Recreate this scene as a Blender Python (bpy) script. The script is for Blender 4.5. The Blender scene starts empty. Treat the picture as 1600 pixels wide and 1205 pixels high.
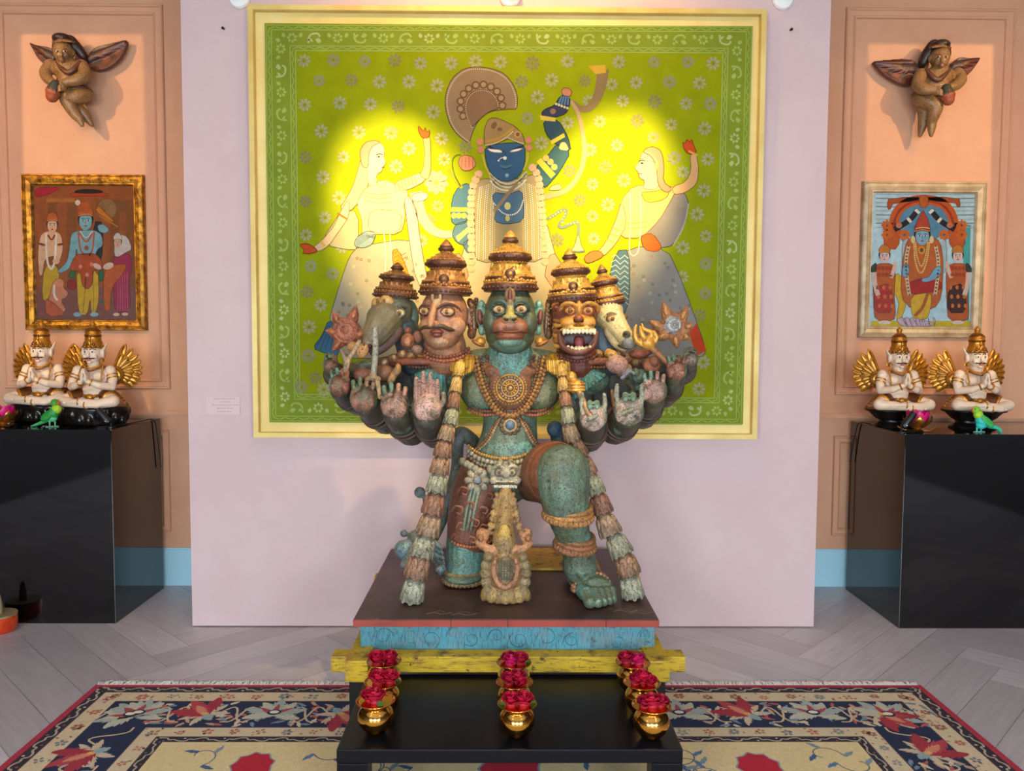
import bpy, bmesh, math, random
from mathutils import Vector, Matrix, kdtree, noise
rnd = random.Random(11)
PI = math.pi
SC = bpy.context.scene
COL = SC.collection

# ------------------------------------------------------------------ camera
FPX, CX, CY = 1250.0, 800.0, 602.5
CAM = Vector((0.0, -4.2, 1.55))
YAW, PITCH, ROLL = 0.0104, 0.0599, 0.005
_f = Vector((math.sin(YAW)*math.cos(PITCH), math.cos(YAW)*math.cos(PITCH), -math.sin(PITCH)))
_r0 = Vector((math.cos(YAW), -math.sin(YAW), 0))
_u0 = _r0.cross(_f)
_r = _r0*math.cos(ROLL) + _u0*math.sin(ROLL)
_u = _u0*math.cos(ROLL) - _r0*math.sin(ROLL)
cd = bpy.data.cameras.new('camera'); cam = bpy.data.objects.new('camera', cd); COL.objects.link(cam)
cd.sensor_width = 36.0; cd.lens = 36.0*FPX/1600.0; cd.clip_start = 0.05
m = Matrix.Identity(4)
for i in range(3):
    m[i][0] = _r[i]; m[i][1] = _u[i]; m[i][2] = -_f[i]; m[i][3] = CAM[i]
cam.matrix_world = m
SC.camera = cam

def ray(u, v): return _f + _r*((u-CX)/FPX) - _u*((v-CY)/FPX)
def P(u, v, Y):
    d = ray(u, v); return CAM + d*((Y-CAM.y)/d.y)
def PZ(u, v, Z):
    d = ray(u, v); return CAM + d*((Z-CAM.z)/d.z)
def mpp(p): return (p-CAM).dot(_f)/FPX

# ------------------------------------------------------------------ view, world, lights
SC.view_settings.view_transform = 'Standard'
SC.view_settings.look = 'None'
SC.view_settings.exposure = 0.0
SC.view_settings.gamma = 1.0
SC.view_settings.use_curve_mapping = False
SC.cycles.use_denoising = True
SC.cycles.max_bounces = 8
w = bpy.data.worlds.new('world'); SC.world = w; w.use_nodes = True
w.node_tree.nodes['Background'].inputs[0].default_value = (0.6, 0.75, 1.0, 1)
w.node_tree.nodes['Background'].inputs[1].default_value = 0.25

def lamp_obj(name, data, loc, target):
    o = bpy.data.objects.new(name, data); COL.objects.link(o)
    o.location = loc
    o.rotation_euler = (Vector(target)-Vector(loc)).to_track_quat('-Z', 'Y').to_euler()
    return o
def area(name, loc, target, sx, sy, watt, col):
    d = bpy.data.lights.new(name, 'AREA'); d.shape = 'RECTANGLE'; d.size = sx; d.size_y = sy
    d.energy = watt; d.color = col
    return lamp_obj(name, d, loc, target)
def spot(name, loc, target, watt, col, deg, blend, soft=0.03):
    d = bpy.data.lights.new(name, 'SPOT'); d.energy = watt; d.color = col
    d.spot_size = math.radians(deg); d.spot_blend = blend; d.shadow_soft_size = soft
    return lamp_obj(name, d, loc, target)

DAY = (0.76, 0.89, 1.0)
WARM = (1.0, 0.62, 0.27)
WARMER = (1.0, 0.40, 0.04)
YEL = (1.0, 0.72, 0.24)
# daylight entering by the three tall windows in the wall behind the camera
for k, x in enumerate((-2.6, 0.0, 2.6)):
    area('window_light', (x, -7.85, 1.5), (x, -4.2, -1.6), 1.5, 2.1, 315, DAY)
# ceiling downlights behind the camera: general room light
for x, y in ((-2.2, -4.6), (2.2, -4.6), (0.0, -3.0)):
    area('downlight', (x, y, 3.93), (x, y, 0), 0.35, 0.35, 6, (1.0, 0.9, 0.78))
# two spots on the painting
T_L, T_R = P(632, 335, -0.05), P(945, 312, -0.05)
spot('painting_spot', (-1.15, -1.7, 3.9), T_L, 2050, YEL, 22, 0.9, 0.03)
spot('painting_spot', (1.2, -1.7, 3.9), T_R, 1900, YEL, 21, 0.9, 0.03)
spot('painting_wash', (0.0, -1.1, 3.92), P(800, 30, -0.05), 130, (1.0, 0.56, 0.10), 110, 0.9, 0.05)
# two spots on the statue
spot('statue_spot', (1.15, -1.9, 3.9), P(850, 470, -0.75), 330, (1.0, 0.74, 0.36), 26, 0.8, 0.03)
spot('statue_spot', (-0.7, -2.6, 3.9), P(760, 600, -0.8), 150, (1.0, 0.78, 0.45), 30, 0.8, 0.03)
# warm lamps over each niche
for s in (-1, 1):
    spot('niche_lamp', (s*3.0, -1.3, 3.93), (s*2.6, 0.7, 2.2), 88, WARMER, 72, 0.9, 0.3)
# framing projectors: their shutter plates are built with the fixtures
PROJ = {-1: Vector((-4.1, -2.6, 3.75)), 1: Vector((4.1, -2.6, 3.75))}
PROJ_RECT = {-1: [(33, 54), (223, 54), (238, 660), (44, 660)],
             1: [(1357, 69), (1552, 70), (1540, 668), (1340, 668)]}
for s in (-1, 1):
    q = [P(u, v, 0.73) for u, v in PROJ_RECT[s]]
    spot('framing_light', PROJ[s], sum(q, Vector())/4, 300, (1.0, 0.70, 0.34), 60, 0.1, 0.0007)

# ------------------------------------------------------------------ materials
def lin(c):
    r = []
    for v in c:
        v = v/255.0
        r.append(v/12.92 if v <= 0.04045 else ((v+0.055)/1.055)**2.4)
    return tuple(r)
def rgba(c): return (*lin(c), 1.0)

def _nodes(name):
    mt = bpy.data.materials.new(name); mt.use_nodes = True
    nt = mt.node_tree; b = nt.nodes['Principled BSDF']
    return mt, nt, b
def _noise(nt, scale, detail=4, rough=0.6, vec=None, stretch=None):
    tc = nt.nodes.new('ShaderNodeTexCoord')
    n = nt.nodes.new('ShaderNodeTexNoise')
    n.inputs['Scale'].default_value = scale; n.inputs['Detail'].default_value = detail
    n.inputs['Roughness'].default_value = rough
    out = tc.outputs['Object']
    if stretch:
        mp = nt.nodes.new('ShaderNodeMapping')
        mp.inputs['Scale'].default_value = stretch[0]; mp.inputs['Rotation'].default_value = stretch[1]
        nt.links.new(out, mp.inputs['Vector']); out = mp.outputs['Vector']
    nt.links.new(out, n.inputs['Vector'])
    return n
def _ramp(nt, src, lo, hi):
    r = nt.nodes.new('ShaderNodeMapRange')
    r.inputs['From Min'].default_value = lo; r.inputs['From Max'].default_value = hi
    nt.links.new(src, r.inputs['Value']); return r.outputs['Result']
def _mix(nt, fac, a, b, mode='MIX'):
    mx = nt.nodes.new('ShaderNodeMix'); mx.data_type = 'RGBA'; mx.blend_type = mode
    def put(sock, v):
        if isinstance(v, (tuple, list)): sock.default_value = v
        elif isinstance(v, (int, float)): sock.default_value = v
        else: nt.links.new(v, sock)
    put(mx.inputs[0], fac); put(mx.inputs[6], a); put(mx.inputs[7], b)
    return mx.outputs[2]
def _bump(nt, b, src, strength, dist):
    bp = nt.nodes.new('ShaderNodeBump'); bp.inputs['Strength'].default_value = strength
    bp.inputs['Distance'].default_value = dist
    nt.links.new(src, bp.inputs['Height']); nt.links.new(bp.outputs['Normal'], b.inputs['Normal'])

def pbr(name, c1, rough=0.5, metal=0.0, c2=None, scale=8, lo=0.4, hi=0.6, bump=0, bscale=60, bdist=0.002, ior=None, coat=0, stretch=None, c3=None, s3=60):
    mt, nt, b = _nodes(name)
    b.inputs['Roughness'].default_value = rough; b.inputs['Metallic'].default_value = metal
    if ior: b.inputs['IOR'].default_value = ior
    if coat: b.inputs['Coat Weight'].default_value = coat; b.inputs['Coat Roughness'].default_value = 0.08
    b.inputs['Base Color'].default_value = rgba(c1)
    if c2:
        n = _noise(nt, scale, 6, 0.65, stretch=stretch)
        col = _mix(nt, _ramp(nt, n.outputs['Fac'], lo, hi), rgba(c1), rgba(c2))
        if c3:
            n3 = _noise(nt, s3, 3, 0.7)
            col = _mix(nt, _ramp(nt, n3.outputs['Fac'], 0.56, 0.66), col, rgba(c3))
        nt.links.new(col, b.inputs['Base Color'])
    if bump:
        nb = _noise(nt, bscale, 4, 0.6)
        _bump(nt, b, nb.outputs['Fac'], bump, bdist)
    return mt

def vcol(name, rough=0.55, metal=0.0, vary=0.25, vscale=14, wear=None, wscale=40, wlo=0.56, whi=0.64, bump=0.25, bscale=90, bdist=0.003, coat=0, wear2=None, w2scale=18, w2lo=0.55, w2hi=0.68, light=None, fine=None, fscale=150, flo=0.52, fhi=0.62, spec=0.5, fstretch=None):
    """colour from the painted 'Col' attribute, with mottling, worn paint flecks and carving grain"""
    mt, nt, b = _nodes(name)
    b.inputs['Roughness'].default_value = rough; b.inputs['Metallic'].default_value = metal
    if coat: b.inputs['Coat Weight'].default_value = coat; b.inputs['Coat Roughness'].default_value = 0.15
    b.inputs['Specular IOR Level'].default_value = spec
    at = nt.nodes.new('ShaderNodeAttribute'); at.attribute_name = 'Col'
    col = at.outputs['Color']
    if vary:
        n = _noise(nt, vscale, 5, 0.65)
        f = _ramp(nt, n.outputs['Fac'], 0.3, 0.7)
        mr = nt.nodes.new('ShaderNodeMapRange')
        mr.inputs['To Min'].default_value = 1-vary; mr.inputs['To Max'].default_value = 1+vary
        nt.links.new(f, mr.inputs['Value'])
        cb = nt.nodes.new('ShaderNodeCombineColor')
        for k in range(3): nt.links.new(mr.outputs['Result'], cb.inputs[k])
        col = _mix(nt, 1.0, col, cb.outputs['Color'], 'MULTIPLY')
    if wear2:
        n = _noise(nt, w2scale, 5, 0.7)
        col = _mix(nt, _ramp(nt, n.outputs['Fac'], w2lo, w2hi), col, rgba(wear2))
    if light:
        n = _noise(nt, 11, 6, 0.75)
        col = _mix(nt, _ramp(nt, n.outputs['Fac'], 0.57, 0.74), col, rgba(light))
    if wear:
        n = _noise(nt, wscale, 4, 0.75)
        col = _mix(nt, _ramp(nt, n.outputs['Fac'], wlo, whi), col, rgba(wear))
    if fine:
        n = _noise(nt, fscale, 3, 0.6, stretch=fstretch)
        col = _mix(nt, _ramp(nt, n.outputs['Fac'], flo, fhi), col, rgba(fine))
    nt.links.new(col, b.inputs['Base Color'])
    if bump:
        nb = _noise(nt, bscale, 4, 0.65)
        _bump(nt, b, nb.outputs['Fac'], bump, bdist)
    return mt

def glassy(name):
    """thin picture glass: clear with a fresnel reflection"""
    mt = bpy.data.materials.new(name); mt.use_nodes = True
    nt = mt.node_tree; nt.nodes.clear()
    o = nt.nodes.new('ShaderNodeOutputMaterial'); t = nt.nodes.new('ShaderNodeBsdfTransparent')
    g = nt.nodes.new('ShaderNodeBsdfGlossy'); g.inputs['Roughness'].default_value = 0.02
    f = nt.nodes.new('ShaderNodeFresnel'); f.inputs['IOR'].default_value = 1.45
    mx = nt.nodes.new('ShaderNodeMixShader')
    nt.links.new(f.outputs[0], mx.inputs[0]); nt.links.new(t.outputs[0], mx.inputs[1]); nt.links.new(g.outputs[0], mx.inputs[2])
    nt.links.new(mx.outputs[0], o.inputs[0])
    return mt

# ------------------------------------------------------------------ mesh building
ROOTLOC = {}
class M:
    """collects shapes and links them as ONE mesh object"""
    def __init__(s, col=(200, 200, 200)):
        s.v = []; s.f = []; s.c = []; s.m = []; s.col = col; s.mi = 0; s.xf = None
    def add(s, vs, fs, col=None):
        n = len(s.v)
        for q in vs:
            q = Vector(q)
            s.v.append(s.xf @ q if s.xf else q)
        c = col or s.col
        for f in fs:
            s.f.append([i+n for i in f]); s.c.append(c); s.m.append(s.mi)
    def join(s, o):
        n = len(s.v); s.v += o.v; s.f += [[i+n for i in f] for f in o.f]; s.c += o.c; s.m += o.m
    def box(s, a, b, col=None):
        (x0, y0, z0), (x1, y1, z1) = a, b
        vs = [(x0,y0,z0),(x1,y0,z0),(x1,y1,z0),(x0,y1,z0),(x0,y0,z1),(x1,y0,z1),(x1,y1,z1),(x0,y1,z1)]
        s.add(vs, [(3,2,1,0),(4,5,6,7),(0,1,5,4),(1,2,6,5),(2,3,7,6),(3,0,4,7)], col)
    def ell(s, c, r, rot=None, col=None, seg=16, rings=10):
        c = Vector(c); r = Vector(r) if not isinstance(r, (int, float)) else Vector((r, r, r))
        vs = []; fs = []
        for i in range(1, rings):
            t = PI*i/rings
            for j in range(seg):
                p = 2*PI*j/seg
                q = Vector((r.x*math.sin(t)*math.cos(p), r.y*math.sin(t)*math.sin(p), r.z*math.cos(t)))
                if rot is not None: q = rot @ q
                vs.append(c+q)
        top = Vector((0, 0, r.z)); bot = Vector((0, 0, -r.z))
        if rot is not None: top = rot @ top; bot = rot @ bot
        vs += [c+top, c+bot]; T = len(vs)-2; B = T+1
        for i in range(rings-2):
            for j in range(seg):
                k = (j+1) % seg
                fs.append((i*seg+j, (i+1)*seg+j, (i+1)*seg+k, i*seg+k))
        for j in range(seg):
            k = (j+1) % seg
            fs.append((T, j, k)); fs.append((B, (rings-2)*seg+k, (rings-2)*seg+j))
        s.add(vs, fs, col)
    def tube(s, pts, rad, col=None, seg=10, closed=False, cap=True, flat=None):
        pts = [Vector(p) for p in pts]; n = len(pts)
        if isinstance(rad, (int, float)): rad = [rad]*n
        vs = []; fs = []; up = Vector((0.13, 0.31, 0.94)); prev = None
        for i, p in enumerate(pts):
            a = pts[i-1] if (i > 0 or closed) else p
            b = pts[(i+1) % n] if (i < n-1 or closed) else p
            t = (b-a); t = t.normalized() if t.length > 1e-9 else Vector((0, 0, 1))
            if prev is None:
                x = t.cross(up); x = x.normalized() if x.length > 1e-4 else t.orthogonal().normalized()
            else:
                x = prev - t*prev.dot(t); x = x.normalized() if x.length > 1e-6 else t.orthogonal().normalized()
            prev = x; y = t.cross(x)
            for j in range(seg):
                an = 2*PI*j/seg
                q = x*math.cos(an)*rad[i] + y*math.sin(an)*rad[i]
                if flat: q = q - flat[0]*q.dot(flat[0])*(1-flat[1])
                vs.append(p+q)
        for i in range(n if closed else n-1):
            k = (i+1) % n
            for j in range(seg):
                l = (j+1) % seg
                fs.append((i*seg+j, i*seg+l, k*seg+l, k*seg+j))
        if not closed and cap:
            t0 = (pts[0]-pts[1]).normalized(); t1 = (pts[-1]-pts[-2]).normalized()
            a = len(vs); vs.append(pts[0]+t0*rad[0]*0.6); vs.append(pts[-1]+t1*rad[-1]*0.6)
            for j in range(seg):
                l = (j+1) % seg
                fs.append((a, l, j)); fs.append((a+1, (n-1)*seg+j, (n-1)*seg+l))
        s.add(vs, fs, col)
    def lathe(s, prof, c, col=None, seg=32, rot=None, sy=1.0, cols=None):
        c = Vector(c); vs = []
        for r, z in prof:
            for j in range(seg):
                a = 2*PI*j/seg; q = Vector((r*math.cos(a), r*math.sin(a)*sy, z))
                if rot is not None: q = rot @ q
                vs.append(c+q)
        for i in range(len(prof)-1):
            fs = []
            for j in range(seg):
                k = (j+1) % seg
                fs.append((i*seg+j, i*seg+k, (i+1)*seg+k, (i+1)*seg+j))
            if i == 0:
                s_n = len(s.v); s.add(vs, fs, cols[i] if cols else col)
            else:
                cc = (cols[i] if cols else col) or s.col
                for f in fs:
                    s.f.append([q+s_n for q in f]); s.c.append(cc); s.m.append(s.mi)
        for i, rev in ((0, True), (len(prof)-1, False)):
            if prof[i][0] > 1e-5:
                f = [s_n+i*seg+j for j in range(seg)]
                if rev: f.reverse()
                s.f.append(f); s.c.append((cols[min(i, len(cols)-1)] if cols else col) or s.col); s.m.append(s.mi)
    def torus(s, c, R_, r, rot=None, col=None, seg=28, ts=8, arc=None):
        pts = []
        n = seg
        for i in range(n):
            a = 2*PI*i/n
            q = Vector((R_*math.cos(a), 0, R_*math.sin(a)))
            if rot is not None: q = rot @ q
            pts.append(Vector(c)+q)
        s.tube(pts, r, col, ts, closed=True)
    def prism(s, pts, d, col=None):
        """closed polygon pts (3D, planar) extruded by vector d"""
        n = len(pts); d = Vector(d); vs = [Vector(p) for p in pts] + [Vector(p)+d for p in pts]
        fs = [tuple(range(n-1, -1, -1)), tuple(range(n, 2*n))]
        for i in range(n):
            k = (i+1) % n; fs.append((i, k, k+n, i+n))
        s.add(vs, fs, col)
    # ---- shapes given by where they sit in the picture at a depth Y (real world size follows)
    def E(s, u, v, Y, ru, rv, rd, rot=0, col=None, seg=18, rings=12, tilt=0):
        p = P(u, v, Y); k = mpp(p)
        m_ = Matrix.Rotation(math.radians(rot), 3, 'Y')
        if tilt: m_ = Matrix.Rotation(math.radians(tilt), 3, 'X') @ m_
        s.ell(p, (ru*k, rd, rv*k), m_, col, seg, rings)
    def T(s, pts, col=None, seg=12, flat=None):
        q = [P(a[0], a[1], a[2]) for a in pts]
        s.tube(q, [a[3]*mpp(b) for a, b in zip(pts, q)], col, seg, flat=flat)
        for i in (0, -1):
            if not flat: s.ell(q[i], pts[i][3]*mpp(q[i])*0.98, None, col, seg, 8)
    def _mesh(s, name, origin):
        me = bpy.data.meshes.new(name)
        o = Vector(origin)
        me.from_pydata([tuple(q-o) for q in s.v], [], s.f)
        at = me.color_attributes.new('Col', 'FLOAT_COLOR', 'CORNER')
        buf = []
        cache = {}
        for f, c in zip(s.f, s.c):
            if c not in cache: cache[c] = rgba(c)
            buf.extend(cache[c]*len(f))
        at.data.foreach_set('color', buf)
        return me
    def _origin(s, parent):
        if parent is not None: return root_loc(parent)
        xs = [q.x for q in s.v]; ys = [q.y for q in s.v]; zs = [q.z for q in s.v]
        return Vector(((min(xs)+max(xs))/2, (min(ys)+max(ys))/2, min(zs)))
    def build(s, name, mats, parent=None, smooth=False, bevel=0, angle=40):
        org = s._origin(parent)
        me = s._mesh(name, org)
        if not isinstance(mats, (list, tuple)): mats = [mats]
        for mt in mats: me.materials.append(mt)
        if len(mats) > 1: me.polygons.foreach_set('material_index', s.m)
        if bevel:
            bm = bmesh.new(); bm.from_mesh(me)
            bmesh.ops.remove_doubles(bm, verts=bm.verts, dist=1e-6)
            es = [e for e in bm.edges if len(e.link_faces) == 2 and e.calc_face_angle(0) > 0.5]
            bmesh.ops.bevel(bm, geom=es, offset=bevel, segments=2, profile=0.7, affect='EDGES')
            bm.to_mesh(me); bm.free()
        if smooth:
            me.polygons.foreach_set('use_smooth', [True]*len(me.polygons))
            if angle < 180: me.set_sharp_from_angle(angle=math.radians(angle))
        me.update()
        o = bpy.data.objects.new(name, me); COL.objects.link(o)
        if parent is not None: o.parent = parent; ROOTLOC[o.name] = org
        else: o.location = org; ROOTLOC[o.name] = org
        return o
    def carve(s, name, mat, parent=None, voxel=0.006, it=3, dec=0):
        """fuse all shapes into one continuous carved surface and paint it from the shapes' colours"""
        org = s._origin(parent)
        tmp = s._mesh(name+'_raw', org)
        ob = bpy.data.objects.new(name+'_raw', tmp); COL.objects.link(ob)
        rm = ob.modifiers.new('r', 'REMESH'); rm.mode = 'VOXEL'; rm.voxel_size = voxel; rm.use_smooth_shade = True
        if it:
            sm = ob.modifiers.new('s', 'SMOOTH'); sm.factor = 0.5; sm.iterations = it
        dg = bpy.context.evaluated_depsgraph_get()
        me = bpy.data.meshes.new_from_object(ob.evaluated_get(dg))
        bpy.data.objects.remove(ob); bpy.data.meshes.remove(tmp)
        me.name = name
        # samples of the source surfaces
        pts = []; cs = []
        step = voxel*1.6
        for f, c in zip(s.f, s.c):
            q = [s.v[i]-org for i in f]
            ctr = sum(q, Vector())/len(q); pts.append(ctr); cs.append(c)
            L = max((q[i]-q[(i+1) % len(q)]).length for i in range(len(q)))
            if L > step and len(q) in (3, 4):
                n = min(10, int(L/step)+1)
                a, b, cc, d = (q[0], q[1], q[2], q[3] if len(q) == 4 else q[2])
                for i in range(n):
                    for j in range(n):
                        uu = (i+0.5)/n; vv = (j+0.5)/n
                        pts.append((a*(1-uu)+b*uu)*(1-vv)+(d*(1-uu)+cc*uu)*vv); cs.append(c)
        kd = kdtree.KDTree(len(pts))
        for i, p in enumerate(pts): kd.insert(p, i)
        kd.balance()
        for a in list(me.color_attributes): me.color_attributes.remove(a)
        at = me.color_attributes.new('Col', 'FLOAT_COLOR', 'POINT')
        cache = {}; buf = []
        for vt in me.vertices:
            c = cs[kd.find(vt.co)[1]]
            if c not in cache: cache[c] = rgba(c)
            buf.extend(cache[c])
        at.data.foreach_set('color', buf)
        me.materials.clear(); me.materials.append(mat)
        me.polygons.foreach_set('use_smooth', [True]*len(me.polygons))
        me.update()
        o = bpy.data.objects.new(name, me); COL.objects.link(o)
        if parent is not None: o.parent = parent; ROOTLOC[o.name] = org
        else: o.location = org; ROOTLOC[o.name] = org
        return o

def root_loc(o):
    while o.parent: o = o.parent
    return Vector(o.location)
def thing(name, label, cat, loc=(0, 0, 0), group=None):
    o = bpy.data.objects.new(name, None); COL.objects.link(o); o.location = loc
    o.empty_display_size = 0.1
    return tag(o, label, cat, group)
def tag(o, label, cat, group=None, kind=None):
    o['label'] = label; o['category'] = cat
    if group: o['group'] = group
    if kind: o['kind'] = kind
    return o
def struct(o, label=None):
    o['kind'] = 'structure'
    if label: o['label'] = label
    return o
def dup(root, loc, rz=None, label=None, scale=None):
    def cp(o, par):
        c = o.copy(); COL.objects.link(c); c.parent = par
        for ch in o.children: cp(ch, c)
        return c
    r = cp(root, None); r.location = loc
    if rz is not None: r.rotation_euler = (0, 0, rz)
    if scale: r.scale = (scale,)*3
    if label: r['label'] = label
    return r

class Paint:
    """flat painted or woven shapes on one surface, one mesh; w(u, v, h) maps picture units to the surface"""
    def __init__(s, w, dim=1.0): s.w = w; s.m = M(); s.h = 0.00022; s.dim = dim
    edge = 0
    def poly(s, pts, col, L=1, smooth=2):
        if s.edge and smooth:
            q = [Vector((t[0], t[1])) for t in pts]
            for _ in range(smooth):
                z = []
                for i in range(len(q)):
                    g, h = q[i], q[(i+1) % len(q)]; z += [g*0.78+h*0.22, g*0.22+h*0.78]
                q = z
            s.line(q+[q[0]], s.edge, (int(col[0]*0.55), int(col[1]*0.48), int(col[2]*0.42)), L+0.35, 0)
        p = [Vector((a[0], a[1])) for a in pts]
        for _ in range(smooth):
            q = []
            for i in range(len(p)):
                a, b = p[i], p[(i+1) % len(p)]
                q += [a*0.78+b*0.22, a*0.22+b*0.78]
            p = q
        vs = [s.w(a.x, a.y, L*s.h) for a in p]
        s.m.add(vs, [tuple(range(len(vs)))], tuple(int(x*s.dim) for x in col))
    def ell(s, x, y, rx, ry, col, L=1, rot=0, n=16, a0=0, a1=360):
        c, d = math.cos(math.radians(rot)), math.sin(math.radians(rot)); pts = []
        full = a1-a0 >= 360
        for i in range(n if full else n+1):
            a = math.radians(a0+(a1-a0)*i/n); ex, ey = rx*math.cos(a), ry*math.sin(a)
            pts.append((x+ex*c-ey*d, y+ex*d+ey*c))
        s.poly(pts, col, L, 0)
    def line(s, pts, wd, col, L=1, smooth=2, w2=None):
        p = [Vector((a[0], a[1])) for a in pts]
        for _ in range(smooth):
            q = [p[0]]
            for a, b in zip(p, p[1:]): q += [a*0.75+b*0.25, a*0.25+b*0.75]
            p = q+[p[-1]]
        vs = []; n = len(p)
        for i in range(n):
            t = (p[min(i+1, n-1)]-p[max(i-1, 0)])
            t = t.normalized() if t.length > 1e-9 else Vector((1, 0))
            k = wd if w2 is None else wd+(w2-wd)*i/(n-1)
            nn = Vector((-t.y, t.x))*k*0.5
            for q in (p[i]+nn, p[i]-nn): vs.append(s.w(q.x, q.y, L*s.h))
        s.m.add(vs, [(2*i, 2*i+1, 2*i+3, 2*i+2) for i in range(n-1)], tuple(int(x*s.dim) for x in col))
    def dots(s, pts, gap, r, col, L=2, smooth=2, n=6):
        p = [Vector((a[0], a[1])) for a in pts]
        for _ in range(smooth):
            q = [p[0]]
            for a, b in zip(p, p[1:]): q += [a*0.75+b*0.25, a*0.25+b*0.75]
            p = q+[p[-1]]
        acc = 0
        for a, b in zip(p, p[1:]):
            d = (b-a).length
            while acc <= d:
                q = a+(b-a)*(acc/d if d else 0); s.ell(q.x, q.y, r, r, col, L, 0, n); acc += gap
            acc -= d
    def rosette(s, x, y, r, col, L=1, petals=8, c2=None, rot=0, wide=0.2, inner=0.12):
        ed = s.edge; s.edge = 0
        for k in range(petals):
            a = rot+2*PI*k/petals; ca, sa = math.cos(a), math.sin(a)
            w_ = r*wide
            pts = [(inner*r, 0), (0.6*r, w_), (r, 0), (0.6*r, -w_)]
            s.poly([(x+px*ca-py*sa, y+px*sa+py*ca) for px, py in pts], col, L, 1)
        s.edge = ed
        if c2: s.ell(x, y, r*0.18, r*0.18, c2, L+1, n=8)

# ================================================================== ROOM
m_wall = pbr('wall_paint', (214, 160, 126), 0.8, c2=(208, 154, 120), scale=3, bump=0.08, bscale=250, bdist=0.0006)
m_part = pbr('partition_paint', (207, 180, 180), 0.85, c2=(203, 175, 175), scale=2.5, bump=0.08, bscale=220, bdist=0.0006)
m_dwall = pbr('unseen_wall_dark', (58, 46, 40), 0.6)  # dark finish invented for the unseen walls, keeps plinth reflections dark
m_ceil = pbr('ceiling_paint', (235, 228, 220), 0.9)
m_base = pbr('skirting_paint', (168, 212, 226), 0.45)
m_white = pbr('white_enamel', (235, 232, 228), 0.4)
m_dark = pbr('dark_metal', (22, 22, 24), 0.45, 0.4)

BW = 0.73          # back wall plane
XW, YR, ZC = 4.6, -8.0, 4.0
def slab(name, a, b, mat):
    q = M(); q.box(a, b); return struct(q.build(name, mat))
slab('wall_back', (-XW, BW, 0), (XW, BW+0.12, ZC), m_wall)
slab('wall_left', (-XW-0.12, YR, 0), (-XW, BW+0.12, ZC), m_dwall)
slab('wall_right', (XW, YR, 0), (XW+0.12, BW+0.12, ZC), m_dwall)
slab('ceiling', (-XW-0.12, YR-0.12, ZC), (XW+0.12, BW+0.12, ZC+0.1), m_ceil)
# wall behind the camera with three tall window openings
q = M(); xs = [-XW, -3.4, -1.8, -0.8, 0.8, 1.8, 3.4, XW]
for k in range(7):
    if k % 2 == 0: q.box((xs[k], YR-0.12, 0), (xs[k+1], YR, ZC))
    else:
        q.box((xs[k], YR-0.12, 0), (xs[k+1], YR, 0.4)); q.box((xs[k], YR-0.12, 2.6), (xs[k+1], YR, ZC))
struct(q.build('wall_rear', m_dwall))
m_pane = bpy.data.materials.new('daylit_pane'); m_pane.use_nodes = True
pb = m_pane.node_tree.nodes['Principled BSDF']; pb.inputs['Emission Color'].default_value = (0.8, 0.9, 1, 1)
pb.inputs['Emission Strength'].default_value = 2.0
for k, (x0, x1) in enumerate(((-3.4, -1.8), (-0.8, 0.8), (1.8, 3.4))):
    q = M(); e = 0.06
    q.box((x0, YR-0.1, 0.4), (x0+e, YR-0.02, 2.6)); q.box((x1-e, YR-0.1, 0.4), (x1, YR-0.02, 2.6))
    q.box((x0, YR-0.1, 0.4), (x1, YR-0.02, 0.46)); q.box((x0, YR-0.1, 2.54), (x1, YR-0.02, 2.6))
    xm = (x0+x1)/2; q.box((xm-0.03, YR-0.1, 0.4), (xm+0.03, YR-0.02, 2.6)); q.box((x0, YR-0.1, 1.7), (x1, YR-0.02, 1.76))
    wo = struct(q.build('window_%d' % (k+1), m_white))
    q = M(); q.box((x0+e, YR-0.07, 0.46), (x1-e, YR-0.06, 2.54)); q.build('pane', m_pane, wo)

# herringbone plank floor
mt, nt, b = _nodes('plank_floor')
at = nt.nodes.new('ShaderNodeAttribute'); at.attribute_name = 'Col'
uvn = nt.nodes.new('ShaderNodeUVMap'); uvn.uv_map = 'UV'
mp = nt.nodes.new('ShaderNodeMapping'); mp.inputs['Scale'].default_value = (1.2, 14, 1)
nt.links.new(uvn.outputs[0], mp.inputs['Vector'])
n1 = nt.nodes.new('ShaderNodeTexNoise'); n1.inputs['Scale'].default_value = 3.0; n1.inputs['Detail'].default_value = 7; n1.inputs['Roughness'].default_value = 0.7
nt.links.new(mp.outputs[0], n1.inputs['Vector'])
cc = _mix(nt, _ramp(nt, n1.outputs['Fac'], 0.35, 0.7), at.outputs['Color'], rgba((136, 124, 126)), 'MIX')
cc = _mix(nt, 0.62, cc, at.outputs['Color'])
nt.links.new(cc, b.inputs['Base Color']); b.inputs['Roughness'].default_value = 0.34
_bump(nt, b, n1.outputs['Fac'], 0.08, 0.001)
W_, N_ = 0.185, 6; L_ = W_*N_
fm = M(); uvs = []
ca = math.cos(math.radians(45)); sa = math.sin(math.radians(45))
rf = random.Random(5)
def plank(x0, y0, x1, y1, horiz):
    cx_, cy_ = (x0+x1)/2, (y0+y1)/2
    X, Y = cx_*ca-cy_*sa, cx_*sa+cy_*ca
    if not (-XW-0.8 < X < XW+0.8 and YR-0.8 < Y < BW+0.8): return
    g = 0.0009; t = rf.uniform(-20, 14)
    c = (int(194+t), int(186+t), int(189+t))
    pts = [(x0+g, y0+g), (x1-g, y0+g), (x1-g, y1-g), (x0+g, y1-g)]
    fm.add([(x*ca-y*sa, x*sa+y*ca, 0.0) for x, y in pts], [(0, 1, 2, 3)], c)
    o_ = (rf.uniform(0, 50), rf.uniform(0, 50))
    for x, y in pts:
        a_, b_ = ((x-x0), (y-y0)) if horiz else ((y-y0), (x-x0))
        uvs.extend((o_[0]+a_, o_[1]+b_))
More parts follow.
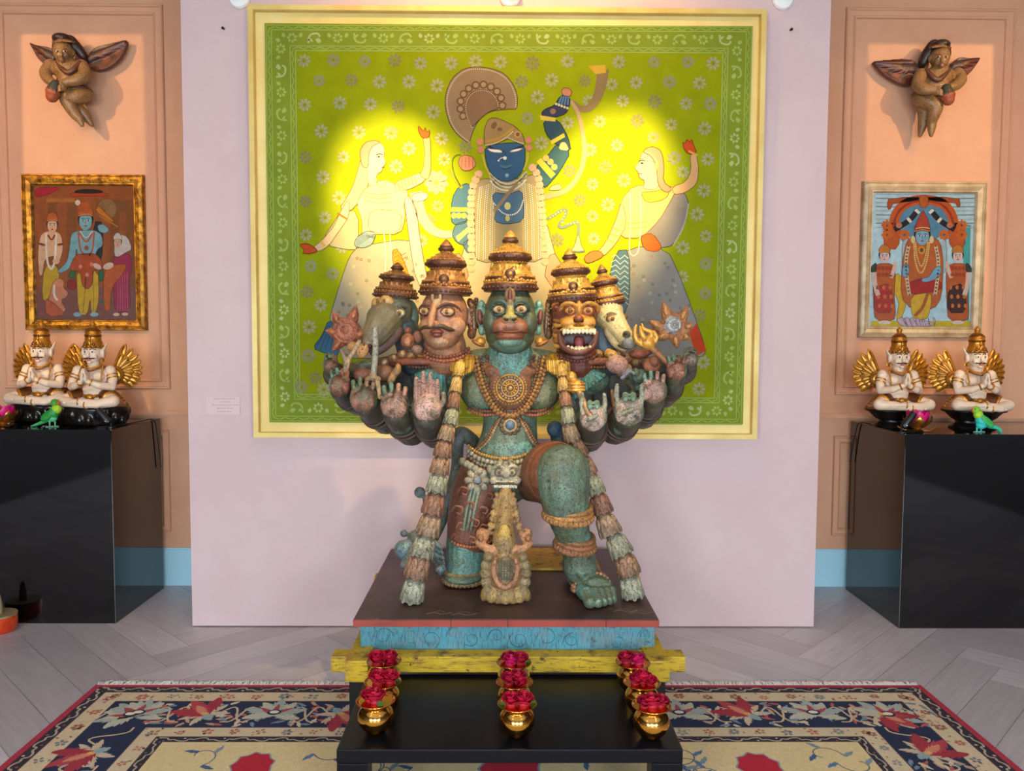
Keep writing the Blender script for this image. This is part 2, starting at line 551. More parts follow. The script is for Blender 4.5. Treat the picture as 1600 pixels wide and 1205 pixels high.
for j in range(-60, 61):
    for mm in range(-6, 7):
        i = j+2*N_*mm
        plank(i*W_, j*W_, i*W_+L_, (j+1)*W_, True)
        i2 = j; jj = i2-2*N_+1+2*N_*mm
        plank(i2*W_, jj*W_, (i2+1)*W_, jj*W_+L_, False)
fm.box((-XW-0.12, YR-0.12, -0.1), (XW+0.12, BW+0.12, -0.002), (84, 76, 78)); uvs.extend([0.0]*48)
fo = fm.build('floor', mt); uvl = fo.data.uv_layers.new(name='UV'); uvl.data.foreach_set('uv', uvs)
struct(fo)

# free-standing partition that carries the painting
q = M(); q.box((-1.655, 0.0, 0.006), (1.672, 0.18, ZC))
part_o = struct(q.build('wall_partition', m_part, bevel=0.002))

# skirting, dado rail and picture-frame mouldings on the back wall
q = M(); q.box((-XW, BW-0.018, 0), (XW, BW, 0.228)); q.box((-XW, BW-0.012, 0.228), (XW, BW, 0.236)); struct(q.build('baseboard_back', m_base))
zr = P(270, 646, BW).z
q = M()
for a, b_, t in ((-0.018, 0.018, 0.014), (-0.010, 0.010, 0.022)): q.box((-XW, BW-t, zr+a), (XW, BW, zr+b_))
struct(q.build('trim_1', m_wall, bevel=0.003))
def moulding(n, x0, z0, x1, z1, wd=0.055):
    q = M()
    prof = [(0, 0), (0, 0.012), (0.1, 0.02), (0.22, 0.02), (0.3, 0.011), (0.72, 0.011), (0.8, 0.018), (0.93, 0.014), (1.0, 0.006), (1.0, 0)]
    rings = []
    for a, t in prof:
        i = a*wd
        rings.append([Vector((x0+i, BW-t, z0+i)), Vector((x1-i, BW-t, z0+i)), Vector((x1-i, BW-t, z1-i)), Vector((x0+i, BW-t, z1-i))])
    vs = [v for r_ in rings for v in r_]
    fs = []
    for i in range(len(rings)-1):
        for k in range(4): fs.append((i*4+k, i*4+(k+1) % 4, (i+1)*4+(k+1) % 4, (i+1)*4+k))
    q.add(vs, fs)
    struct(q.build('trim_%d' % n, m_wall))
def mpx(n, u0, v0, u1, v1, wd): a, b_ = P(u0, v1, BW), P(u1, v0, BW); moulding(n, min(a.x, b_.x), a.z, b_.x, b_.z, wd)
a = P(267, 608, BW); t = P(252, 8, BW); e = P(3, 300, BW)
moulding(2, P(9, 608, BW).x, a.z, a.x, t.z, 0.062)
a = P(1304, 617, BW); t = P(1560, 15, BW)
moulding(3, a.x, a.z, P(1562, 617, BW).x, t.z, 0.062)
a, b_ = P(268, 830, BW), P(268, 672, BW)
moulding(4, a.x-1.35, a.z, a.x, b_.z, 0.045)
a, b_ = P(1298, 836, BW), P(1298, 681, BW)
moulding(5, a.x, a.z, a.x+1.35, b_.z, 0.045)

# ------------------------------------------------------------------ ceiling fixtures (framing projectors with shutter plates, spotlight cans)
for s in (-1, 1):
    p0 = PROJ[s]; q4 = [P(u, v, BW) for u, v in PROJ_RECT[s]]
    d = (sum(q4, Vector())/4-p0).normalized(); dist = 0.16
    hole = []
    for c_ in q4:
        r_ = (c_-p0); hole.append(p0+r_*(dist/r_.dot(d)))
    ctr = p0+d*dist
    xa = d.cross(Vector((0, 0, 1))).normalized(); ya = xa.cross(d)
    R_ = 0.11
    outer = [ctr+(-xa*R_+ya*R_), ctr+(xa*R_+ya*R_), ctr+(xa*R_-ya*R_), ctr+(-xa*R_-ya*R_)]
    # order the hole's corners to match TL, TR, BR, BL as seen along the beam
    fx = thing('framing_projector', 'black framing projector on the ceiling aimed at the %s niche' % ('left' if s < 0 else 'right'), 'projector', p0)
    q = M((20, 20, 22)); q.add(outer+hole, [(k, (k+1) % 4, 4+(k+1) % 4, 4+k) for k in range(4)])
    back = [o_-d*0.30 for o_ in outer]
    q.add(outer+back, [(k, 4+k, 4+(k+1) % 4, (k+1) % 4) for k in range(4)]+[(4, 7, 6, 5)])
    q.build('housing', m_dark, fx)
    q = M((20, 20, 22)); q.tube([p0-d*0.1, Vector((p0.x, p0.y-0.05, ZC))], 0.012); q.build('stem', m_dark, fx)
def can(loc, target, name, label):
    loc = Vector(loc); d = (Vector(target)-loc).normalized()
    fx = thing(name, label, 'spotlight', loc)
    q = M((20, 20, 22)); rot = d.to_track_quat('Z', 'Y').to_matrix()
    q.lathe([(0.001, -0.07), (0.06, -0.07), (0.065, 0.05), (0.058, 0.05), (0.052, -0.06), (0.001, -0.06)], loc, rot=rot, seg=20)
    q.build('housing', m_dark, fx)
    q = M((20, 20, 22)); q.tube([loc-d*0.06, Vector((loc.x, loc.y, ZC))], 0.012); q.build('stem', m_dark, fx)
for l in [o for o in COL.objects if o.type == 'LIGHT' and o.data.type == 'SPOT' and o.name.split('.')[0] in ('painting_spot', 'statue_spot', 'niche_lamp', 'painting_wash')]:
    l.location.z -= 0.0
    dd = l.matrix_basis.to_3x3() @ Vector((0, 0, -1))
    can(l.location-dd*0.02, l.location+dd, 'ceiling_spotlight', 'black ceiling spotlight over the %s' % {'painting_spot': 'green painting', 'statue_spot': 'statue', 'niche_lamp': 'side niche', 'painting_wash': 'painting frame'}[l.name.split('.')[0]]+(' at left' if l.location.x < -.1 else ' at right' if l.location.x > .1 else ''))

# ================================================================== LARGE PAINTING
YC = -0.052
def rect(us, vs):
    a = [P(us[i], vs[i], YC) for i in range(4)]      # TL TR BR BL
    return ((a[0].x+a[3].x)/2, (a[1].x+a[2].x)/2, (a[2].z+a[3].z)/2, (a[0].z+a[1].z)/2)
OX0, OX1, OZ0, OZ1 = rect((388, 1200, 1177, 399), (11, 15, 687, 682))
IX0, IX1, IZ0, IZ1 = rect((397, 1191, 1169, 407), (20, 24, 679, 674))
KX0, KX1, KZ0, KZ1 = rect((414, 1176, 1159, 421), (38, 41, 664, 659))
m_frame = pbr('pale_gold_wood', (222, 196, 118), 0.45, 0.15, c2=(205, 172, 92), scale=2.5, bump=0.1, bscale=40)
m_mat_board = pbr('pale_gold_mount', (226, 202, 130), 0.55, 0.1, c2=(216, 188, 110), scale=2)
pt = thing('framed_painting', 'large green cloth painting of a blue-faced figure with two attendants, in a pale gold frame', 'painting', ((OX0+OX1)/2, -0.03, OZ0))
def frame_mesh(x0, x1, z0, z1, wd, y0, y1, q=None, prof=None, col=(220, 190, 110)):
    q = q or M(col)
    prof = prof or [(0, 0), (0, 1), (0.08, 1.0), (0.9, 1.0), (1, 0.92), (1, 0)]
    rings = []
    for a_, t_ in prof:
        i = a_*wd; y = y0+(y1-y0)*t_
        rings.append([Vector((x0+i, y, z0+i)), Vector((x1-i, y, z0+i)), Vector((x1-i, y, z1-i)), Vector((x0+i, y, z1-i))])
    vs = [v for r_ in rings for v in r_]; fs = []
    for i in range(len(rings)-1):
        for k in range(4): fs.append((i*4+k, i*4+(k+1) % 4, (i+1)*4+(k+1) % 4, (i+1)*4+k))
    q.add(vs, fs); return q
frame_mesh(OX0, OX1, OZ0, OZ1, IX0-OX0, 0.0, -0.075).build('frame', m_frame, pt)
q = M(); q.box((IX0-0.012, -0.042, IZ0-0.012), (IX1+0.012, -0.005, IZ1+0.012)); q.build('mount_board', m_mat_board, pt)

mt_can = vcol('painted_cloth', 0.8, vary=0.12, vscale=6, wear=None, bump=0.12, bscale=180, bdist=0.001, spec=0.1)
pa = Paint(lambda u, v, h: P(u, v, YC-0.0005-h))
GREEN = (122, 132, 5); BAND = (114, 128, 36); PALE = (138, 158, 82)
pa.m.box((KX0, YC, KZ0), (KX1, -0.02, KZ1), GREEN)
F0 = [(463, 80), (1128, 84), (1115, 621), (470, 615)]
KC = [(414, 38), (1176, 41), (1159, 664), (421, 659)]
# border bands
def lerp(a, b, t): return (a[0]+(b[0]-a[0])*t, a[1]+(b[1]-a[1])*t)
for k in range(4):
    l = (k+1) % 4
    pa.poly([KC[k], KC[l], F0[l], F0[k]], BAND, 1, 0)
    for t, wd in ((0.03, 1.2), (0.2, 1.2), (0.8, 1.2), (0.97, 1.5)):
        pa.line([lerp(KC[k], F0[k], t), lerp(KC[l], F0[l], t)], wd, (138, 158, 74), 2, 0)
    A, B = lerp(KC[k], F0[k], 0.5), lerp(KC[l], F0[l], 0.5)
    dx, dy = B[0]-A[0], B[1]-A[1]; Ln = math.hypot(dx, dy); tx, ty = dx/Ln, dy/Ln; nx, ny = -ty, tx
    n = int(Ln/34)
    for i in range(n):
        s_ = (i+0.5)*Ln/n; x, y = A[0]+tx*s_, A[1]+ty*s_
        at_ = lambda a, b_: (x+tx*a+nx*b_, y+ty*a+ny*b_)
        c_ = PALE if rnd.random() < 0.75 else (152, 164, 104)
        if i % 2 == 0:
            pa.rosette(x, y, 9, c_, 2, 7, None, rnd.random(), 0.28, 0.3)
            for s2 in (-1, 1): pa.poly([at_(s2*10, -5), at_(s2*15, -9), at_(s2*17, -3), at_(s2*12, 0)], c_, 2, 1)
        else:
            sg = 1 if i % 4 == 1 else -1
            pa.line([at_(-10, sg*8), at_(-9, -sg*5), at_(4, -sg*8), at_(8, -sg*2)], 3.0, c_, 2, 2)
            pa.poly([at_(0, sg*2), at_(5, sg*9), at_(11, sg*5), at_(6, sg*0)], c_, 2, 1)
            pa.poly([at_(-6, sg*0), at_(-2, sg*7), at_(-12, sg*3)], c_, 2, 1)
    for t in (0.12, 0.88):
        A, B = lerp(KC[k], F0[k], t), lerp(KC[l], F0[l], t); n = int(Ln/9)
        for i in range(n):
            x, y = A[0]+(B[0]-A[0])*(i+0.5)/n, A[1]+(B[1]-A[1])*(i+0.5)/n
            sg = 1 if i % 2 else -1
            pa.line([(x-tx*4-nx*sg*1.6, y-ty*4-ny*sg*1.6), (x+tx*4+nx*sg*1.6, y+ty*4+ny*sg*1.6)], 1.3, (136, 156, 80), 2, 0)
pa.dim = 0.68
FL = """475,95 521,94 570,96 617,94 657,99 705,99 743,96 782,97 499,126 549,125 593,128 639,128 683,134 476,164 531,161 579,163 622,166 677,175
502,205 561,207 611,208 690,217 477,246 537,245 639,232 619,260 694,249 505,277 727,229 477,315 684,322 508,340 530,309 832,99 887,96 967,97 1022,97 1075,97 1114,99
815,128 862,125 914,126 956,132 994,129 1046,128 1093,130 840,152 920,158 973,158 1023,159 1072,162 1110,162 824,185 887,192 937,190 996,189 1049,195 1101,201
846,224 964,227 1021,215 922,234 1106,249 946,261 890,267 1067,269 1054,247 926,288 975,282 1100,298 906,313 950,320 1089,335 926,338 478,367 535,386
486,416 520,428 480,456 501,477 483,511 482,556 493,591 471,605 506,609 1103,369 1067,387 1103,412 1066,433 1102,459 1093,493 1099,566 1092,608 1055,612 1056,590 659,376 871,375 928,373 670,345 548,610 1030,606"""
rf = random.Random(3)
for t in FL.split():
    x, y = map(float, t.split(',')); c_ = rf.choice([(206, 202, 160), (206, 200, 160), (170, 160, 120), (198, 196, 168), (180, 176, 150)])
    pa.rosette(x, y, rf.uniform(11, 13), c_, 3, 8, (170, 158, 90), rf.random(), 0.22, 0.2)

pa.dim = 0.8; pa.edge = 1.0
# --- central figure: halo, turban, blue face and arms, beaded bodice
pa.poly([(733,225),(716,212),(703,195),(695,168),(696,145),(706,122),(724,107),(745,104),(770,107),(790,116),(803,133),(809,150),(808,171),(797,170),(764,174),(746,190),(738,208)], (150, 126, 96), 4, 1)
pa.dots([(733,222),(716,209),(705,193),(698,166),(699,146),(709,124),(726,110),(745,107),(769,110),(788,119),(800,134),(806,151),(806,168)], 3.2, 1.1, (206, 192, 158), 5)
for k in range(11):
    a_ = math.radians(150+k*21); x, y = 752+33*math.cos(a_), 165+33*math.sin(a_)
    if y < 178 or x < 735: pa.ell(x, y, 6.5, 6.5, (112, 84, 62), 5); pa.ell(x, y, 4, 4, (168, 140, 104), 6)
pa.poly([(737,200),(727,180),(726,160),(736,144),(752,139),(768,143),(779,157),(780,170),(764,174),(746,190)], (134, 104, 78), 7, 2)
pa.dots([(737,199),(728,180),(727,160),(737,145),(752,140),(768,144),(778,158),(779,169)], 3, 0.9, (206, 190, 150), 8)
# skirt of the central figure (mostly behind the statue)
pa.poly([(738,340),(722,400),(700,470),(690,560),(905,560),(892,470),(868,400),(852,340)], (206, 186, 150), 4, 1)
pa.poly([(700,400),(722,395),(735,440),(690,470)], (214, 150, 120), 4.6, 1)
pa.poly([(870,395),(856,400),(850,440),(900,470)], (214, 158, 126), 4.7, 1)
pa.poly([(786,355),(770,400),(760,450),(830,450),(820,400),(802,355)], (200, 190, 96), 4.5, 1)
# bodice of beads
pa.poly([(745,278),(738,300),(742,345),(740,405),(765,412),(800,400),(830,412),(856,400),(848,345),(850,300),(842,270),(800,282)], (168, 148, 108), 6, 1)
for i in range(9):
    for s2 in (-1, 1):
        x = 795+s2*(22+i*3.4)
        pa.dots([(x-s2*4, 284+i*1.2), (x, 330), (x+s2*1, 405)], 3.1, 1.15, (226, 218, 190) if i % 3 else (206, 188, 96), 7, 1)
pa.poly([(768,300),(775,330),(772,346),(790,351),(818,346),(819,320),(815,296),(795,304)], (78, 112, 140), 8, 1)
pa.dots([(772,318),(785,334),(800,337),(812,330),(818,312)], 3, 1.2, (236, 232, 220), 9)
pa.ell(793,322,5,6,(220,206,130),10); pa.ell(793,341,3.5,5,(206,190,110),10)
# shoulder and arms
pa.poly([(732,285),(716,292),(706,310),(704,345),(712,352),(728,348),(735,330),(738,300)], (74, 112, 138), 6, 1)
pa.poly([(704,324),(731,324),(731,331),(704,331)], (214, 190, 70), 7, 0)
for x in (709, 717, 725): pa.ell(x, 337, 4.5, 4.5, (212, 190, 84), 7)
pa.poly([(712,350),(730,345),(735,360),(728,385),(712,378),(706,366)], (84, 118, 138), 5.8, 1)
pa.poly([(712,370),(732,354),(735,360),(716,378)], (222, 206, 110), 7, 0)
pa.poly([(722,380),(735,374),(737,395),(730,396)], (84, 116, 140), 5.6, 1)
pa.poly([(836,262),(850,250),(872,222),(893,236),(875,268),(856,290),(850,294)], (60, 98, 110), 6, 1)
pa.poly([(838,253),(845,247),(868,272),(861,279)], (220, 196, 66), 7, 0)
for x, y in ((853,247),(860,253),(866,261)): pa.ell(x, y, 5, 5, (200, 180, 96), 7)
pa.poly([(848,188),(872,186),(888,214),(893,238),(868,226),(853,210)], (52, 82, 98), 6.3, 1)
pa.poly([(860,220),(881,208),(883,214),(862,226)], (216, 196, 70), 7, 0)
pa.poly([(876,222),(884,222),(890,236),(872,234)], (226, 206, 130), 7, 1)
pa.poly([(843,180),(868,184),(868,190),(845,188)], (216, 190, 74), 7, 0)
pa.poly([(846,176),(852,170),(866,165),(874,152),(880,148),(891,152),(890,166),(884,178),(866,184),(848,183)], (58, 64, 88), 6.5, 1)
for k in range(4): pa.line([(878+k*3.5, 150),(872+k*5, 164)], 2.6, (92, 132, 170), 7, 0)
for k in range(5): pa.ell(869+k*4.4, 162.5+k*1.6, 2, 2, (220, 206, 150), 8)
pa.ell(864,174,4.5,4.5,(150,110,96),8)
pa.poly([(879,149),(877,141),(882,137),(889,138),(894,143),(891,151)], (206, 138, 106), 7, 1)
# long stole and horn
pa.line([(892,158),(905,178),(912,215),(914,245),(905,275),(885,300),(850,308)], 5.5, (186, 158, 118), 5.2, 2, 9)
pa.line([(893,158),(905,170),(922,170),(934,152),(940,130),(942,108)], 6, (146, 122, 80), 5, 2, 20)
pa.poly([(919,103),(946,101),(947,114),(930,116)], (212, 172, 60), 6, 0)
pa.poly([(860,292),(873,286),(880,296),(858,298)], (214, 206, 130), 6, 1)
pa.line([(650,300),(656,335),(675,362),(700,368),(716,362)], 20, (186, 164, 150), 5, 2, 8)
pa.poly([(643,303),(668,300),(668,312),(645,316)], (226, 190, 170), 6, 1)
# neck, face and turban
for k, c_ in enumerate(((206,194,160),(126,120,104),(214,204,170),(180,160,70),(222,214,190))):
    pa.line([(766+k*0.5-2,270+k*3.0),(778,284+k*2.6),(793,289+k*2.4),(810,283+k*2.6),(823-k*0.2,268+k*3.0)], 3.0, c_, 9)
pa.poly([(757,228),(759,252),(767,272),(782,283),(797,284),(812,275),(820,258),(821,226),(800,222)], (56, 92, 126), 10, 1)
pa.line([(764,228),(772,234),(784,236),(787,238)], 2.4, (30, 44, 66), 11); pa.line([(800,235),(808,231),(818,228)], 2.4, (30, 44, 66), 11)
pa.poly([(760,232),(768,238),(786,239),(782,234),(770,233)], (240, 238, 232), 12, 1)
pa.poly([(795,238),(808,237),(818,232),(810,232),(801,234)], (240, 238, 232), 12, 1)
pa.line([(790,236),(789,246),(786,251)], 1.6, (40, 70, 100), 11); pa.line([(782,259),(790,262),(799,258)], 3.2, (74, 120, 132), 11)
pa.line([(783,262),(790,265),(798,261)], 1.2, (36, 60, 84), 12)
pa.ell(789,247,2.8,2.8,(232,226,200),12); pa.ell(779,251,1.4,1.4,(240,240,236),12); pa.ell(792,274,3,3,(124,170,176),12)
pa.line([(779,251),(782,247),(788,246)], 1, (230,230,226), 12)
pa.poly([(757,229),(756,205),(762,187),(772,183),(790,190),(806,198),(818,212),(821,228),(806,222),(795,216),(782,222),(768,227)], (158, 128, 84), 13, 1)
pa.dots([(759,227),(775,224),(790,216),(803,204)], 3, 1.1, (226, 212, 160), 14); pa.dots([(795,216),(806,221),(819,225)], 3, 1.1, (226, 212, 160), 14)
pa.line([(760,221),(776,218),(790,210),(802,200)], 3.5, (182, 144, 60), 14)
pa.ell(809,210,5.5,5.5,(186,152,84),14); pa.ell(809,210,3,3,(120,84,50),15); pa.ell(772,196,4,6,(120,90,60),14,30); pa.ell(781,202,4,3,(120,90,60),14)
for x, y, r_ in ((750,222,5.5),(751,234,5.5),(826,219,5.5),(827,231,5)): pa.ell(x, y, r_, r_, (206,132,104), 12)
pa.dots([(754,243),(759,262),(766,276)], 3.2, 1.8, (206,184,74), 12); pa.dots([(825,240),(824,252),(818,266)], 3.2, 1.8, (206,184,74), 12)
for s2, pts in ((0,[(748,272),(738,290),(735,330),(737,380),(736,420)]),(1,[(832,262),(842,275),(845,310),(849,350),(852,410)])):
    pa.dots(pts, 10, 6.2, (222, 178, 142), 13, 2, 9)
pa.line([(772,330),(790,308),(808,286)], 5.5, (150,132,96), 14, 0)
# lotus flowers and bell cord
pa.rosette(682, 285, 21, (232,164,134), 6, 9, (220,150,70), 0.2, 0.3, 0.05)
pa.poly([(716,258),(718,245),(728,242),(740,246),(744,258),(736,266),(724,267)], (220,142,110), 8, 1)
for k in range(4): pa.line([(721+k*6, 262),(722+k*5.5, 246)], 1.1, (178,100,76), 9, 0)
pa.line([(720,292),(708,270),(706,250),(712,242),(720,242)], 1.6, (84,110,30), 7)
pa.line([(700,265),(712,282),(722,294)], 5, (150,150,40), 7)
pa.line([(855,342),(868,335),(880,326),(887,330),(880,343),(872,352),(878,357),(893,350),(903,345),(905,358),(903,368)], 4.2, (120,136,120), 6, 2)
pa.dots([(860,340),(880,327),(885,333),(875,350),(893,350),(903,347)], 5, 1.2, (214,212,180), 7)
pa.poly([(902,368),(898,384),(890,394),(915,394),(908,384),(905,368)], (206,206,140), 6, 1); pa.line([(892,392),(903,394),(914,392)], 2.6, (110,116,110), 7)

pa.dim = 0.78
# --- attendant on the left
SK = (232, 196, 152)
pa.poly([(560,385),(546,400),(532,440),(520,480),(514,500),(530,560),(640,560),(690,520),(668,440),(650,395),(640,372)], (170,162,142), 4, 1)
rf2 = random.Random(9)
for _ in range(64):
    x = rf2.uniform(520, 680); y = rf2.uniform(392, 500)
    if (y-385) > (565-x)*2.3 and (y-372) > (x-640)*2.6: pa.rosette(x, y, 3.2, rf2.choice([(128,122,112),(196,188,160),(150,120,70)]), 5, 5, None, rf2.random(), 0.4)
pa.poly([(514,498),(503,525),(488,544),(508,552),(530,560),(528,515)], (70,110,140), 5, 1)
for k in range(5): pa.line([(516+k*3,504),(492+k*8,546)], 1, (44,78,108), 6, 0)
pa.poly([(612,392),(622,388),(640,430),(636,445),(618,438)], (224,140,44), 6, 1)
for k in range(6): pa.line([(616,396+k*7),(622,392+k*7),(628,399+k*7),(634,395+k*7)], 1, (190,96,24), 7, 0)
pa.poly([(533,330),(520,350),(506,370),(512,384),(540,390),(560,390),(560,330)], (196,182,140), 5, 1)
pa.poly([(553,385),(556,372),(572,360),(588,364),(582,382),(568,388)], (138,156,160), 7.3, 1)
for k in range(5): pa.line([(557,384-k*3),(570,376-k*3),(585,366+k*2)], 0.9, (98,116,126), 8, 0)
pa.poly([(566,240),(560,262),(552,290),(540,312),(530,326),(546,332),(566,310),(576,288),(578,262)], (206,170,132), 6, 1)
pa.poly([(545,310),(532,330),(523,352),(503,376),(489,386),(498,394),(514,384),(532,358),(546,338)], SK, 6.4, 1)
pa.poly([(467,382),(480,380),(492,387),(497,393),(484,397),(472,396),(476,391)], (206,84,40), 7, 1)
pa.line([(501,377),(508,385)], 4, (220,180,80), 8, 0); pa.line([(527,333),(543,343)], 3, (170,110,50), 8, 0)
pa.poly([(572,292),(556,318),(566,345),(565,372),(580,366),(626,366),(634,340),(630,318),(640,300),(618,288),(600,280)], (236,214,150), 7, 1)
pa.poly([(580,326),(574,350),(580,364),(626,364),(628,330)], SK, 7.6, 1)
for y in (300, 306, 313): pa.line([(568,y),(590,y+5),(612,y+2)], 1, (196,160,60), 9)
pa.poly([(616,285),(640,276),(662,268),(666,282),(640,296),(618,300)], SK, 6.7, 1)
for k in range(6): pa.line([(622+k*5,283-k*2),(625+k*5,297-k*2)], 1.8, (206,166,66), 8.4, 0)
pa.poly([(655,274),(662,262),(664,235),(660,214),(672,212),(673,240),(673,268),(668,282)], (230,180,122), 7.8, 1)
pa.poly([(660,216),(654,206),(653,196),(658,201),(662,206),(664,198),(667,207),(672,202),(670,216)], (206,104,44), 8, 1)
pa.poly([(574,250),(572,232),(580,222),(594,222),(601,232),(600,245),(603,256),(598,260),(597,268),(588,272),(590,290),(574,290)], (236,204,160), 8, 1)
pa.poly([(566,262),(561,238),(570,222),(584,219),(596,222),(582,228),(576,240),(576,262)], (176,140,116), 9, 1)
pa.line([(588,242),(594,240),(598,242)], 1.5, (60,44,40), 9); pa.ell(592,245,2,1.3,(40,30,30),10); pa.line([(596,262),(601,261)], 1.4, (190,70,50), 10)
pa.line([(573,262),(565,290),(552,316)], 3, (196,150,140), 9)
pa.dots([(585,280),(594,296),(604,284)], 3, 1.1, (226,186,90), 10)
pa.poly([(630,298),(650,320),(656,372),(668,440),(676,470),(650,440),(640,380)], (206,186,170), 5, 1)
for x in (600, 609): pa.line([(x,366),(x+3,400),(x+1,440)], 1.3, (236,228,206), 9)

# --- attendant on the right
pa.poly([(985,385),(955,420),(942,470),(940,560),(1095,560),(1104,548),(1084,490),(1062,430),(1042,388)], (150,148,142), 4, 1)
for _ in range(60):
    x = rf2.uniform(965, 1080); y = rf2.uniform(400, 540)
    if (y-388) > (x-1042)*2.5: pa.rosette(x, y, 3.2, rf2.choice([(118,116,114),(186,182,164),(164,124,84)]), 5, 5, None, rf2.random(), 0.4)
pa.poly([(1088,505),(1104,548),(1088,556),(1076,520)], (206,74,40), 6, 0)
pa.poly([(962,392),(984,390),(984,470),(972,500),(946,460)], (84,112,130), 6, 1)
for k in range(10): pa.line([(955-k*0.5,402+k*8),(962,398+k*8),(969,405+k*8),(976,399+k*8),(982,404+k*8)], 1.6, (170,190,196), 7, 0)
pa.poly([(1022,305),(1010,340),(1000,366),(1030,388),(1052,384),(1070,352),(1077,320),(1070,300),(1050,300)], (146,138,134), 5, 1)
pa.line([(1076,318),(1070,352),(1052,384)], 2.4, (190,180,160), 6)
pa.poly([(1000,368),(1020,364),(1035,386),(1026,394),(1006,390)], (206,100,40), 7, 1)
pa.poly([(990,290),(972,310),(962,345),(970,372),(1002,372),(1030,345),(1050,310),(1058,294),(1030,288)], (236,190,120), 6, 1)
pa.poly([(1000,300),(1020,300),(1050,292),(1040,312),(1010,318)], (226,176,60), 7, 1)
pa.poly([(972,312),(962,345),(946,380),(930,398),(942,402),(962,382),(980,350)], (232,190,130), 7, 1)
pa.poly([(912,402),(924,392),(938,392),(944,400),(930,408),(916,412)], (212,120,60), 8, 1)
for k in range(3): pa.line([(958-k*5,356+k*9),(970-k*5,361+k*9)], 2.4, (206,166,60), 8, 0)
pa.poly([(1050,292),(1072,284),(1080,266),(1078,240),(1088,238),(1092,265),(1089,288),(1070,302),(1052,304)], (226,176,120), 7, 1)
pa.poly([(1079,242),(1070,236),(1066,222),(1071,224),(1073,217),(1078,222),(1081,217),(1084,228),(1089,238)], (214,84,34), 8, 1)
pa.line([(1076,236),(1090,243)], 3, (220,180,80), 9, 0)
pa.poly([(1000,252),(994,258),(992,264),(997,268),(999,278),(1008,282),(1004,296),(1030,296),(1034,260),(1030,236),(1012,232),(1002,240)], (234,200,150), 8, 1)
pa.poly([(1004,238),(1010,231),(1022,229),(1034,236),(1038,260),(1036,284),(1052,296),(1040,302),(1028,290),(1026,262),(1018,244)], (168,142,110), 9, 1)
pa.dots([(1008,236),(1020,242),(1028,256)], 2.8, 1, (226,210,160), 10)
pa.line([(998,252),(1004,250),(1008,252)], 1.5, (60,44,40), 9); pa.ell(1003,255,2.2,1.4,(40,30,30),10); pa.line([(997,272),(1003,271)], 1.4, (190,70,50), 10)
pa.ell(1025,260,3,5,(220,180,110),11)
for y in (330, 338): pa.line([(968,y+14),(990,y+20),(1010,y+16)], 1.2, (206,160,60), 9)
for x in (984, 1000): pa.line([(x,300),(x+2,350),(x-2,395),(990,400)], 1.4, (236,226,196), 9)
pa.edge = 0
pa.m.build('painted_cloth', mt_can, pt)

# name card and two screw stubs on the partition
m_card = pbr('card', (209, 181, 182), 0.6)
a, b_ = P(323, 648, -0.004), P(375, 620, -0.004)
cardo = thing('name_card', 'small pink name card on the partition, left of the large painting', 'card', ((a.x+b_.x)/2, -0.001, a.z))
q = M(); q.box((a.x, -0.006, a.z), (b_.x, 0.0, b_.z)); q.build('card', m_card, cardo)
pc = Paint(lambda u, v, h: P(u, v, -0.0062-h))
for v, u0, u1 in ((623, 333, 367), (628, 345, 358), (633, 331, 371), (638, 339, 363), (643, 339, 362)):
    u = u0
    while u < u1:
        l_ = rnd.uniform(2, 5); pc.line([(u, v), (u+l_, v+0.2)], 1.3, (176,148,152), 1, 0); u += l_+1
pc.m.build('lettering', vcol('faint_ink', vary=0, bump=0), cardo)
for u, v, lb in ((350, 45, 'small dark screw in the partition, left of the large frame'), (1235, 47, 'small dark screw in the partition, right of the large frame')):
    p = P(u, v, 0); q = M(); q.tube([p+Vector((0, 0.005, 0)), p+Vector((0, -0.02, -0.003))], 0.005); q.ell(p+Vector((0, -0.02, -0.003)), 0.007)
    tag(q.build('screw', m_dark, smooth=True), lb, 'screw')
# white wall lamps above the painting
m_lens = bpy.data.materials.new('lamp_lens'); m_lens.use_nodes = True
pb = m_lens.node_tree.nodes['Principled BSDF']; pb.inputs['Emission Color'].default_value = (1, 0.85, 0.6, 1); pb.inputs['Emission Strength'].default_value = 6
for u, v, lb in ((375, -2, 'left'), (797, -4, 'middle'), (1222, 0, 'right')):
    p = P(u, v, 0)
    L = thing('wall_lamp', 'white wall lamp mounted above the painting, %s of the three' % lb, 'lamp', (p.x, 0, p.z-0.05))
    q = M((235,232,228)); ry = Matrix.Rotation(math.radians(90), 3, 'X')
    q.lathe([(0.052, 0.0), (0.054, 0.012), (0.048, 0.022), (0.02, 0.026), (0.0005, 0.026)], p, rot=ry, seg=28); q.build('mount', m_white, L, True)
    q = M((235,232,228)); q.tube([p+Vector((0, -0.02, 0)), p+Vector((0.01, -0.1, 0.02)), p+Vector((0.02, -0.2, 0.05))], 0.008); q.build('arm', m_white, L, True)
    q = M((235,232,228)); q.lathe([(0.001, -0.035), (0.022, -0.035), (0.024, 0.035), (0.02, 0.035), (0.018, -0.03), (0.001, -0.03)], p+Vector((0.024, -0.05, 0.012)), rot=Matrix.Rotation(math.radians(80), 3, 'Y'), seg=18)
    q.build('lamp_head', m_white, L, True)

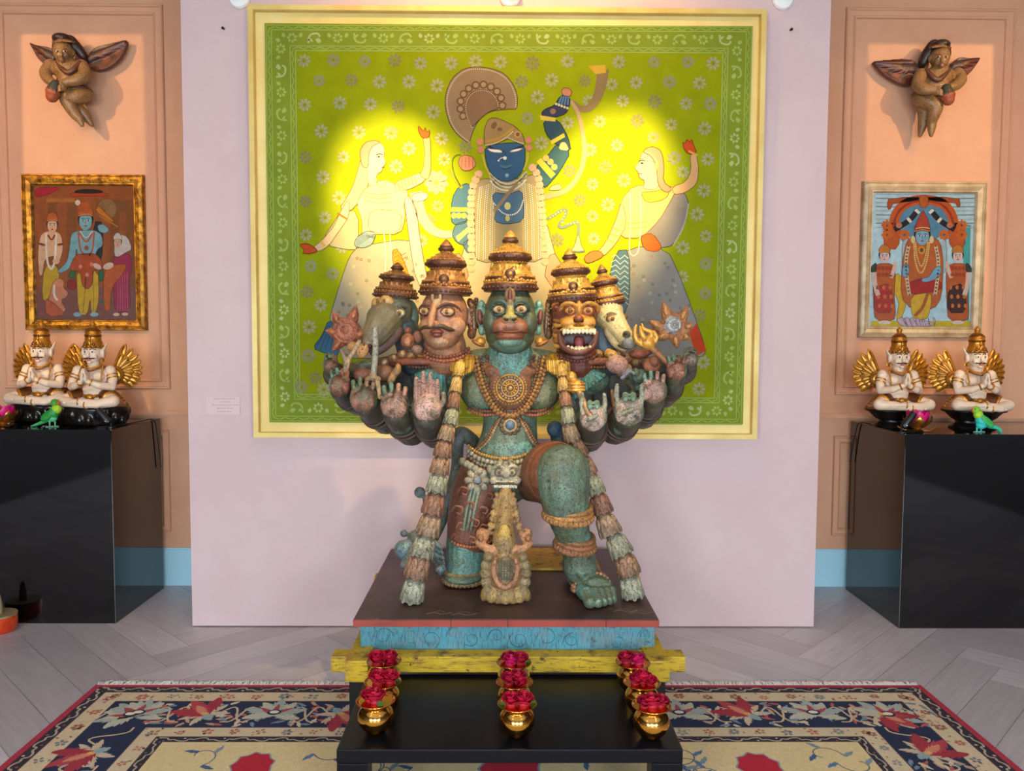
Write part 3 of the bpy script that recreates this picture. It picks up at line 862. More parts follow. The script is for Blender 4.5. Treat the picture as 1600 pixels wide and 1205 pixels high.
# ================================================================== RUG
RX0, RX1, RY1, RY0, RZ = -1.80, 1.872, -0.722, -3.6, 0.006
ins = [RY1-PZ(400, v, RZ).y for v in (1074, 1082, 1096.5, 1137, 1152, 1160)]
rug = thing('rug', 'large patterned wool rug with navy, beige and crimson floral borders on the plank floor', 'rug', ((RX0+RX1)/2, (RY0+RY1)/2, 0))
m_rug = vcol('wool', 0.95, vary=0.12, vscale=90, bump=0.35, bscale=700, bdist=0.002)
CRIM, NAVY, BEIG, DARK, FIELD = (168, 40, 62), (24, 34, 66), (206, 184, 150), (40, 34, 46), (214, 190, 140)
pr = Paint(lambda x, y, h: Vector((x, y, RZ+h))); pr.h = 0.00012
pr.m.box((RX0, RY0, 0.0005), (RX1, RY1, RZ), CRIM)
def rband(i, col, L):
    e = ins[i]; pr.poly([(RX0+e, RY0+e), (RX1-e, RY0+e), (RX1-e, RY1-e), (RX0+e, RY1-e)], col, L, 0)
for i, c_ in enumerate((DARK, BEIG, NAVY, BEIG, DARK, FIELD)): rband(i, c_, i+1)
YV = -1.75        # pattern is woven on the part of the rug near the plinth
def along(e):      # runs: far edge (left to right), left edge, right edge, in (origin, direction, inward normal, length)
    yb = -2.3
    return [((RX0+e, RY1-e), (1, 0), (0, -1), RX1-RX0-2*e), ((RX0+e, RY1-e), (0, -1), (1, 0), RY1-e-yb), ((RX1-e, RY1-e), (0, -1), (-1, 0), RY1-e-yb)]
def onrun(r, s_, t): return (r[0][0]+r[1][0]*s_+r[2][0]*t, r[0][1]+r[1][1]*s_+r[2][1]*t)
rr = random.Random(21)
for e0, e1, L in ((ins[0], ins[1], 7), (ins[4], ins[5], 7)):
    wd = e1-e0
    for r in along(e0):
        n = int(r[3]/0.075)
        for i in range(n):
            s_ = (i+0.5)*r[3]/n; d = r[3]/n; sg = 1 if i % 2 else -1
            pr.line([onrun(r, s_-d*0.5, wd*0.5), onrun(r, s_-d*0.2, wd*(0.5+0.32*sg)), onrun(r, s_+d*0.15, wd*(0.5+0.3*sg)), onrun(r, s_+d*0.2, wd*(0.5-0.1*sg)), onrun(r, s_+d*0.5, wd*0.5)], wd*0.17, (176, 158, 140), L, 1)
            x, y = onrun(r, s_, wd*(0.5-0.22*sg)); pr.ell(x, y, wd*0.13, wd*0.13, rr.choice([(150, 60, 66), (196, 176, 150), (96, 108, 120)]), L, n=6)
for e0, e1, L in ((ins[1], ins[2], 8), (ins[3], ins[4], 8)):
    wd = e1-e0
    for r in along(e0):
        n = int(r[3]/(wd*1.35))
        for i in range(n):
            s_ = (i+0.5)*r[3]/n; x, y = onrun(r, s_, wd*rr.uniform(0.42, 0.58))
            c_ = rr.choice([(176, 104, 84), (150, 96, 74), (128, 136, 136), (186, 120, 100), (160, 112, 84), (110, 124, 130)])
            pr.rosette(x, y, wd*rr.uniform(0.24, 0.36), c_, L, rr.choice([5, 6, 4]), (216, 170, 130), rr.random()*3, 0.34)
            for k in range(2):
                px_, py_ = onrun(r, s_+wd*rr.uniform(-0.6, 0.6), wd*rr.uniform(0.12, 0.88)); pr.ell(px_, py_, wd*0.09, wd*0.06, rr.choice([(160, 110, 84), (138, 130, 110), (150, 84, 70)]), L, rr.uniform(0, 180), 6)
    for r in along(e0): pr.line([onrun(r, 0, 0), onrun(r, r[3], 0)], 0.006, (60, 56, 64), L, 0); pr.line([onrun(r, wd, wd), onrun(r, r[3]-wd, wd)], 0.006, (60, 56, 64), L, 0)
def leaf(c, ang, ln, wd, col, L, jag=5):
    ca_, sa_ = math.cos(ang), math.sin(ang); pts = []
    for sgn in (1, -1):
        rng_ = range(jag+1) if sgn == 1 else range(jag, -1, -1)
        for i in rng_:
            t = i/jag; b_ = wd*math.sin(PI*min(1, 0.12+t*0.86))**0.7
            pts.append((t*ln, sgn*b_))
            if 0 < i < jag: pts.append(((t-sgn*0.4/jag)*ln if sgn == 1 else (t+0.4/jag)*ln, sgn*b_*0.62))
    pr.poly([(c[0]+x*ca_-y*sa_, c[1]+x*sa_+y*ca_) for x, y in pts], col, L, 0)
def palmette(c, ang, sz, kind, L=9):
    if kind == 0:
        for k, da in enumerate((-1.9, -1.25, -0.6, 0, 0.6, 1.25, 1.9)):
            leaf(c, ang+da, sz*(1.0 if k % 2 else 0.9), sz*0.26, (158, 166, 158) if k % 2 else (184, 180, 160), L+0.1*k)
        for da in (-0.9, 0.0, 0.9): leaf(c, ang+da, sz*0.62, sz*0.11, (162, 62, 70), L+1.2+da*0.1)
        pr.ell(c[0]+math.cos(ang)*sz*0.1, c[1]+math.sin(ang)*sz*0.1, sz*0.22, sz*0.18, (28, 34, 58), L+1.8, n=10)
        pr.ell(c[0]+math.cos(ang)*sz*0.12, c[1]+math.sin(ang)*sz*0.12, sz*0.15, sz*0.1, (222, 212, 190), L+2.2, n=8)
    else:
        for k, da in enumerate((-0.75, 0, 0.75)): leaf(c, ang+da, sz*1.1, sz*0.3, (158, 42, 56) if k != 1 else (172, 60, 66), L+0.5+0.1*k)
        leaf(c, ang, sz*0.7, sz*0.17, (206, 130, 100), L+1)
        for da in (-2.2, 2.2, -1.4, 1.4): leaf(c, ang+da, sz*0.75, sz*0.15, (196, 176, 150), L+0.1*abs(da)+(0.05 if da > 0 else 0))
        leaf(c, ang+PI, sz*0.5, sz*0.2, (140, 160, 160), L+0.4); pr.ell(c[0], c[1], sz*0.12, sz*0.1, (214, 160, 90), L+2, n=8)
e0, e1 = ins[2], ins[3]; wd = e1-e0
for ri, r in enumerate(along(e0)):
    n = int(round(r[3]/0.27)); ofs = 0
    for i in range(n):
        s_ = (i+0.5)*r[3]/n; d = r[3]/n
        c_ = onrun(r, s_, wd*0.5); kd_ = i % 2
        ang = (math.pi/2 if ri == 0 else (math.pi if ri == 1 else 0)) + (0.7 if kd_ else 0)
        if ri and s_ < wd*1.1: continue
        palmette(c_, ang+(PI if (i//2) % 2 and kd_ else 0), wd*0.60, kd_)
        for sg in (-1, 1):
            q = [onrun(r, s_+sg*d*0.18, wd*0.5), onrun(r, s_+sg*d*0.4, wd*(0.5-0.38)), onrun(r, s_+sg*d*0.52, wd*(0.5+0.3)), onrun(r, s_+sg*d*0.7, wd*0.8)]
            pr.line(q, 0.009, (196, 172, 140), 8.55+sg*0.1, 2)
        for k in range(26):
            px_, py_ = onrun(r, s_+d*rr.uniform(0.15, 0.85), wd*rr.uniform(0.08, 0.92))
            leaf((px_, py_), rr.uniform(0, 6.28), wd*rr.uniform(0.14, 0.26), wd*0.05, rr.choice([(206, 190, 160), (176, 84, 78), (110, 134, 150), (190, 150, 120)]), 7.2+k*0.05, 3)
for sx_ in (-1, 1):
    cx_ = (RX0+e0+wd*0.55) if sx_ < 0 else (RX1-e0-wd*0.55); palmette((cx_, RY1-e0-wd*0.55), PI/2+sx_*-0.75, wd*0.62, 0)
# field: tendrils, blue leaves and crimson medallions
for x, y, s_ in ((-0.90, -1.40, 0.075), (0.03, -1.42, 0.11), (0.93, -1.41, 0.08)):
    pts = []
    for k in range(18):
        a_ = 2*PI*k/18; rad_ = s_*(1.0 if k % 2 else 0.86); pts.append((x+rad_*math.cos(a_)*1.1, y+rad_*math.sin(a_)*1.35))
    pr.poly(pts, (130, 140, 150), 8.6, 0); pr.poly([(x+(a-x)*0.92, y+(b_-y)*0.92) for a, b_ in pts], (178, 22, 44), 9.2, 0)
for k in range(120):
    x, y = rr.uniform(-1.2, 1.3), rr.uniform(-1.78, -1.2)
    if y > RY1-ins[5]-0.04 or min(abs(x+0.87), abs(x-0.03), abs(x-0.93)) < 0.22: continue
    a_ = rr.uniform(0, 6.28); pts = []
    for j in range(9):
        t = j/8*4.2; rad_ = 0.075*(1-j/11); pts.append((x+rad_*math.cos(a_+t), y+rad_*math.sin(a_+t)))
    pr.line(pts, 0.005, (84, 96, 104), 6.5+k*0.006, 1)
    for j in range(3): leaf(pts[j*3], a_+j*1.7+0.8, 0.055, 0.014, rr.choice([(84, 116, 150), (60, 90, 130), (120, 140, 150)]), 7.3+k*0.008, 3)
pr.m.build('pile', m_rug, rug)
q = M((226, 218, 206)); rf = random.Random(4)
n = 520
for i in range(n):
    x = RX0+0.01+(RX1-RX0-0.02)*i/n; l_ = rf.uniform(0.03, 0.055); a_ = rf.uniform(-0.6, 0.6)
    q.tube([(x, RY1-0.004, 0.004), (x+l_*0.4*math.sin(a_), RY1+l_*0.5, 0.007), (x+l_*math.sin(a_), RY1+l_*math.cos(a_), 0.003)], [0.0034, 0.003, 0.0016], seg=5)
fr = q.build('fringe', pbr('fringe_cotton', (226, 218, 210), 0.9), rug); fr['kind'] = 'stuff'; fr['label'] = 'white cotton fringe'

# ================================================================== PEDESTAL OF THE STATUE
m_yel = vcol('worn_yellow_paint', 0.6, vary=0.2, vscale=6, wear=(60, 44, 22), wscale=24, wlo=0.6, whi=0.68, bump=0.4, bscale=40, wear2=(150, 110, 40), w2scale=7, fine=(96, 70, 22), fscale=6, flo=0.50, fhi=0.72, fstretch=((3, 3, 30), (0, 0, 0)))
m_turq = vcol('worn_turquoise_paint', 0.65, vary=0.15, vscale=5, wear=(70, 74, 66), wscale=34, wlo=0.57, whi=0.70, bump=0.35, bscale=60, wear2=(100, 130, 136), w2scale=6, w2lo=0.48, w2hi=0.62, fine=(58, 78, 82), fscale=9, flo=0.50, fhi=0.70, fstretch=((26, 4, 3), (0, 0, 0)))
m_mar = vcol('worn_maroon_paint', 0.42, vary=0.3, vscale=7, wear=(110, 84, 70), wscale=9, wlo=0.62, whi=0.75, bump=0.25, bscale=30)
ped = thing('pedestal', 'painted wooden pedestal with maroon top, turquoise carved box and yellow beams under the statue', 'pedestal', (0.015, -0.65, 0))
TX0, TX1, TY0, TY1, TZ = -0.577, 0.606, -1.17, -0.14, 0.463
q = M((70, 40, 36)); q.box((TX0+0.004, TY0+0.004, TZ-0.01), (TX1-0.004, TY1, TZ), (66, 42, 38)); q.box((TX0, TY0, TZ-0.03), (TX1, TY1, TZ-0.004), (146, 56, 42))
tp = Paint(lambda x, y, h: Vector((x, y, TZ+h)))
for x in (-0.20, 0.02, 0.40):
    q.box((x-0.0012, TY0-0.001, TZ-0.03), (x+0.0012, TY0+0.03, TZ+0.0006), (30, 18, 16))
tq = q
for x, y in ((0.44, -1.08), (0.5, -1.1), (-0.3, -1.11), (-0.2, -1.12)):
    tp.line([(x, y), (x+0.03, y+0.02), (x+0.06, y-0.01), (x+0.1, y+0.02)], 0.006, (130, 110, 84), 1)
    tp.line([(x+0.02, y+0.02), (x+0.05, y+0.04), (x+0.07, y+0.02)], 0.005, (120, 96, 76), 1)
tq.join(tp.m); tq.build('top_board', m_mar, ped)
BY = -1.145
bx0, bx1 = P(563, 1000, BY).x, P(1023, 1000, BY).x
bz0, bz1 = 0.30, TZ-0.03
q = M((68, 136, 150)); q.box((bx0, BY, bz0), (bx1, -0.17, bz1)); bq = q
sp = Paint(lambda u, v, h: P(u, v, BY-0.0008-h)); SCR = (34, 84, 96)
def spiral(zx, zy, r, sg, ph, turns=1.25):
    u, v = 500+zx/2.667, 840+zy/2.667; pts = []
    for k in range(22):
        a_ = ph+sg*k/21*turns*2*PI; rad_ = r*(1-0.6*k/21); pts.append((u+rad_*math.cos(a_), v+rad_*math.sin(a_)*0.95))
    sp.line(pts, 1.5, SCR, 1, 0, 0.9)
for i, (zx, zy, r) in enumerate(((265,412,15),(380,410,13),(462,425,15),(560,392,9),(630,424,12),(735,410,12),(830,425,15),(945,415,15),(1050,428,12),(1160,408,13),(1240,440,11),(1360,408,12))):
    sp.poly and spiral(zx, zy, r, 1 if i % 2 else -1, 0.6*i, 1.1)
    sp.line([(500+zx/2.667-r-4, 840+zy/2.667+8), (500+zx/2.667-r, 840+zy/2.667-4), (500+zx/2.667-r+5, 840+zy/2.667-9)], 1.1, SCR, 1)
bq.join(sp.m); bq.build('carved_box', m_turq, ped, bevel=0.005)
YB = (196, 160, 18)
zt, zb = 0.338, 0.276
for y in (-1.225, -0.22):
    q = M(YB); q.box((P(517, 1040, -1.225).x, y, zb), (P(1071, 1040, -1.225).x, y+0.075, zt)); q.build('cross_beam', m_yel, ped, bevel=0.005)
for u0, u1 in ((539, 575), (1012, 1047)):
    q = M(YB); q.box((P(u0, 1040, -1.285).x, -1.285, zb-0.012), (P(u1, 1040, -1.285).x, -0.10, zt+0.008)); q.build('side_beam', m_yel, ped, bevel=0.005)
for u in (556, 1030):
    for y in (-1.19, -0.26):
        x = P(u, 1040, -1.285).x; q = M((18, 18, 20)); q.box((x-0.045, y, 0.0078 if y < -0.8 else 0.0), (x+0.045, y+0.09, zb-0.012)); q.build('foot', m_dark, ped, bevel=0.006)

# ================================================================== LOW BLACK TABLE
m_lac = pbr('black_lacquer', (8, 10, 20), 0.3, bump=0.04, bscale=90, ior=1.33)
tb = thing('low_table', 'low black lacquered table in front of the statue, carrying brass pots', 'table', (0.026, -1.55, 0))
AX0, AX1, AY0, AY1, AZ = -0.518, 0.568, -1.768, -1.205, 0.262
q = M((18, 18, 24)); q.box((AX0, AY0, AZ-0.045), (AX1, AY1, AZ)); q.build('tabletop', m_lac, tb, bevel=0.004)
for sx in (0, 1):
    x0 = AX0+0.004 if sx == 0 else AX1-0.094
    for y0 in (AY0+0.006, AY1-0.106):
        q = M((18, 18, 24)); q.box((x0, y0, 0.0078), (x0+0.09, y0+0.1, AZ-0.047)); q.box((x0-0.004, y0-0.004, AZ-0.075), (x0+0.094, y0+0.104, AZ-0.047)); q.build('leg', m_lac, tb, bevel=0.004)
    q = M((18, 18, 24)); q.box((x0+0.02, AY0+0.107, 0.12), (x0+0.07, AY1-0.107, AZ-0.047)); q.build('side_rail', m_lac, tb, bevel=0.003)

# ================================================================== BRASS POTS AND ROSES
m_brass = pbr('polished_brass', (226, 172, 86), 0.14, 1.0, c2=(212, 154, 70), scale=6)
m_rose = vcol('rose_petal', 0.6, vary=0.2, vscale=40, bump=0.15, bscale=200)
m_leaf = pbr('rose_leaf', (66, 96, 44), 0.55)
pot_prof = [(0.0005, 0.0), (0.026, 0.0), (0.030, 0.004), (0.044, 0.020), (0.056, 0.040), (0.0595, 0.056), (0.057, 0.070), (0.049, 0.082), (0.042, 0.088), (0.0405, 0.092), (0.046, 0.098), (0.056, 0.104), (0.063, 0.108),
            (0.0628, 0.1095), (0.055, 0.106), (0.045, 0.0995), (0.0388, 0.092), (0.047, 0.081), (0.054, 0.069), (0.056, 0.056), (0.05, 0.036), (0.03, 0.012), (0.0005, 0.008)]
def make_pot():
    r = thing('brass_pot', 'brass pot', 'pot', (0, 0, 0), 'brass pots of roses on the low table')
    q = M(); q.lathe(pot_prof[:10], (0, 0, 0), seg=40); q.lathe(pot_prof[14:], (0, 0, 0), seg=40); q.build('body', m_brass, r, True, angle=80)
    q = M(); q.lathe(pot_prof[9:15]+[pot_prof[9]], (0, 0, 0), seg=40); q.torus((0, 0, 0.1085), 0.0625, 0.0016, Matrix.Rotation(PI/2, 3, 'X'), seg=40, ts=6); q.build('rim', m_brass, r, True, angle=80)
    return r
def make_rose(seed, c1, c2):
    r_ = random.Random(seed); q = M(c1)
    for ring, (n, rad, h, tl) in enumerate(((3, 0.007, 0.037, 0.02), (4, 0.0125, 0.036, 0.1), (5, 0.017, 0.033, 0.22), (5, 0.0205, 0.027, 0.5))):
        for k in range(n):
            a0 = 2*PI*(k+0.5*ring+r_.uniform(-.12, .12))/n; span = 2*PI/n*0.72; nu, nv = 7, 6; vs = []
            for i in range(nv):
                t = i/(nv-1)
                for j in range(nu):
                    s_ = j/(nu-1)*2-1
                    a_ = a0+s_*span*(0.55+0.45*math.sin(PI*min(1, t*0.8+0.1)))
                    edge = 1-0.16*abs(s_)**2.5
                    z = h*t*edge+r_.uniform(-.0006, .0006)
                    rr_ = rad*(0.35+0.75*math.sin(t*PI/2))+tl*0.010*t*t*(1+0.5*abs(s_)) + 0.0012*r_.uniform(-1, 1)
                    vs.append((rr_*math.cos(a_), rr_*math.sin(a_), z))
            fs = [(i*nu+j, i*nu+j+1, (i+1)*nu+j+1, (i+1)*nu+j) for i in range(nv-1) for j in range(nu-1)]
            q.add(vs, fs, c1 if (k+ring) % 3 else c2)
    q.ell((0, 0, 0.005), (0.017, 0.017, 0.012), col=c2)
    return q
rose_kinds = []
for k, (c1, c2) in enumerate((((196, 10, 52), (170, 8, 44)), ((178, 12, 50), (150, 10, 44)), ((206, 10, 92), (180, 8, 74)))):
    mq = make_rose(k+2, c1, c2); rose_kinds.append(mq)
def add_rose(kind, loc, sc, tilt, az, label, with_leaf):
    base = rose_meshes.get(kind)
    if base is None:
        o = rose_kinds[kind].build('petals', m_rose, smooth=True, angle=180); rose_meshes[kind] = o.data; bpy.data.objects.remove(o)
    r = thing('rose', label, 'rose', loc, 'roses in the brass pots')
    r.rotation_euler = (tilt*math.cos(az), tilt*math.sin(az), az); r.scale = (sc, sc, sc)
    o = bpy.data.objects.new('petals', rose_meshes[kind]); COL.objects.link(o); o.parent = r; ROOTLOC[o.name] = Vector(loc)
    q = M(); q.tube([(0, 0, 0.004), (0.001, 0, -0.02), (0.002, 0.001, -0.03)], 0.0018, seg=6); st = q.build('stem', m_leaf, None); bpy.context.view_layer.update()
    st.parent = r; st.location = (0, 0, -0.03)
    if with_leaf:
        q = M(); pts = []
        for i in range(9):
            t = i/8; w_ = 0.009*math.sin(PI*t)**0.8; pts.append((t, w_))
        vs = []
        for t, w_ in pts: vs += [(0.016+t*0.02, -w_, -0.004+0.028*t), (0.018+t*0.018, 0, -0.006+0.028*t), (0.016+t*0.02, w_, -0.004+0.028*t)]
        fs = []
        for i in range(8): fs += [(3*i, 3*i+1, 3*i+4, 3*i+3), (3*i+1, 3*i+2, 3*i+5, 3*i+4)]
        q.add(vs, fs); lf = q.build('leaf', m_leaf, None, True); lo = lf.location.copy(); lf.parent = r; lf.location = lo; lf.rotation_euler = (0, 0, -az-PI/2)
rose_meshes = {}
pot0 = make_pot()
row_name = {0: 'back', 1: 'middle', 2: 'front'}; col_name = {0: 'left', 1: 'centre', 2: 'right'}
rims = [[(600, 1037), (803, 1039), (989, 1039)], [(598, 1069), (804, 1069.5), (1003, 1070.6)], [(587, 1098.5), (808, 1103.5), (1018, 1106)]]
# (dx, dy toward viewer is negative, scale, kind, leaf) of each rose, in rim radii
FLW = {(0, 0): [(-0.45, -0.2, 1.15, 0, 0), (0.3, 0.35, 0.95, 1, 0), (0.5, -0.3, 0.8, 0, 0)],
       (0, 1): [(-0.3, 0.35, 0.95, 1, 0), (-0.35, -0.3, 0.95, 2, 0), (0.45, 0.0, 1.05, 1, 1)],
       (0, 2): [(-0.4, 0.1, 1.1, 1, 0), (0.42, -0.2, 1.0, 2, 0)],
       (1, 0): [(-0.35, -0.1, 1.15, 0, 0), (0.42, 0.0, 1.1, 0, 1)],
       (1, 1): [(-0.42, -0.05, 1.0, 1, 0), (0.15, 0.2, 1.05, 1, 1), (0.55, -0.35, 0.7, 0, 0)],
       (1, 2): [(-0.5, 0.0, 0.9, 1, 0), (0.05, 0.15, 1.1, 0, 0), (0.55, -0.1, 0.85, 0, 0)],
       (2, 0): [(-0.35, 0.25, 1.0, 0, 0), (0.1, -0.25, 1.15, 0, 1)],
       (2, 1): [(-0.42, 0.0, 1.05, 0, 1), (0.38, 0.0, 1.1, 0, 1)],
       (2, 2): [(-0.5, 0.0, 0.9, 1, 0), (0.05, -0.15, 1.1, 0, 0), (0.52, 0.1, 0.95, 1, 0)]}
first = True
for ri in range(3):
    for ci in range(3):
        u, v = rims[ri][ci]; p = PZ(u, v-4, AZ+0.108)
        lb = 'brass pot holding crimson roses, %s row %s on the low black table' % (row_name[ri], col_name[ci])
        if first: pot0.location = (p.x, p.y, AZ); pot0['label'] = lb; first = False
        else: dup(pot0, (p.x, p.y, AZ), rz=rnd.uniform(0, 6), label=lb)
        fl = FLW[(ri, ci)]
        for k, (dx, dy, sc, kd_, lf_) in enumerate(fl):
            if len(fl) == 3: nm = ('left', 'middle', 'right')[sorted(range(3), key=lambda i: fl[i][0]).index(k)]
            else: nm = 'left' if fl[k][0] == min(f_[0] for f_ in fl) else 'right'
            if (ri, ci) == (0, 1) and k < 2: nm = 'rear left' if k == 0 else 'front left'
            if (ri, ci) == (0, 0) and k > 0: nm = 'rear right' if k == 1 else 'front right'
            colr = ('bright crimson', 'deep crimson', 'magenta')[kd_]
            add_rose(kd_, (p.x+dx*0.053, p.y+dy*0.053, AZ+0.098), sc*1.03, 0.5*math.hypot(dx, dy), math.atan2(dy, dx)+rnd.uniform(-.4, .4),
                     '%s rose, %s flower in the %s-row %s brass pot' % (colr, nm, row_name[ri], col_name[ci]), lf_)

# ================================================================== BLACK PLINTHS AND THE ORANGE OBJECT
m_acr = pbr('black_acrylic', (2, 2, 3), 0.05, ior=1.75)
for s, a, b_, lb in ((-1, (-3.6, 0.05, 0), (-2.085, 0.66, 1.05), 'glossy black plinth at left carrying two winged figures'), (1, (2.128, -0.008, 0), (3.7, 0.66, 1.05), 'glossy black plinth at right carrying two winged figures')):
    q = M((6, 6, 8)); q.box(a, b_); tag(q.build('plinth', m_acr, bevel=0.003), lb, 'plinth')
m_or = pbr('orange_lacquer', (214, 74, 20), 0.2, c2=(190, 50, 14), scale=12, coat=0.4)
m_kh = pbr('khaki_wood', (150, 132, 92), 0.6, c2=(130, 110, 74), scale=10)
c0 = Vector((P(-2, 970, -0.06).x, -0.06, 0)); R0 = 0.088
op = thing('turned_base', 'orange round base with khaki top on the floor at the far left edge', 'base', c0)
q = M(); q.lathe([(0.001, 0.0), (R0*0.86, 0.0), (R0*0.97, 0.015), (R0, 0.04), (R0, 0.085)], c0, seg=40); q.build('disc', m_or, op, True)
q = M(); q.lathe([(0.001, 0.084), (R0, 0.084), (R0, 0.09), (R0*0.98, 0.094), (0.001, 0.094)], c0, seg=40); q.build('top', m_kh, op, True)
q = M(); q.lathe([(0.001, 0.093), (0.022, 0.093), (0.020, 0.14), (0.012, 0.19), (0.001, 0.2)], c0, seg=24); q.build('post', m_kh, op, True)

# ================================================================== SMALL PICTURES IN THE NICHES
m_goldfr = pbr('ornate_gold', (196, 140, 44), 0.35, 0.75, c2=(120, 76, 22), scale=24, lo=0.4, hi=0.6, bump=0.9, bscale=34, bdist=0.01)
m_silfr = pbr('worn_silver_gilt', (196, 176, 142), 0.5, 0.25, c2=(150, 122, 88), scale=10, lo=0.35, hi=0.7, bump=0.3, bscale=30)
m_pic = vcol('picture_paint', 0.6, vary=0.18, vscale=26, bump=0.05, spec=0.12)
m_glass = glassy('picture_glass')
def picture(outer, inner, mat, lb, yb=BW):
    o_ = [P(u, v, yb-0.03) for u, v in outer]; i_ = [P(u, v, yb-0.02) for u, v in inner]
    x0, x1 = (o_[0].x+o_[3].x)/2, (o_[1].x+o_[2].x)/2; z0, z1 = (o_[2].z+o_[3].z)/2, (o_[0].z+o_[1].z)/2
    a0, a1 = (i_[0].x+i_[3].x)/2, (i_[1].x+i_[2].x)/2; c0, c1 = (i_[2].z+i_[3].z)/2, (i_[0].z+i_[1].z)/2
    t = thing('framed_picture', lb, 'picture', ((x0+x1)/2, yb-0.02, z0))
    wd = ((a0-x0)+(x1-a1)+(c0-z0)+(z1-c1))/4
    q = frame_mesh(x0, x1, z0, z1, wd, yb, yb-0.036, prof=[(0, 0), (0, 0.7), (0.06, 0.95), (0.14, 0.95), (0.2, 0.78), (0.45, 0.9), (0.7, 0.78), (0.78, 0.72), (0.82, 0.85), (0.9, 0.85), (0.95, 0.6), (1.0, 0.45), (1.0, 0.0)])
    q.build('frame', mat, t)
    q = M(); q.box((x0+0.01, yb-0.008, z0+0.01), (x1-0.01, yb-0.001, z1-0.01)); q.build('backing', m_kh, t)
    q = M(); q.box((x0+wd*0.9, yb-0.0195, z0+wd*0.9), (x1-wd*0.9, yb-0.0175, z1-wd*0.9)); g = q.build('glass', m_glass, t)
    return t, (x0+wd*0.85, x1-wd*0.85, z0+wd*0.85, z1-wd*0.85)
YP = BW-0.012
# ---- left picture
lp, (x0, x1, z0, z1) = picture([(31, 271), (223, 273), (229, 517), (40, 515)], [(51, 289), (207, 290), (213, 499), (58, 500)], m_goldfr, 'gold-framed glazed picture of a blue-skinned archer with attendants, in the left niche')
K = 4.0167
pl = Paint(lambda u, v, h: P(u/K, 250+v/K, YP-h))
pl.dim = 0.76; pl.edge = 3.2; pl.m.box((x0, YP, z0), (x1, YP+0.004, z1), (118, 62, 24))
pl.poly([(230,800),(850,800),(855,1000),(235,1000)], (128, 76, 66), 1, 0)
for x in (300, 420, 690, 790): pl.poly([(x,250),(x+60,250),(x+60,800),(x,800)], (134, 76, 30), 1, 0)
pl.poly([(290,240),(470,240),(470,265),(290,265)], (176, 108, 44), 2, 0); pl.poly([(600,260),(830,260),(830,330),(600,330)], (130, 78, 36), 2, 0)
pl.poly([(215,175),(390,170),(310,215),(225,240)], (176, 24, 48), 2, 1)
pl.ell(556,200,90,18,(30,22,20),2); pl.poly([(437,206),(560,212),(676,206),(672,230),(560,226),(442,230)], (186,60,30), 3, 1)
pl.ell(670,310,62,64,(150,110,70),2); pl.ell(488,268,17,17,(226,214,190),3)
def fig_head(P_, x, y, rx, ry, skin, crown, L, hair=(34,24,22)):
    P_.ell(x, y-ry*0.25, rx*1.25, ry*1.05, hair, L); P_.ell(x, y, rx, ry, skin, L+1, n=20)
    P_.poly([(x-rx*1.15,y-ry*0.5),(x-rx*1.2,y-ry*1.1),(x-rx*0.8,y-ry*1.6),(x-rx*0.25,y-ry*1.85),(x+rx*0.25,y-ry*1.85),(x+rx*0.8,y-ry*1.6),(x+rx*1.2,y-ry*1.1),(x+rx*1.15,y-ry*0.5),(x,y-ry*0.72)], crown, L+2, 2)
    P_.dots([(x-rx*1.05,y-ry*0.62),(x,y-ry*0.84),(x+rx*1.05,y-ry*0.62)], rx*0.3, rx*0.1, (214,170,84), L+3)
    for s2 in (-1, 1):
        P_.ell(x+s2*rx*0.42, y-ry*0.08, rx*0.24, ry*0.09, (240,236,226), L+2); P_.ell(x+s2*rx*0.42, y-ry*0.08, rx*0.12, ry*0.1, (20,16,16), L+3)
        P_.line([(x+s2*rx*0.7,y-ry*0.25),(x+s2*rx*0.42,y-ry*0.34),(x+s2*rx*0.15,y-ry*0.25)], ry*0.06, (24,18,18), L+3)
    P_.line([(x,y-ry*0.1),(x-rx*0.06,y+ry*0.25),(x+rx*0.12,y+ry*0.28)], ry*0.05, (110,70,60), L+2); P_.ell(x, y+ry*0.52, rx*0.24, ry*0.08, (170,50,44), L+2)
pl.poly([(275,665),(355,655),(378,740),(330,800),(295,890),(262,870)], (196,160,24), 3, 1)
pl.poly([(250,475),(285,448),(350,445),(385,470),(397,560),(372,645),(352,630),(350,600),(300,610),(276,640),(268,720),(246,730),(236,600)], (226,178,140), 4, 1)
pl.line([(290,460),(288,560),(300,660),(322,690),(340,660),(350,560),(352,460)], 12, (232,226,214), 5); pl.line([(300,470),(325,510),(345,470)], 12, (150,60,30), 6)
pl.ell(262,530,26,8,(120,60,30),5,15); pl.ell(380,530,22,8,(120,60,30),5,-10); pl.ell(352,636,22,18,(226,178,140),6)
fig_head(pl, 328, 412, 30, 46, (228,180,144), (190,96,36), 6)
pl.poly([(585,385),(650,390),(640,640),(590,640)], (34,40,44), 3, 1)
pl.poly([(445,470),(470,448),(530,440),(600,442),(640,470),(646,540),(610,560),(590,620),(490,620),(480,540),(470,640),(425,690),(380,712),(360,700),(395,665),(420,640),(436,560)], (122,172,186), 4, 1)
pl.poly([(610,410),(650,400),(690,440),(660,462),(620,450)], (122,172,186), 4, 1)
pl.poly([(480,680),(615,680),(622,880),(600,960),(572,962),(566,860),(548,975),(500,972),(486,880)], (206,166,26), 5, 1)
pl.line([(540,700),(535,800),(520,960)], 5, (160,118,16), 6); pl.line([(580,700),(590,860),(586,950)], 5, (166,124,20), 6)
pl.poly([(470,600),(500,590),(600,585),(645,640),(640,680),(585,690),(582,780),(548,815),(515,790),(505,700),(430,690)], (176,74,24), 6, 1)
for pts in ([(492,450),(500,560),(530,600)],[(590,450),(585,560),(560,600)],[(500,460),(540,530),(580,460)]): pl.line(pts, 10, (190,84,40), 6)
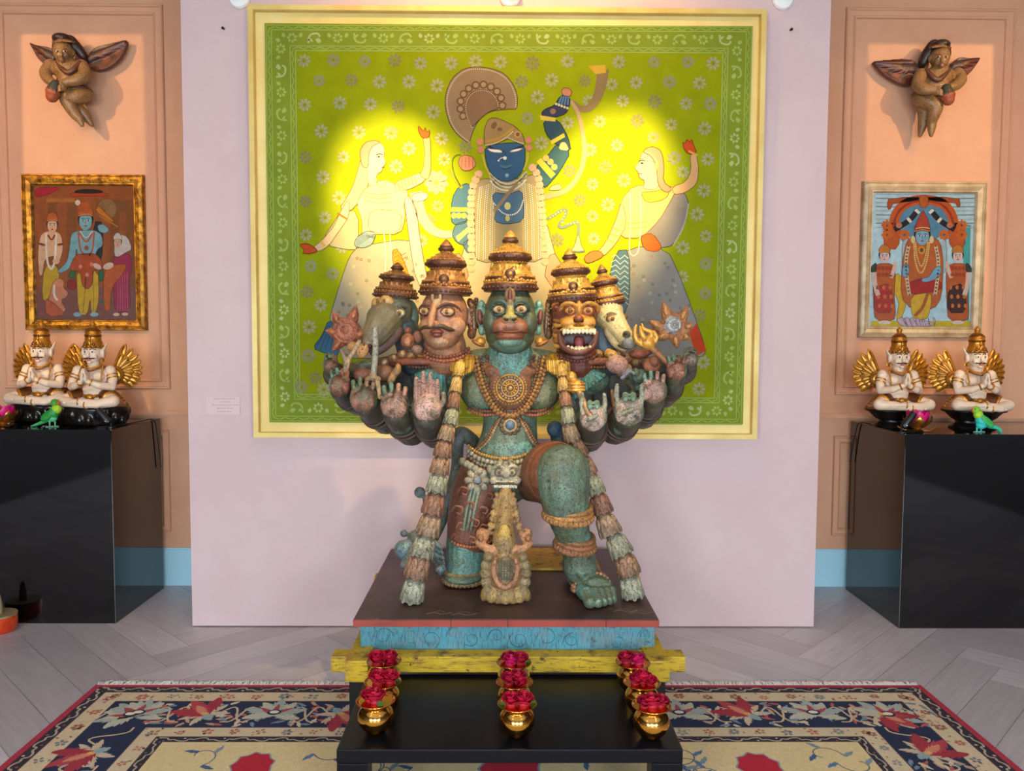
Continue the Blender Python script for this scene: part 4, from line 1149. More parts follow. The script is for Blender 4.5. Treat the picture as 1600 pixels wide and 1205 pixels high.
pl.dots([(505,450),(540,500),(578,450)], 9, 4, (232,224,200), 7); pl.ell(542,552,14,16,(150,90,50),7)
for x, y in ((505,670),(545,720),(575,655)): pl.ell(x,y,11,13,(226,130,110),8)
pl.ell(610,668,28,16,(226,190,170),7,30); pl.ell(486,970,26,14,(140,180,190),7); pl.ell(592,970,26,14,(140,180,190),7)
fig_head(pl, 537, 385, 40, 56, (126,180,192), (196,96,30), 8); pl.ell(530,300,42,34,(186,88,28),11)
pl.poly([(598,310),(620,285),(650,320),(720,385),(700,392),(640,350),(612,330)], (206,116,20), 8, 1); pl.line([(640,360),(740,420)], 8, (190,120,40), 8)
pl.poly([(440,700),(470,690),(470,740),(430,738)], (40,110,60), 4, 1); pl.poly([(620,690),(650,690),(650,760),(620,760)], (30,100,60), 4, 1); pl.ell(652,890,20,16,(40,110,60),4)
pl.poly([(425,750),(480,755),(480,815),(425,812)], (150,36,24), 4, 1)
pl.poly([(706,610),(760,575),(825,600),(830,680),(810,760),(820,950),(720,960),(712,800)], (160,36,76), 4, 1)
for k in range(5): pl.line([(735+k*16,700),(742+k*14,820),(738+k*16,950)], 4, (196,84,120), 5)
pl.poly([(700,660),(800,650),(770,720),(700,800),(690,960),(650,940),(648,700)], (190,92,26), 5, 1)
pl.poly([(720,480),(750,465),(800,480),(830,560),(790,580),(740,610),(716,600)], (206,196,190), 5, 1); fig_head(pl, 738, 520, 22, 34, (222,176,150), (206,196,190), 6)
pl.ell(680,666,34,20,(226,190,170),6,-20); pl.ell(730,970,20,10,(228,190,160),6); pl.ell(785,968,20,10,(228,190,160),6)
pl.poly([(300,900),(330,770),(360,745),(400,765),(396,800),(430,830),(420,860),(380,880),(420,950),(340,965),(280,930)], (206,130,96), 6, 1)
pl.ell(370,775,30,28,(214,140,100),7); pl.line([(340,780),(338,850),(360,880)], 14, (226,214,200), 7); pl.poly([(280,870),(330,890),(420,975),(290,985)], (186,90,50), 7, 1)
pl.m.build('painting', m_pic, lp)
# ---- right picture
rp, (x0, x1, z0, z1) = picture([(1351, 283.5), (1545, 283.5), (1534, 528), (1340, 527.5)], [(1368, 300), (1526, 300.5), (1516, 511), (1359, 510)], m_silfr, 'silver-framed picture of a blue-skinned crowned deity with two women, in the right niche')
pq = Paint(lambda u, v, h: P(1300+u/K, 250+v/K, YP-h))
pq.dim = 0.80; pq.edge = 3.2; pq.m.box((x0, YP, z0), (x1, YP+0.004, z1), (146, 172, 184))
for y in range(215, 430, 26): pq.line([(275,y),(560,y+4),(905,y)], 8, (120,146,158) if (y//26) % 2 else (166,186,192), 1, 0)
pq.poly([(820,400),(870,410),(860,1020),(830,1020)], (70,170,170), 1, 0); pq.poly([(250,1010),(870,1010),(868,1050),(238,1050)], (206,180,30), 2, 0)
pq.ell(575,420,170,150,(86,140,176),2,0,24)
OR = (196, 88, 28)
pq.line([(385,420),(400,330),(470,265),(575,245),(690,265),(750,330),(770,420)], 62, OR, 3, 2); pq.line([(385,420),(405,335),(475,270),(575,252),(685,270),(745,335),(765,420)], 14, (150,50,20), 4, 2)
pq.poly([(355,235),(800,232),(806,290),(790,300),(770,262),(390,262),(360,320),(345,290)], (170,78,30), 3, 1)
pq.poly([(545,222),(606,222),(600,300),(552,300)], (186,90,30), 5, 1)
for s2 in (-1, 1):
    c_ = 580
    pq.line([(c_+s2*40,312),(c_+s2*90,380),(c_+s2*190,438)], 34, (26,26,30), 5); pq.line([(c_+s2*38,316),(c_+s2*50,330)], 34, (230,226,214), 6, 0); pq.line([(c_+s2*88,372),(c_+s2*102,384)], 34, (230,226,214), 6, 0); pq.ell(c_+s2*160,410,20,18,(196,120,96),6)
    pq.poly([(c_+s2*150,400),(c_+s2*250,390),(c_+s2*255,560),(c_+s2*160,560)], OR, 3, 1)
    for x, y in ((125,470),(235,410),(235,470)): pq.rosette(c_+s2*x, y, 40, (206,104,30), 6, 8, (150,50,20), 0, 0.3)
    pq.poly([(c_+s2*60,500),(c_+s2*110,470),(c_+s2*140,520),(c_+s2*140,700),(c_+s2*90,720)], (170,196,206), 4, 1)
pq.poly([(425,880),(330,760),(440,700),(470,900),(430,1010),(400,1010)], (214,176,30), 4, 1)
pq.poly([(470,500),(520,480),(620,480),(680,510),(700,640),(690,860),(640,940),(500,940),(430,860),(440,640)], (186,96,34), 5, 1)
pq.poly([(475,770),(570,740),(690,760),(685,820),(480,850)], (170,30,24), 6, 1)
pq.poly([(490,850),(620,830),(625,900),(600,1000),(540,1005),(500,980)], (210,170,24), 7, 1); pq.line([(600,840),(570,930),(520,980)], 20, (170,84,24), 8)
for pts in ([(515,520),(520,640),(555,730),(595,650),(612,520)],[(525,520),(530,600),(562,690),(590,600),(602,520)]): pq.dots(pts, 13, 6, (222,190,110), 8)
pq.ell(562,566,22,24,(206,160,60),8); pq.ell(562,566,12,14,(120,60,24),9)
for s2 in (-1, 1): pq.line([(566+s2*85,540),(566+s2*105,640),(566+s2*95,760),(566+s2*80,850)], 22, (206,196,160), 8); pq.dots([(566+s2*85,540),(566+s2*105,640),(566+s2*95,760),(566+s2*80,850)], 22, 7, (150,60,50), 9)
pq.poly([(440,670),(470,650),(490,690),(470,740),(440,730)], (110,160,190), 9, 1)
pq.poly([(640,680),(680,660),(690,700),(660,745),(600,768),(565,765),(562,745),(610,735)], (120,170,200), 9, 1)
fig_head(pq, 567, 480, 42, 54, (124,176,206), (180,60,30), 9)
pq.poly([(525,440),(530,390),(556,345),(572,312),(588,345),(610,390),(614,440),(570,430)], (178,66,40), 12, 1); pq.dots([(530,430),(570,422),(612,430)], 9, 4, (230,200,130), 13)
for s2 in (-1, 1): pq.ell(567+s2*58,500,14,24,(220,200,150),10)
for x, blk in ((330, False), (790, True)):
    s2 = -1 if x < 500 else 1
    pq.poly([(x-75,700),(x-50,650),(x+50,650),(x+70,700),(x+60,850),(x+70,960),(x+60,1010),(x-60,1010),(x-70,900)], (184,90,30), 6, 1)
    pq.poly([(x-60,800),(x+40,770),(x+60,960),(x-70,960)], (60,26,20) if blk else (170,40,30), 7, 1)
    for k in range(9): pq.ell(x-45+(k%3)*40+(k//3)*6, 800+(k//3)*58, 10, 14, (206,110,40), 8)
    pq.poly([(x+s2*50,640),(x+s2*85,670),(x+s2*85,710),(x+s2*50,705)], (50,60,40), 7, 1); pq.line([(x+s2*66,705),(x+s2*60,790),(x+s2*40,850)], 28, (222,190,176), 8); pq.line([(x-s2*70,640),(x-s2*60,690),(x-s2*40,740)], 24, (222,190,176), 8)
    for k in range(8): pq.ell(x-35+(k%4)*24, 680+(k//4)*40, 12, 14, (170,60,24), 8)
    fig_head(pq, x, 605, 30, 40, (226,194,190), (196,120,34), 9)
    pq.ell(x, 1020, 40, 12, (226,200,190), 8)
for k in range(-3, 4): pq.poly([(540+k*34,1045),(525+k*42,1000),(540+k*30,985),(562+k*28,1045)], (204,176,196), 8, 1)
pq.poly([(440,1045),(640,1045),(620,1010),(460,1010)], (190,170,200), 7, 1)
pq.m.build('painting', m_pic, rp)

# ================================================================== THE FIVE-HEADED STATUE
m_body = vcol('weathered_teal_paint', 0.5, vary=0.34, vscale=16, wear=(62, 50, 34), wscale=24, wlo=0.53, whi=0.70, bump=0.9, bscale=55, bdist=0.006, wear2=(98, 98, 66), w2scale=7, w2lo=0.47, w2hi=0.66, light=(130, 178, 160), fine=(52, 52, 40), fscale=190, flo=0.47, fhi=0.68)
m_face = vcol('weathered_face_paint', 0.42, vary=0.28, vscale=20, wear=(58, 42, 30), wscale=50, wlo=0.60, whi=0.72, bump=0.5, bscale=90, bdist=0.004, fine=(54, 42, 32), fscale=230, flo=0.52, fhi=0.74)
m_orn = vcol('weathered_ornament', 0.5, vary=0.35, vscale=26, wear=(82, 62, 42), wscale=60, wlo=0.53, whi=0.66, bump=0.8, bscale=120, bdist=0.005, fine=(70, 52, 36), fscale=240, flo=0.50, fhi=0.7)
m_gilt = vcol('worn_gilding', 0.38, metal=0.35, vary=0.35, vscale=22, wear=(70, 42, 22), wscale=50, wlo=0.54, whi=0.68, bump=0.5, bscale=90, bdist=0.003)

TEAL, TEALB, OLIVE = (98, 120, 100), (104, 152, 140), (108, 114, 80)
BRN, BRND, RUST, GOLD, TAN = (124, 76, 50), (92, 56, 40), (156, 84, 56), (196, 142, 58), (176, 142, 100)
PINKP, GREYB, DTEAL = (196, 152, 138), (168, 158, 132), (70, 96, 84)
st = thing('carved_statue', 'large painted wooden statue with five animal and human heads and many arms', 'statue', (0.02, -0.72, TZ))

def interp(pts, n=6):
    """smooth path through points of any dimension"""
    out = []; m_ = len(pts)
    for i in range(m_-1):
        p0, p1, p2, p3 = pts[max(i-1, 0)], pts[i], pts[i+1], pts[min(i+2, m_-1)]
        for k in range(n):
            t = k/n
            out.append(tuple(0.5*((2*b_)+(c_-a_)*t+(2*a_-5*b_+4*c_-d_)*t*t+(3*b_-a_-3*c_+d_)*t**3) for a_, b_, c_, d_ in zip(p0, p1, p2, p3)))
    out.append(tuple(pts[-1])); return out
def beads(q, pts, gap, r, col, n=6, seg=8, rings=6):
    pp = interp(pts, n); acc = 0
    for a_, b_ in zip(pp, pp[1:]):
        d = math.hypot(b_[0]-a_[0], b_[1]-a_[1])
        while acc <= d and d > 0:
            t = acc/d; c_ = [a_[i]+(b_[i]-a_[i])*t for i in range(3)]
            p = P(*c_); q.ell(p, r*mpp(p), None, col, seg, rings); acc += gap
        acc -= d
def TT(q, pts, col, seg=12, n=5): q.T(interp(pts, n), col, seg)

HANDS = []
def hand(q, u, v, Y, s, pose, f=1, palm=PINKP, back=TEAL, fing=None):
    """f = +1: thumb on the picture's left side"""
    fing = fing or palm; k = 0.0027
    q.E(u, v, Y+0.018, s*1.05, s*1.1, 0.034, 0, back); q.E(u, v+0.05*s, Y-0.004, s*0.92, s*0.95, 0.032, 0, palm)
    q.E(u-f*s*0.5, v+s*0.25, Y-0.022, s*0.4, s*0.55, 0.022, f*20, palm)
    q.E(u+f*s*0.5, v+s*0.2, Y-0.016, s*0.36, s*0.55, 0.022, -f*10, palm)
    xs_ = (-0.72, -0.25, 0.24, 0.70)
    if pose == 'open':
        for x, l_ in zip(xs_, (1.95, 2.35, 2.3, 1.8)):
            q.T([(u+x*s, v-0.5*s, Y, s*0.21), (u+x*s*1.02, v-0.5*s-(l_-0.5)*s*0.55, Y+0.004, s*0.2), (u+x*s*1.0, v-l_*s, Y-0.006, s*0.16)], fing, 10)
            q.T([(u+x*s, v-0.5*s, Y+0.02, s*0.2), (u+x*s, v-l_*s*0.92, Y+0.012, s*0.17)], back, 10)
        q.T([(u-f*s*0.8, v+0.1*s, Y-0.01, s*0.24), (u-f*s*1.15, v-0.45*s, Y-0.02, s*0.2), (u-f*s*1.12, v-0.95*s, Y-0.024, s*0.16)], fing, 10)
    elif pose == 'mudra':
        for x, l_ in ((-0.78, 1.75), (0.78, 1.7)):
            q.T([(u+x*s, v-0.4*s, Y+0.002, s*0.22), (u+x*s*1.12, v-l_*s*0.65, Y, s*0.2), (u+x*s*1.05, v-l_*s, Y-0.012, s*0.16)], fing, 10)
        for x in (-0.26, 0.27):
            q.T([(u+x*s, v-0.6*s, Y+0.004, s*0.24), (u+x*s, v-1.12*s, Y-0.018, s*0.23), (u+x*s, v-0.78*s, Y-0.052, s*0.21)], back, 10)
        q.T([(u-f*s*0.75, v+0.3*s, Y-0.02, s*0.24), (u-f*s*0.2, v+0.05*s, Y-0.048, s*0.2), (u+f*s*0.25, v-0.12*s, Y-0.05, s*0.16)], fing, 10)
    else:      # grip
        for x, l_ in ((-0.74, 1.2), (-0.25, 1.42), (0.25, 1.36), (0.72, 1.12)):
            q.T([(u+x*s*0.9, v-0.5*s, Y+0.012, s*0.2), (u+x*s*1.05, v-l_*s, Y-0.002, s*0.18), (u+x*s*1.05, v-(l_+0.05)*s, Y-0.03, s*0.18), (u+x*s*0.95, v-(l_-0.4)*s, Y-0.052, s*0.165)], fing if x > 0 else back, 10)
        q.T([(u-f*s*0.8, v+0.15*s, Y-0.01, s*0.24), (u-f*s*0.75, v-0.5*s, Y-0.045, s*0.22), (u-f*s*0.3, v-0.72*s, Y-0.062, s*0.18)], fing, 10)

# ---- body: one continuous carved surface
q = M(TEAL)
q.E(797, 602, -.66, 64, 44, .12, 0, TEAL); q.E(753, 612, -.705, 35, 33, .075, 12, OLIVE); q.E(842, 612, -.705, 35, 33, .075, -12, OLIVE)
q.E(750, 624, -.735, 26, 20, .055, 12, TEAL); q.E(845, 624, -.735, 26, 20, .055, -12, OLIVE)
TT(q, [(797, 625, -.655, 44), (797, 655, -.655, 42), (796, 680, -.66, 44), (793, 705, -.66, 48), (788, 740, -.65, 52)], TEAL, 20)
q.E(796, 700, -.70, 42, 28, .095, 0, TEALB); q.E(790, 738, -.65, 62, 34, .12, 0, BRND)
q.T([(797, 580, -.70, 38), (797, 556, -.72, 35), (797, 535, -.72, 33)], TEALB, 18)
TT(q, [(797, 572, -.68, 30), (745, 574, -.66, 27), (705, 585, -.64, 26), (668, 592, -.62, 27)], TEAL, 14)
TT(q, [(797, 572, -.68, 30), (848, 574, -.66, 27), (890, 585, -.64, 26), (926, 592, -.62, 27)], TEAL, 14)
# fanned upper arms, left then right
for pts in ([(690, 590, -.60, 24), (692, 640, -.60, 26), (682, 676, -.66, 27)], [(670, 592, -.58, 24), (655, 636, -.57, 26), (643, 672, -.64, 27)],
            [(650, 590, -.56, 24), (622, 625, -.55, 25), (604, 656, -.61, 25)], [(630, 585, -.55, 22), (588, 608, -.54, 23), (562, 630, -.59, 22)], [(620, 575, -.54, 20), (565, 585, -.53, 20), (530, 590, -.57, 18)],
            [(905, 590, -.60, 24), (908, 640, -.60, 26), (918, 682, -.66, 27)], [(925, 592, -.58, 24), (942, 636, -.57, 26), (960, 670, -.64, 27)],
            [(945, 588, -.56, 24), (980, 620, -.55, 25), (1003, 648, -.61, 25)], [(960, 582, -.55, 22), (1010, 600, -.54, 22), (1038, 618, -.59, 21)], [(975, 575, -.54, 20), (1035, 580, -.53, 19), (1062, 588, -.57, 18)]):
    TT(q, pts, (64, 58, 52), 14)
# forearms coming forward
FA = [((682, 676, -.66, 27), (666, 655, -.90, 21)), ((643, 672, -.64, 27), (618, 648, -.87, 21)), ((604, 656, -.61, 25), (570, 634, -.84, 18)), ((562, 630, -.59, 22), (530, 612, -.79, 15)), ((530, 592, -.57, 18), (517, 580, -.74, 12)),
      ((918, 682, -.66, 27), (927, 662, -.90, 20)), ((960, 670, -.64, 27), (982, 655, -.87, 21)), ((1003, 648, -.61, 25), (1021, 624, -.84, 18)), ((1038, 618, -.59, 21), (1056, 592, -.80, 15)), ((1062, 588, -.57, 18), (1078, 574, -.76, 12))]
for a_, b_ in FA:
    mid = tuple((x+y)/2 for x, y in zip(a_, b_)); q.T([a_, (mid[0], mid[1]+3, mid[2], mid[3]), b_], (74, 66, 58), 14)
hand(q, 667, 638, -.93, 23, 'open', -1, PINKP, TEAL, (176, 126, 112))
hand(q, 617, 634, -.90, 22, 'grip', 1, (178, 130, 108), (110, 140, 116))
hand(q, 568, 624, -.87, 21, 'grip', 1, (160, 106, 84), (104, 146, 124))
hand(q, 531, 603, -.82, 17, 'grip', -1, (158, 84, 62), (110, 152, 130))
hand(q, 517, 572, -.77, 12, 'grip', -1, (130, 84, 60), (100, 140, 112))
hand(q, 927, 654, -.93, 21, 'mudra', 1, (206, 172, 156), (120, 150, 126), (160, 156, 130))
hand(q, 983, 644, -.90, 23, 'mudra', 1, (200, 166, 148), (120, 148, 126), (156, 150, 126))
hand(q, 1022, 612, -.87, 20, 'grip', 1, (186, 142, 122), (114, 152, 132))
hand(q, 1057, 580, -.83, 16, 'grip', 1, (166, 104, 80), (112, 142, 120))
hand(q, 1079, 562, -.79, 12, 'grip', 1, (150, 120, 104), (110, 122, 96))
# legs
TT(q, [(755, 745, -.66, 38), (738, 800, -.69, 34), (728, 850, -.70, 31), (727, 880, -.71, 30), (724, 902, -.72, 27)], TEALB, 18)
fz = TZ+0.012
q.E(724, 902, -.74, 30, 9, .10, 0, TEAL)
TT(q, [(835, 744, -.66, 42), (855, 744, -.80, 44), (866, 744, -.88, 42)], BRN, 18); TT(q, [(866, 744, -.88, 42), (876, 743, -.96, 42)], TEAL, 18)
q.E(880, 742, -.99, 43, 46, .085, 0, TEAL); q.E(884, 785, -.99, 36, 32, .085, 0, TEAL)
TT(q, [(880, 755, -.985, 42), (884, 790, -.985, 37), (892, 825, -.95, 29), (900, 850, -.92, 25), (904, 870, -.90, 25), (906, 888, -.89, 27)], TEAL, 18)
heel = PZ(903, 898, fz); 
def footp(u, v, z): return PZ(u, v, TZ+z)
f0 = PZ(898, 880, TZ+0.075); t0 = footp(931, 922, 0.048); mid = (f0+t0)/2
q.tube([f0+Vector((0, 0.03, 0)), f0, mid, t0], [0.05, 0.062, 0.074, 0.074], TEAL, 18, flat=(Vector((0, 0, 1)), 0.62))
q.tube([f0+Vector((0, 0.03, -0.035)), mid+Vector((0, 0, -0.03)), t0+Vector((0, 0, -0.026))], [0.055, 0.072, 0.076], TEAL, 18, flat=(Vector((0, 0, 1)), 0.4))
q.tube([P(904, 862, -.90), (P(904, 862, -.90)+mid)/2+Vector((0, 0.0, 0.02)), mid], [0.062, 0.062, 0.055], TEAL, 16)
ax_ = (t0-mid); ax_.z = 0; ax_.normalize(); sd_ = Vector((-ax_.y, ax_.x, 0))
if sd_.x > 0: sd_ = -sd_
for k, (off, ln, r_) in enumerate(((0.052, 0.082, .027), (0.018, 0.086, .021), (-0.010, 0.076, .019), (-0.036, 0.064, .018), (-0.060, 0.05, .017))):
    b0 = t0+sd_*off; tip = b0+ax_*ln; tip.z = TZ+r_*0.9; b0.z = TZ+0.044
    q.tube([b0-ax_*0.02, b0+ax_*ln*0.5+Vector((0, 0, 0.004)), tip], [r_*1.15, r_*1.12, r_*0.95], TEALB if k == 0 else TEAL, 12); q.ell(tip, r_*0.98, None, TEALB if k == 0 else TEAL)
    q.ell(tip+ax_*r_*0.4+Vector((0, 0, r_*0.62)), (r_*0.55, r_*0.5, r_*0.28), None, (150, 190, 176))
lowest = min(v_.z for v_ in q.v)
for v_ in q.v:
    if v_.z < TZ: v_.z = TZ
q.carve('body', m_body, st, voxel=0.0042, it=2)

# ---- crowns: stacked mouldings turned on one axis, ringed with beads
def crown(parent, u, v, Y, hw, ht, lean=0, gold=GOLD, dark=BRND, front=True):
    base = P(u, v, Y); k = mpp(base); W = hw*k; H = ht*k
    rot = Matrix.Rotation(math.radians(lean), 3, 'Y')
    prof = [(0.98, -0.04), (1.0, 0.0), (1.02, 0.04), (1.0, 0.09), (0.93, 0.11), (0.92, 0.15), (0.95, 0.17), (0.93, 0.20), (0.85, 0.22), (0.80, 0.27), (0.72, 0.34), (0.64, 0.40), (0.59, 0.44),
            (0.62, 0.455), (0.70, 0.47), (0.78, 0.495), (0.81, 0.53), (0.79, 0.57), (0.73, 0.60), (0.70, 0.615), (0.58, 0.65), (0.50, 0.67), (0.40, 0.70), (0.34, 0.715), (0.31, 0.735), (0.25, 0.75),
            (0.24, 0.775), (0.30, 0.79), (0.32, 0.82), (0.29, 0.845), (0.245, 0.855), (0.255, 0.87), (0.20, 0.91), (0.10, 0.965), (0.02, 1.0), (0.001, 1.0)]
    cols = []
    for r_, z_ in prof:
        cols.append(dark if (z_ < 0.05 or 0.45 < z_ < 0.60 or 0.14 < z_ < 0.20 or 0.77 < z_ < 0.86) else gold)
    q = M(gold); q.lathe([(r_*W, z_*H) for r_, z_ in prof], base, rot=rot, seg=44, cols=cols)
    for z_, r_, n, rb, c_ in ((0.02, 1.02, 34, 0.045, dark), (0.13, 0.95, 30, 0.05, gold), (0.215, 0.90, 34, 0.035, gold), (0.45, 0.62, 26, 0.03, gold), (0.60, 0.73, 28, 0.035, gold), (0.655, 0.56, 24, 0.03, gold), (0.705, 0.38, 18, 0.03, gold)):
        for i in range(n):
            a_ = 2*PI*i/n; q.ell(base+rot @ Vector((r_*W*math.cos(a_), r_*W*math.sin(a_), z_*H)), rb*W*1.2, None, c_, 7, 5)
    for i in range(16):       # upright petals round the dome and on the wide ring
        a_ = 2*PI*(i+0.5)/16
        c_ = base+rot @ Vector((0.735*W*math.cos(a_), 0.735*W*math.sin(a_), 0.32*H))
        q.ell(c_, (0.03*W, 0.1*W, 0.085*H), rot @ Matrix.Rotation(a_, 3, 'Z'), gold, 8, 6)
        c_ = base+rot @ Vector((0.80*W*math.cos(a_), 0.80*W*math.sin(a_), 0.53*H))
        q.ell(c_, (0.025*W, 0.09*W, 0.028*H), rot @ Matrix.Rotation(a_, 3, 'Z'), dark, 8, 6)
    if front:
        for dx, z_, s_ in ((0, 0.24, 0.2), (0, 0.15, 0.14), (-0.22, 0.16, 0.1), (0.22, 0.16, 0.1), (-0.4, 0.14, 0.08), (0.4, 0.14, 0.08)):
            y_ = -math.sqrt(max(0.05, 0.95**2-dx*dx))
            q.ell(base+rot @ Vector((dx*W, y_*W*(1-0.2*z_), z_*H)), (s_*W, 0.07*W, s_*W*0.9), rot, dark if s_ > 0.12 else gold, 10, 8)
            q.ell(base+rot @ Vector((dx*W, y_*W*(1-0.2*z_)-0.06*W, z_*H)), (s_*W*0.4, 0.04*W, s_*W*0.4), rot, gold, 8, 6)
    return q.build('crown', m_gilt, parent, True, angle=60)

def eye(q, u, v, Y, rx, ry, white=(186, 158, 116), iris=(104, 66, 44), lid=(60, 60, 46), dx=0):
    rx *= 0.92; ry *= 0.78
    q.E(u, v, Y, rx*1.35, ry*1.6, .015, 0, lid); q.E(u, v, Y-.007, rx, ry, .014, 0, white)
    q.E(u+dx, v, Y-.017, ry*0.66, ry*0.66, .008, 0, iris, 14, 10); q.E(u+dx, v, Y-.024, ry*0.42, ry*0.42, .005, 0, (150, 112, 78), 10, 8); q.E(u+dx, v, Y-.028, ry*0.2, ry*0.2, .004, 0, (50, 32, 22), 8, 6)

# ---- monkey head (centre)
HT = (76, 82, 58); MUZ = (138, 88, 62)
q = M(HT)
q.E(797, 492, -.78, 40, 48, .115, 0, HT); q.E(797, 524, -.79, 39, 32, .10, 0, HT); q.E(797, 536, -.82, 28, 17, .075, 0, (96, 128, 108))
q.E(768, 505, -.83, 14, 22, .05, 0, HT); q.E(826, 505, -.83, 14, 22, .05, 0, HT)
q.E(797, 510, -.895, 28, 14, .045, 0, MUZ); q.E(783, 512, -.91, 14, 10.5, .038, -12, MUZ); q.E(811, 512, -.91, 14, 10.5, .038, 12, MUZ)
TT(q, [(769, 521, -.905, 2), (783, 519.5, -.945, 2.2), (797, 520.5, -.95, 2.2), (811, 519.5, -.945, 2.2), (825, 521, -.905, 2)], (96, 40, 32), 8)
q.E(797, 527, -.90, 23, 7, .04, 0, (148, 84, 56)); q.E(797, 535, -.885, 20, 9, .04, 0, (120, 150, 128))
q.T([(797, 474, -.89, 5), (797, 488, -.905, 6), (797, 496, -.925, 8)], (150, 140, 74), 12); q.E(797, 497, -.93, 12, 5, .02, 0, (146, 132, 76)); q.E(791, 500, -.94, 3.4, 2.6, .012, 0, (60, 50, 40)); q.E(803, 500, -.94, 3.4, 2.6, .012, 0, (60, 50, 40))
for s in (-1, 1):
    eye(q, 797+s*17.5, 485, -.885, 9, 7)
    TT(q, [(797+s*31, 488, -.865, 1.8), (797+s*27, 476, -.885, 2.6), (797+s*17, 471.5, -.90, 3), (797+s*8, 475, -.905, 2.6), (797+s*5, 484, -.90, 1.8)], (62, 84, 72), 8)
    TT(q, [(797+s*29, 492, -.87, 1.4), (797+s*18, 494.5, -.89, 1.8), (797+s*8, 490, -.90, 1.4)], (60, 80, 66), 8)
    q.E(797+s*45, 496, -.775, 8, 21, .03, s*6, (116, 150, 128)); q.E(797+s*47, 497, -.80, 4.5, 12, .022, s*6, (116, 66, 52)); q.E(797+s*45, 478, -.775, 6, 8, .03, 0, (120, 156, 134))
    q.E(797+s*44, 517, -.775, 6, 9, .03, 0, (116, 150, 128))
q.prism and q.E(797, 463, -.892, 9, 13, .012, 0, (128, 98, 68)); q.E(797, 475, -.90, 5, 8, .012, 0, (128, 98, 68)); q.E(797, 464, -.902, 3, 12, .008, 0, (104, 58, 46))
mh = q.carve('monkey_head', m_face, st, voxel=0.0031, it=2)
crown(mh, 797, 454, -.78, 42, 92)
for s in (-1, 1):
    q = M(GOLD); q.E(797+s*46, 535, -.80, 8, 7, .03, 0, GOLD); q.E(797+s*50, 538, -.81, 11, 4, .02, s*-25, (150, 96, 44))
    q.E(797+s*57, 500, -.72, 5, 26, .02, s*4, (150, 116, 92)); q.E(797+s*61, 476, -.71, 6, 9, .02, s*20, (118, 76, 52)); q.E(797+s*60, 522, -.71, 7, 10, .02, 0, (128, 84, 58)); q.E(797+s*63, 500, -.70, 5, 16, .02, 0, (104, 62, 46))
    for k in range(7): q.E(797+s*60, 480+k*7, -.745, 2.6, 2.8, .008, 0, (150, 104, 66), 8, 6)
    q.build('ear_ornament', m_gilt, mh, True)

# ---- human head with moustache
SKN = (160, 108, 78)
q = M(SKN)
q.E(694, 495, -.72, 38, 46, .105, 0, SKN); q.E(690, 522, -.755, 30, 28, .085, 0, SKN); q.E(688, 535, -.79, 17, 12, .05, 0, (178, 132, 98))
q.E(712, 512, -.785, 16, 15, .045, 0, (170, 120, 88)); q.E(667, 512, -.785, 12, 14, .045, 0, (170, 116, 84))
q.T([(679, 478, -.825, 4.5), (675, 494, -.85, 5.5), (673, 506, -.87, 6)], (180, 126, 88), 12); q.E(673, 509, -.87, 5, 5, .02, 0, (180, 126, 88)); q.E(681, 507, -.845, 6, 4.5, .02, 0, SKN)
eye(q, 663, 488, -.80, 8, 6.5, (196, 158, 112), (110, 66, 44), (90, 58, 40), -1); eye(q, 699, 489, -.815, 10, 7, (196, 158, 112), (110, 66, 44), (90, 58, 40), -1)
TT(q, [(655, 484, -.795, 1.8), (661, 478, -.81, 2.4), (671, 479, -.825, 1.8)], (84, 52, 36), 8); TT(q, [(685, 482, -.825, 1.8), (698, 476, -.825, 2.6), (713, 481, -.80, 2), (720, 489, -.785, 1.4)], (84, 52, 36), 8)
TT(q, [(678, 512, -.855, 3.2), (690, 511, -.85, 4), (702, 516, -.835, 3.4), (712, 517, -.815, 1.8)], (78, 56, 34), 8); TT(q, [(672, 513, -.86, 3), (663, 513, -.845, 3.2), (655, 517, -.815, 1.8)], (78, 56, 34), 8)
q.E(682, 520, -.845, 11, 3.4, .022, 0, (118, 62, 50)); q.E(682, 525, -.84, 9, 3.6, .022, 0, (120, 64, 52))
q.E(737, 497, -.70, 6, 22, .03, 0, (186, 152, 134)); q.E(739, 517, -.71, 6, 9, .03, 0, RUST)
q.E(676, 464, -.805, 3, 12, .012, 0, TAN); q.E(688, 464, -.815, 3, 12, .012, 0, TAN); q.E(682, 474, -.82, 7, 6, .012, 0, TAN)
q.T([(694, 535, -.70, 33), (697, 560, -.68, 34)], SKN, 16)
hh = q.carve('human_head', m_face, st, voxel=0.0031, it=2)
crown(hh, 696, 460, -.72, 40, 84, 1, gold=(168, 112, 56))
q = M(RUST)
for dv in (0, 6): beads(q, [(660, 548+dv, -.73), (672, 556+dv, -.79), (694, 560+dv, -.80), (718, 555+dv, -.77), (734, 545+dv, -.70)], 5.2, 3.2, RUST if dv else (120, 66, 46))
beads(q, [(744, 470, -.70), (747, 490, -.69), (748, 515, -.69)], 6, 4, BRND)
q.build('bead_collar', m_orn, hh, True)

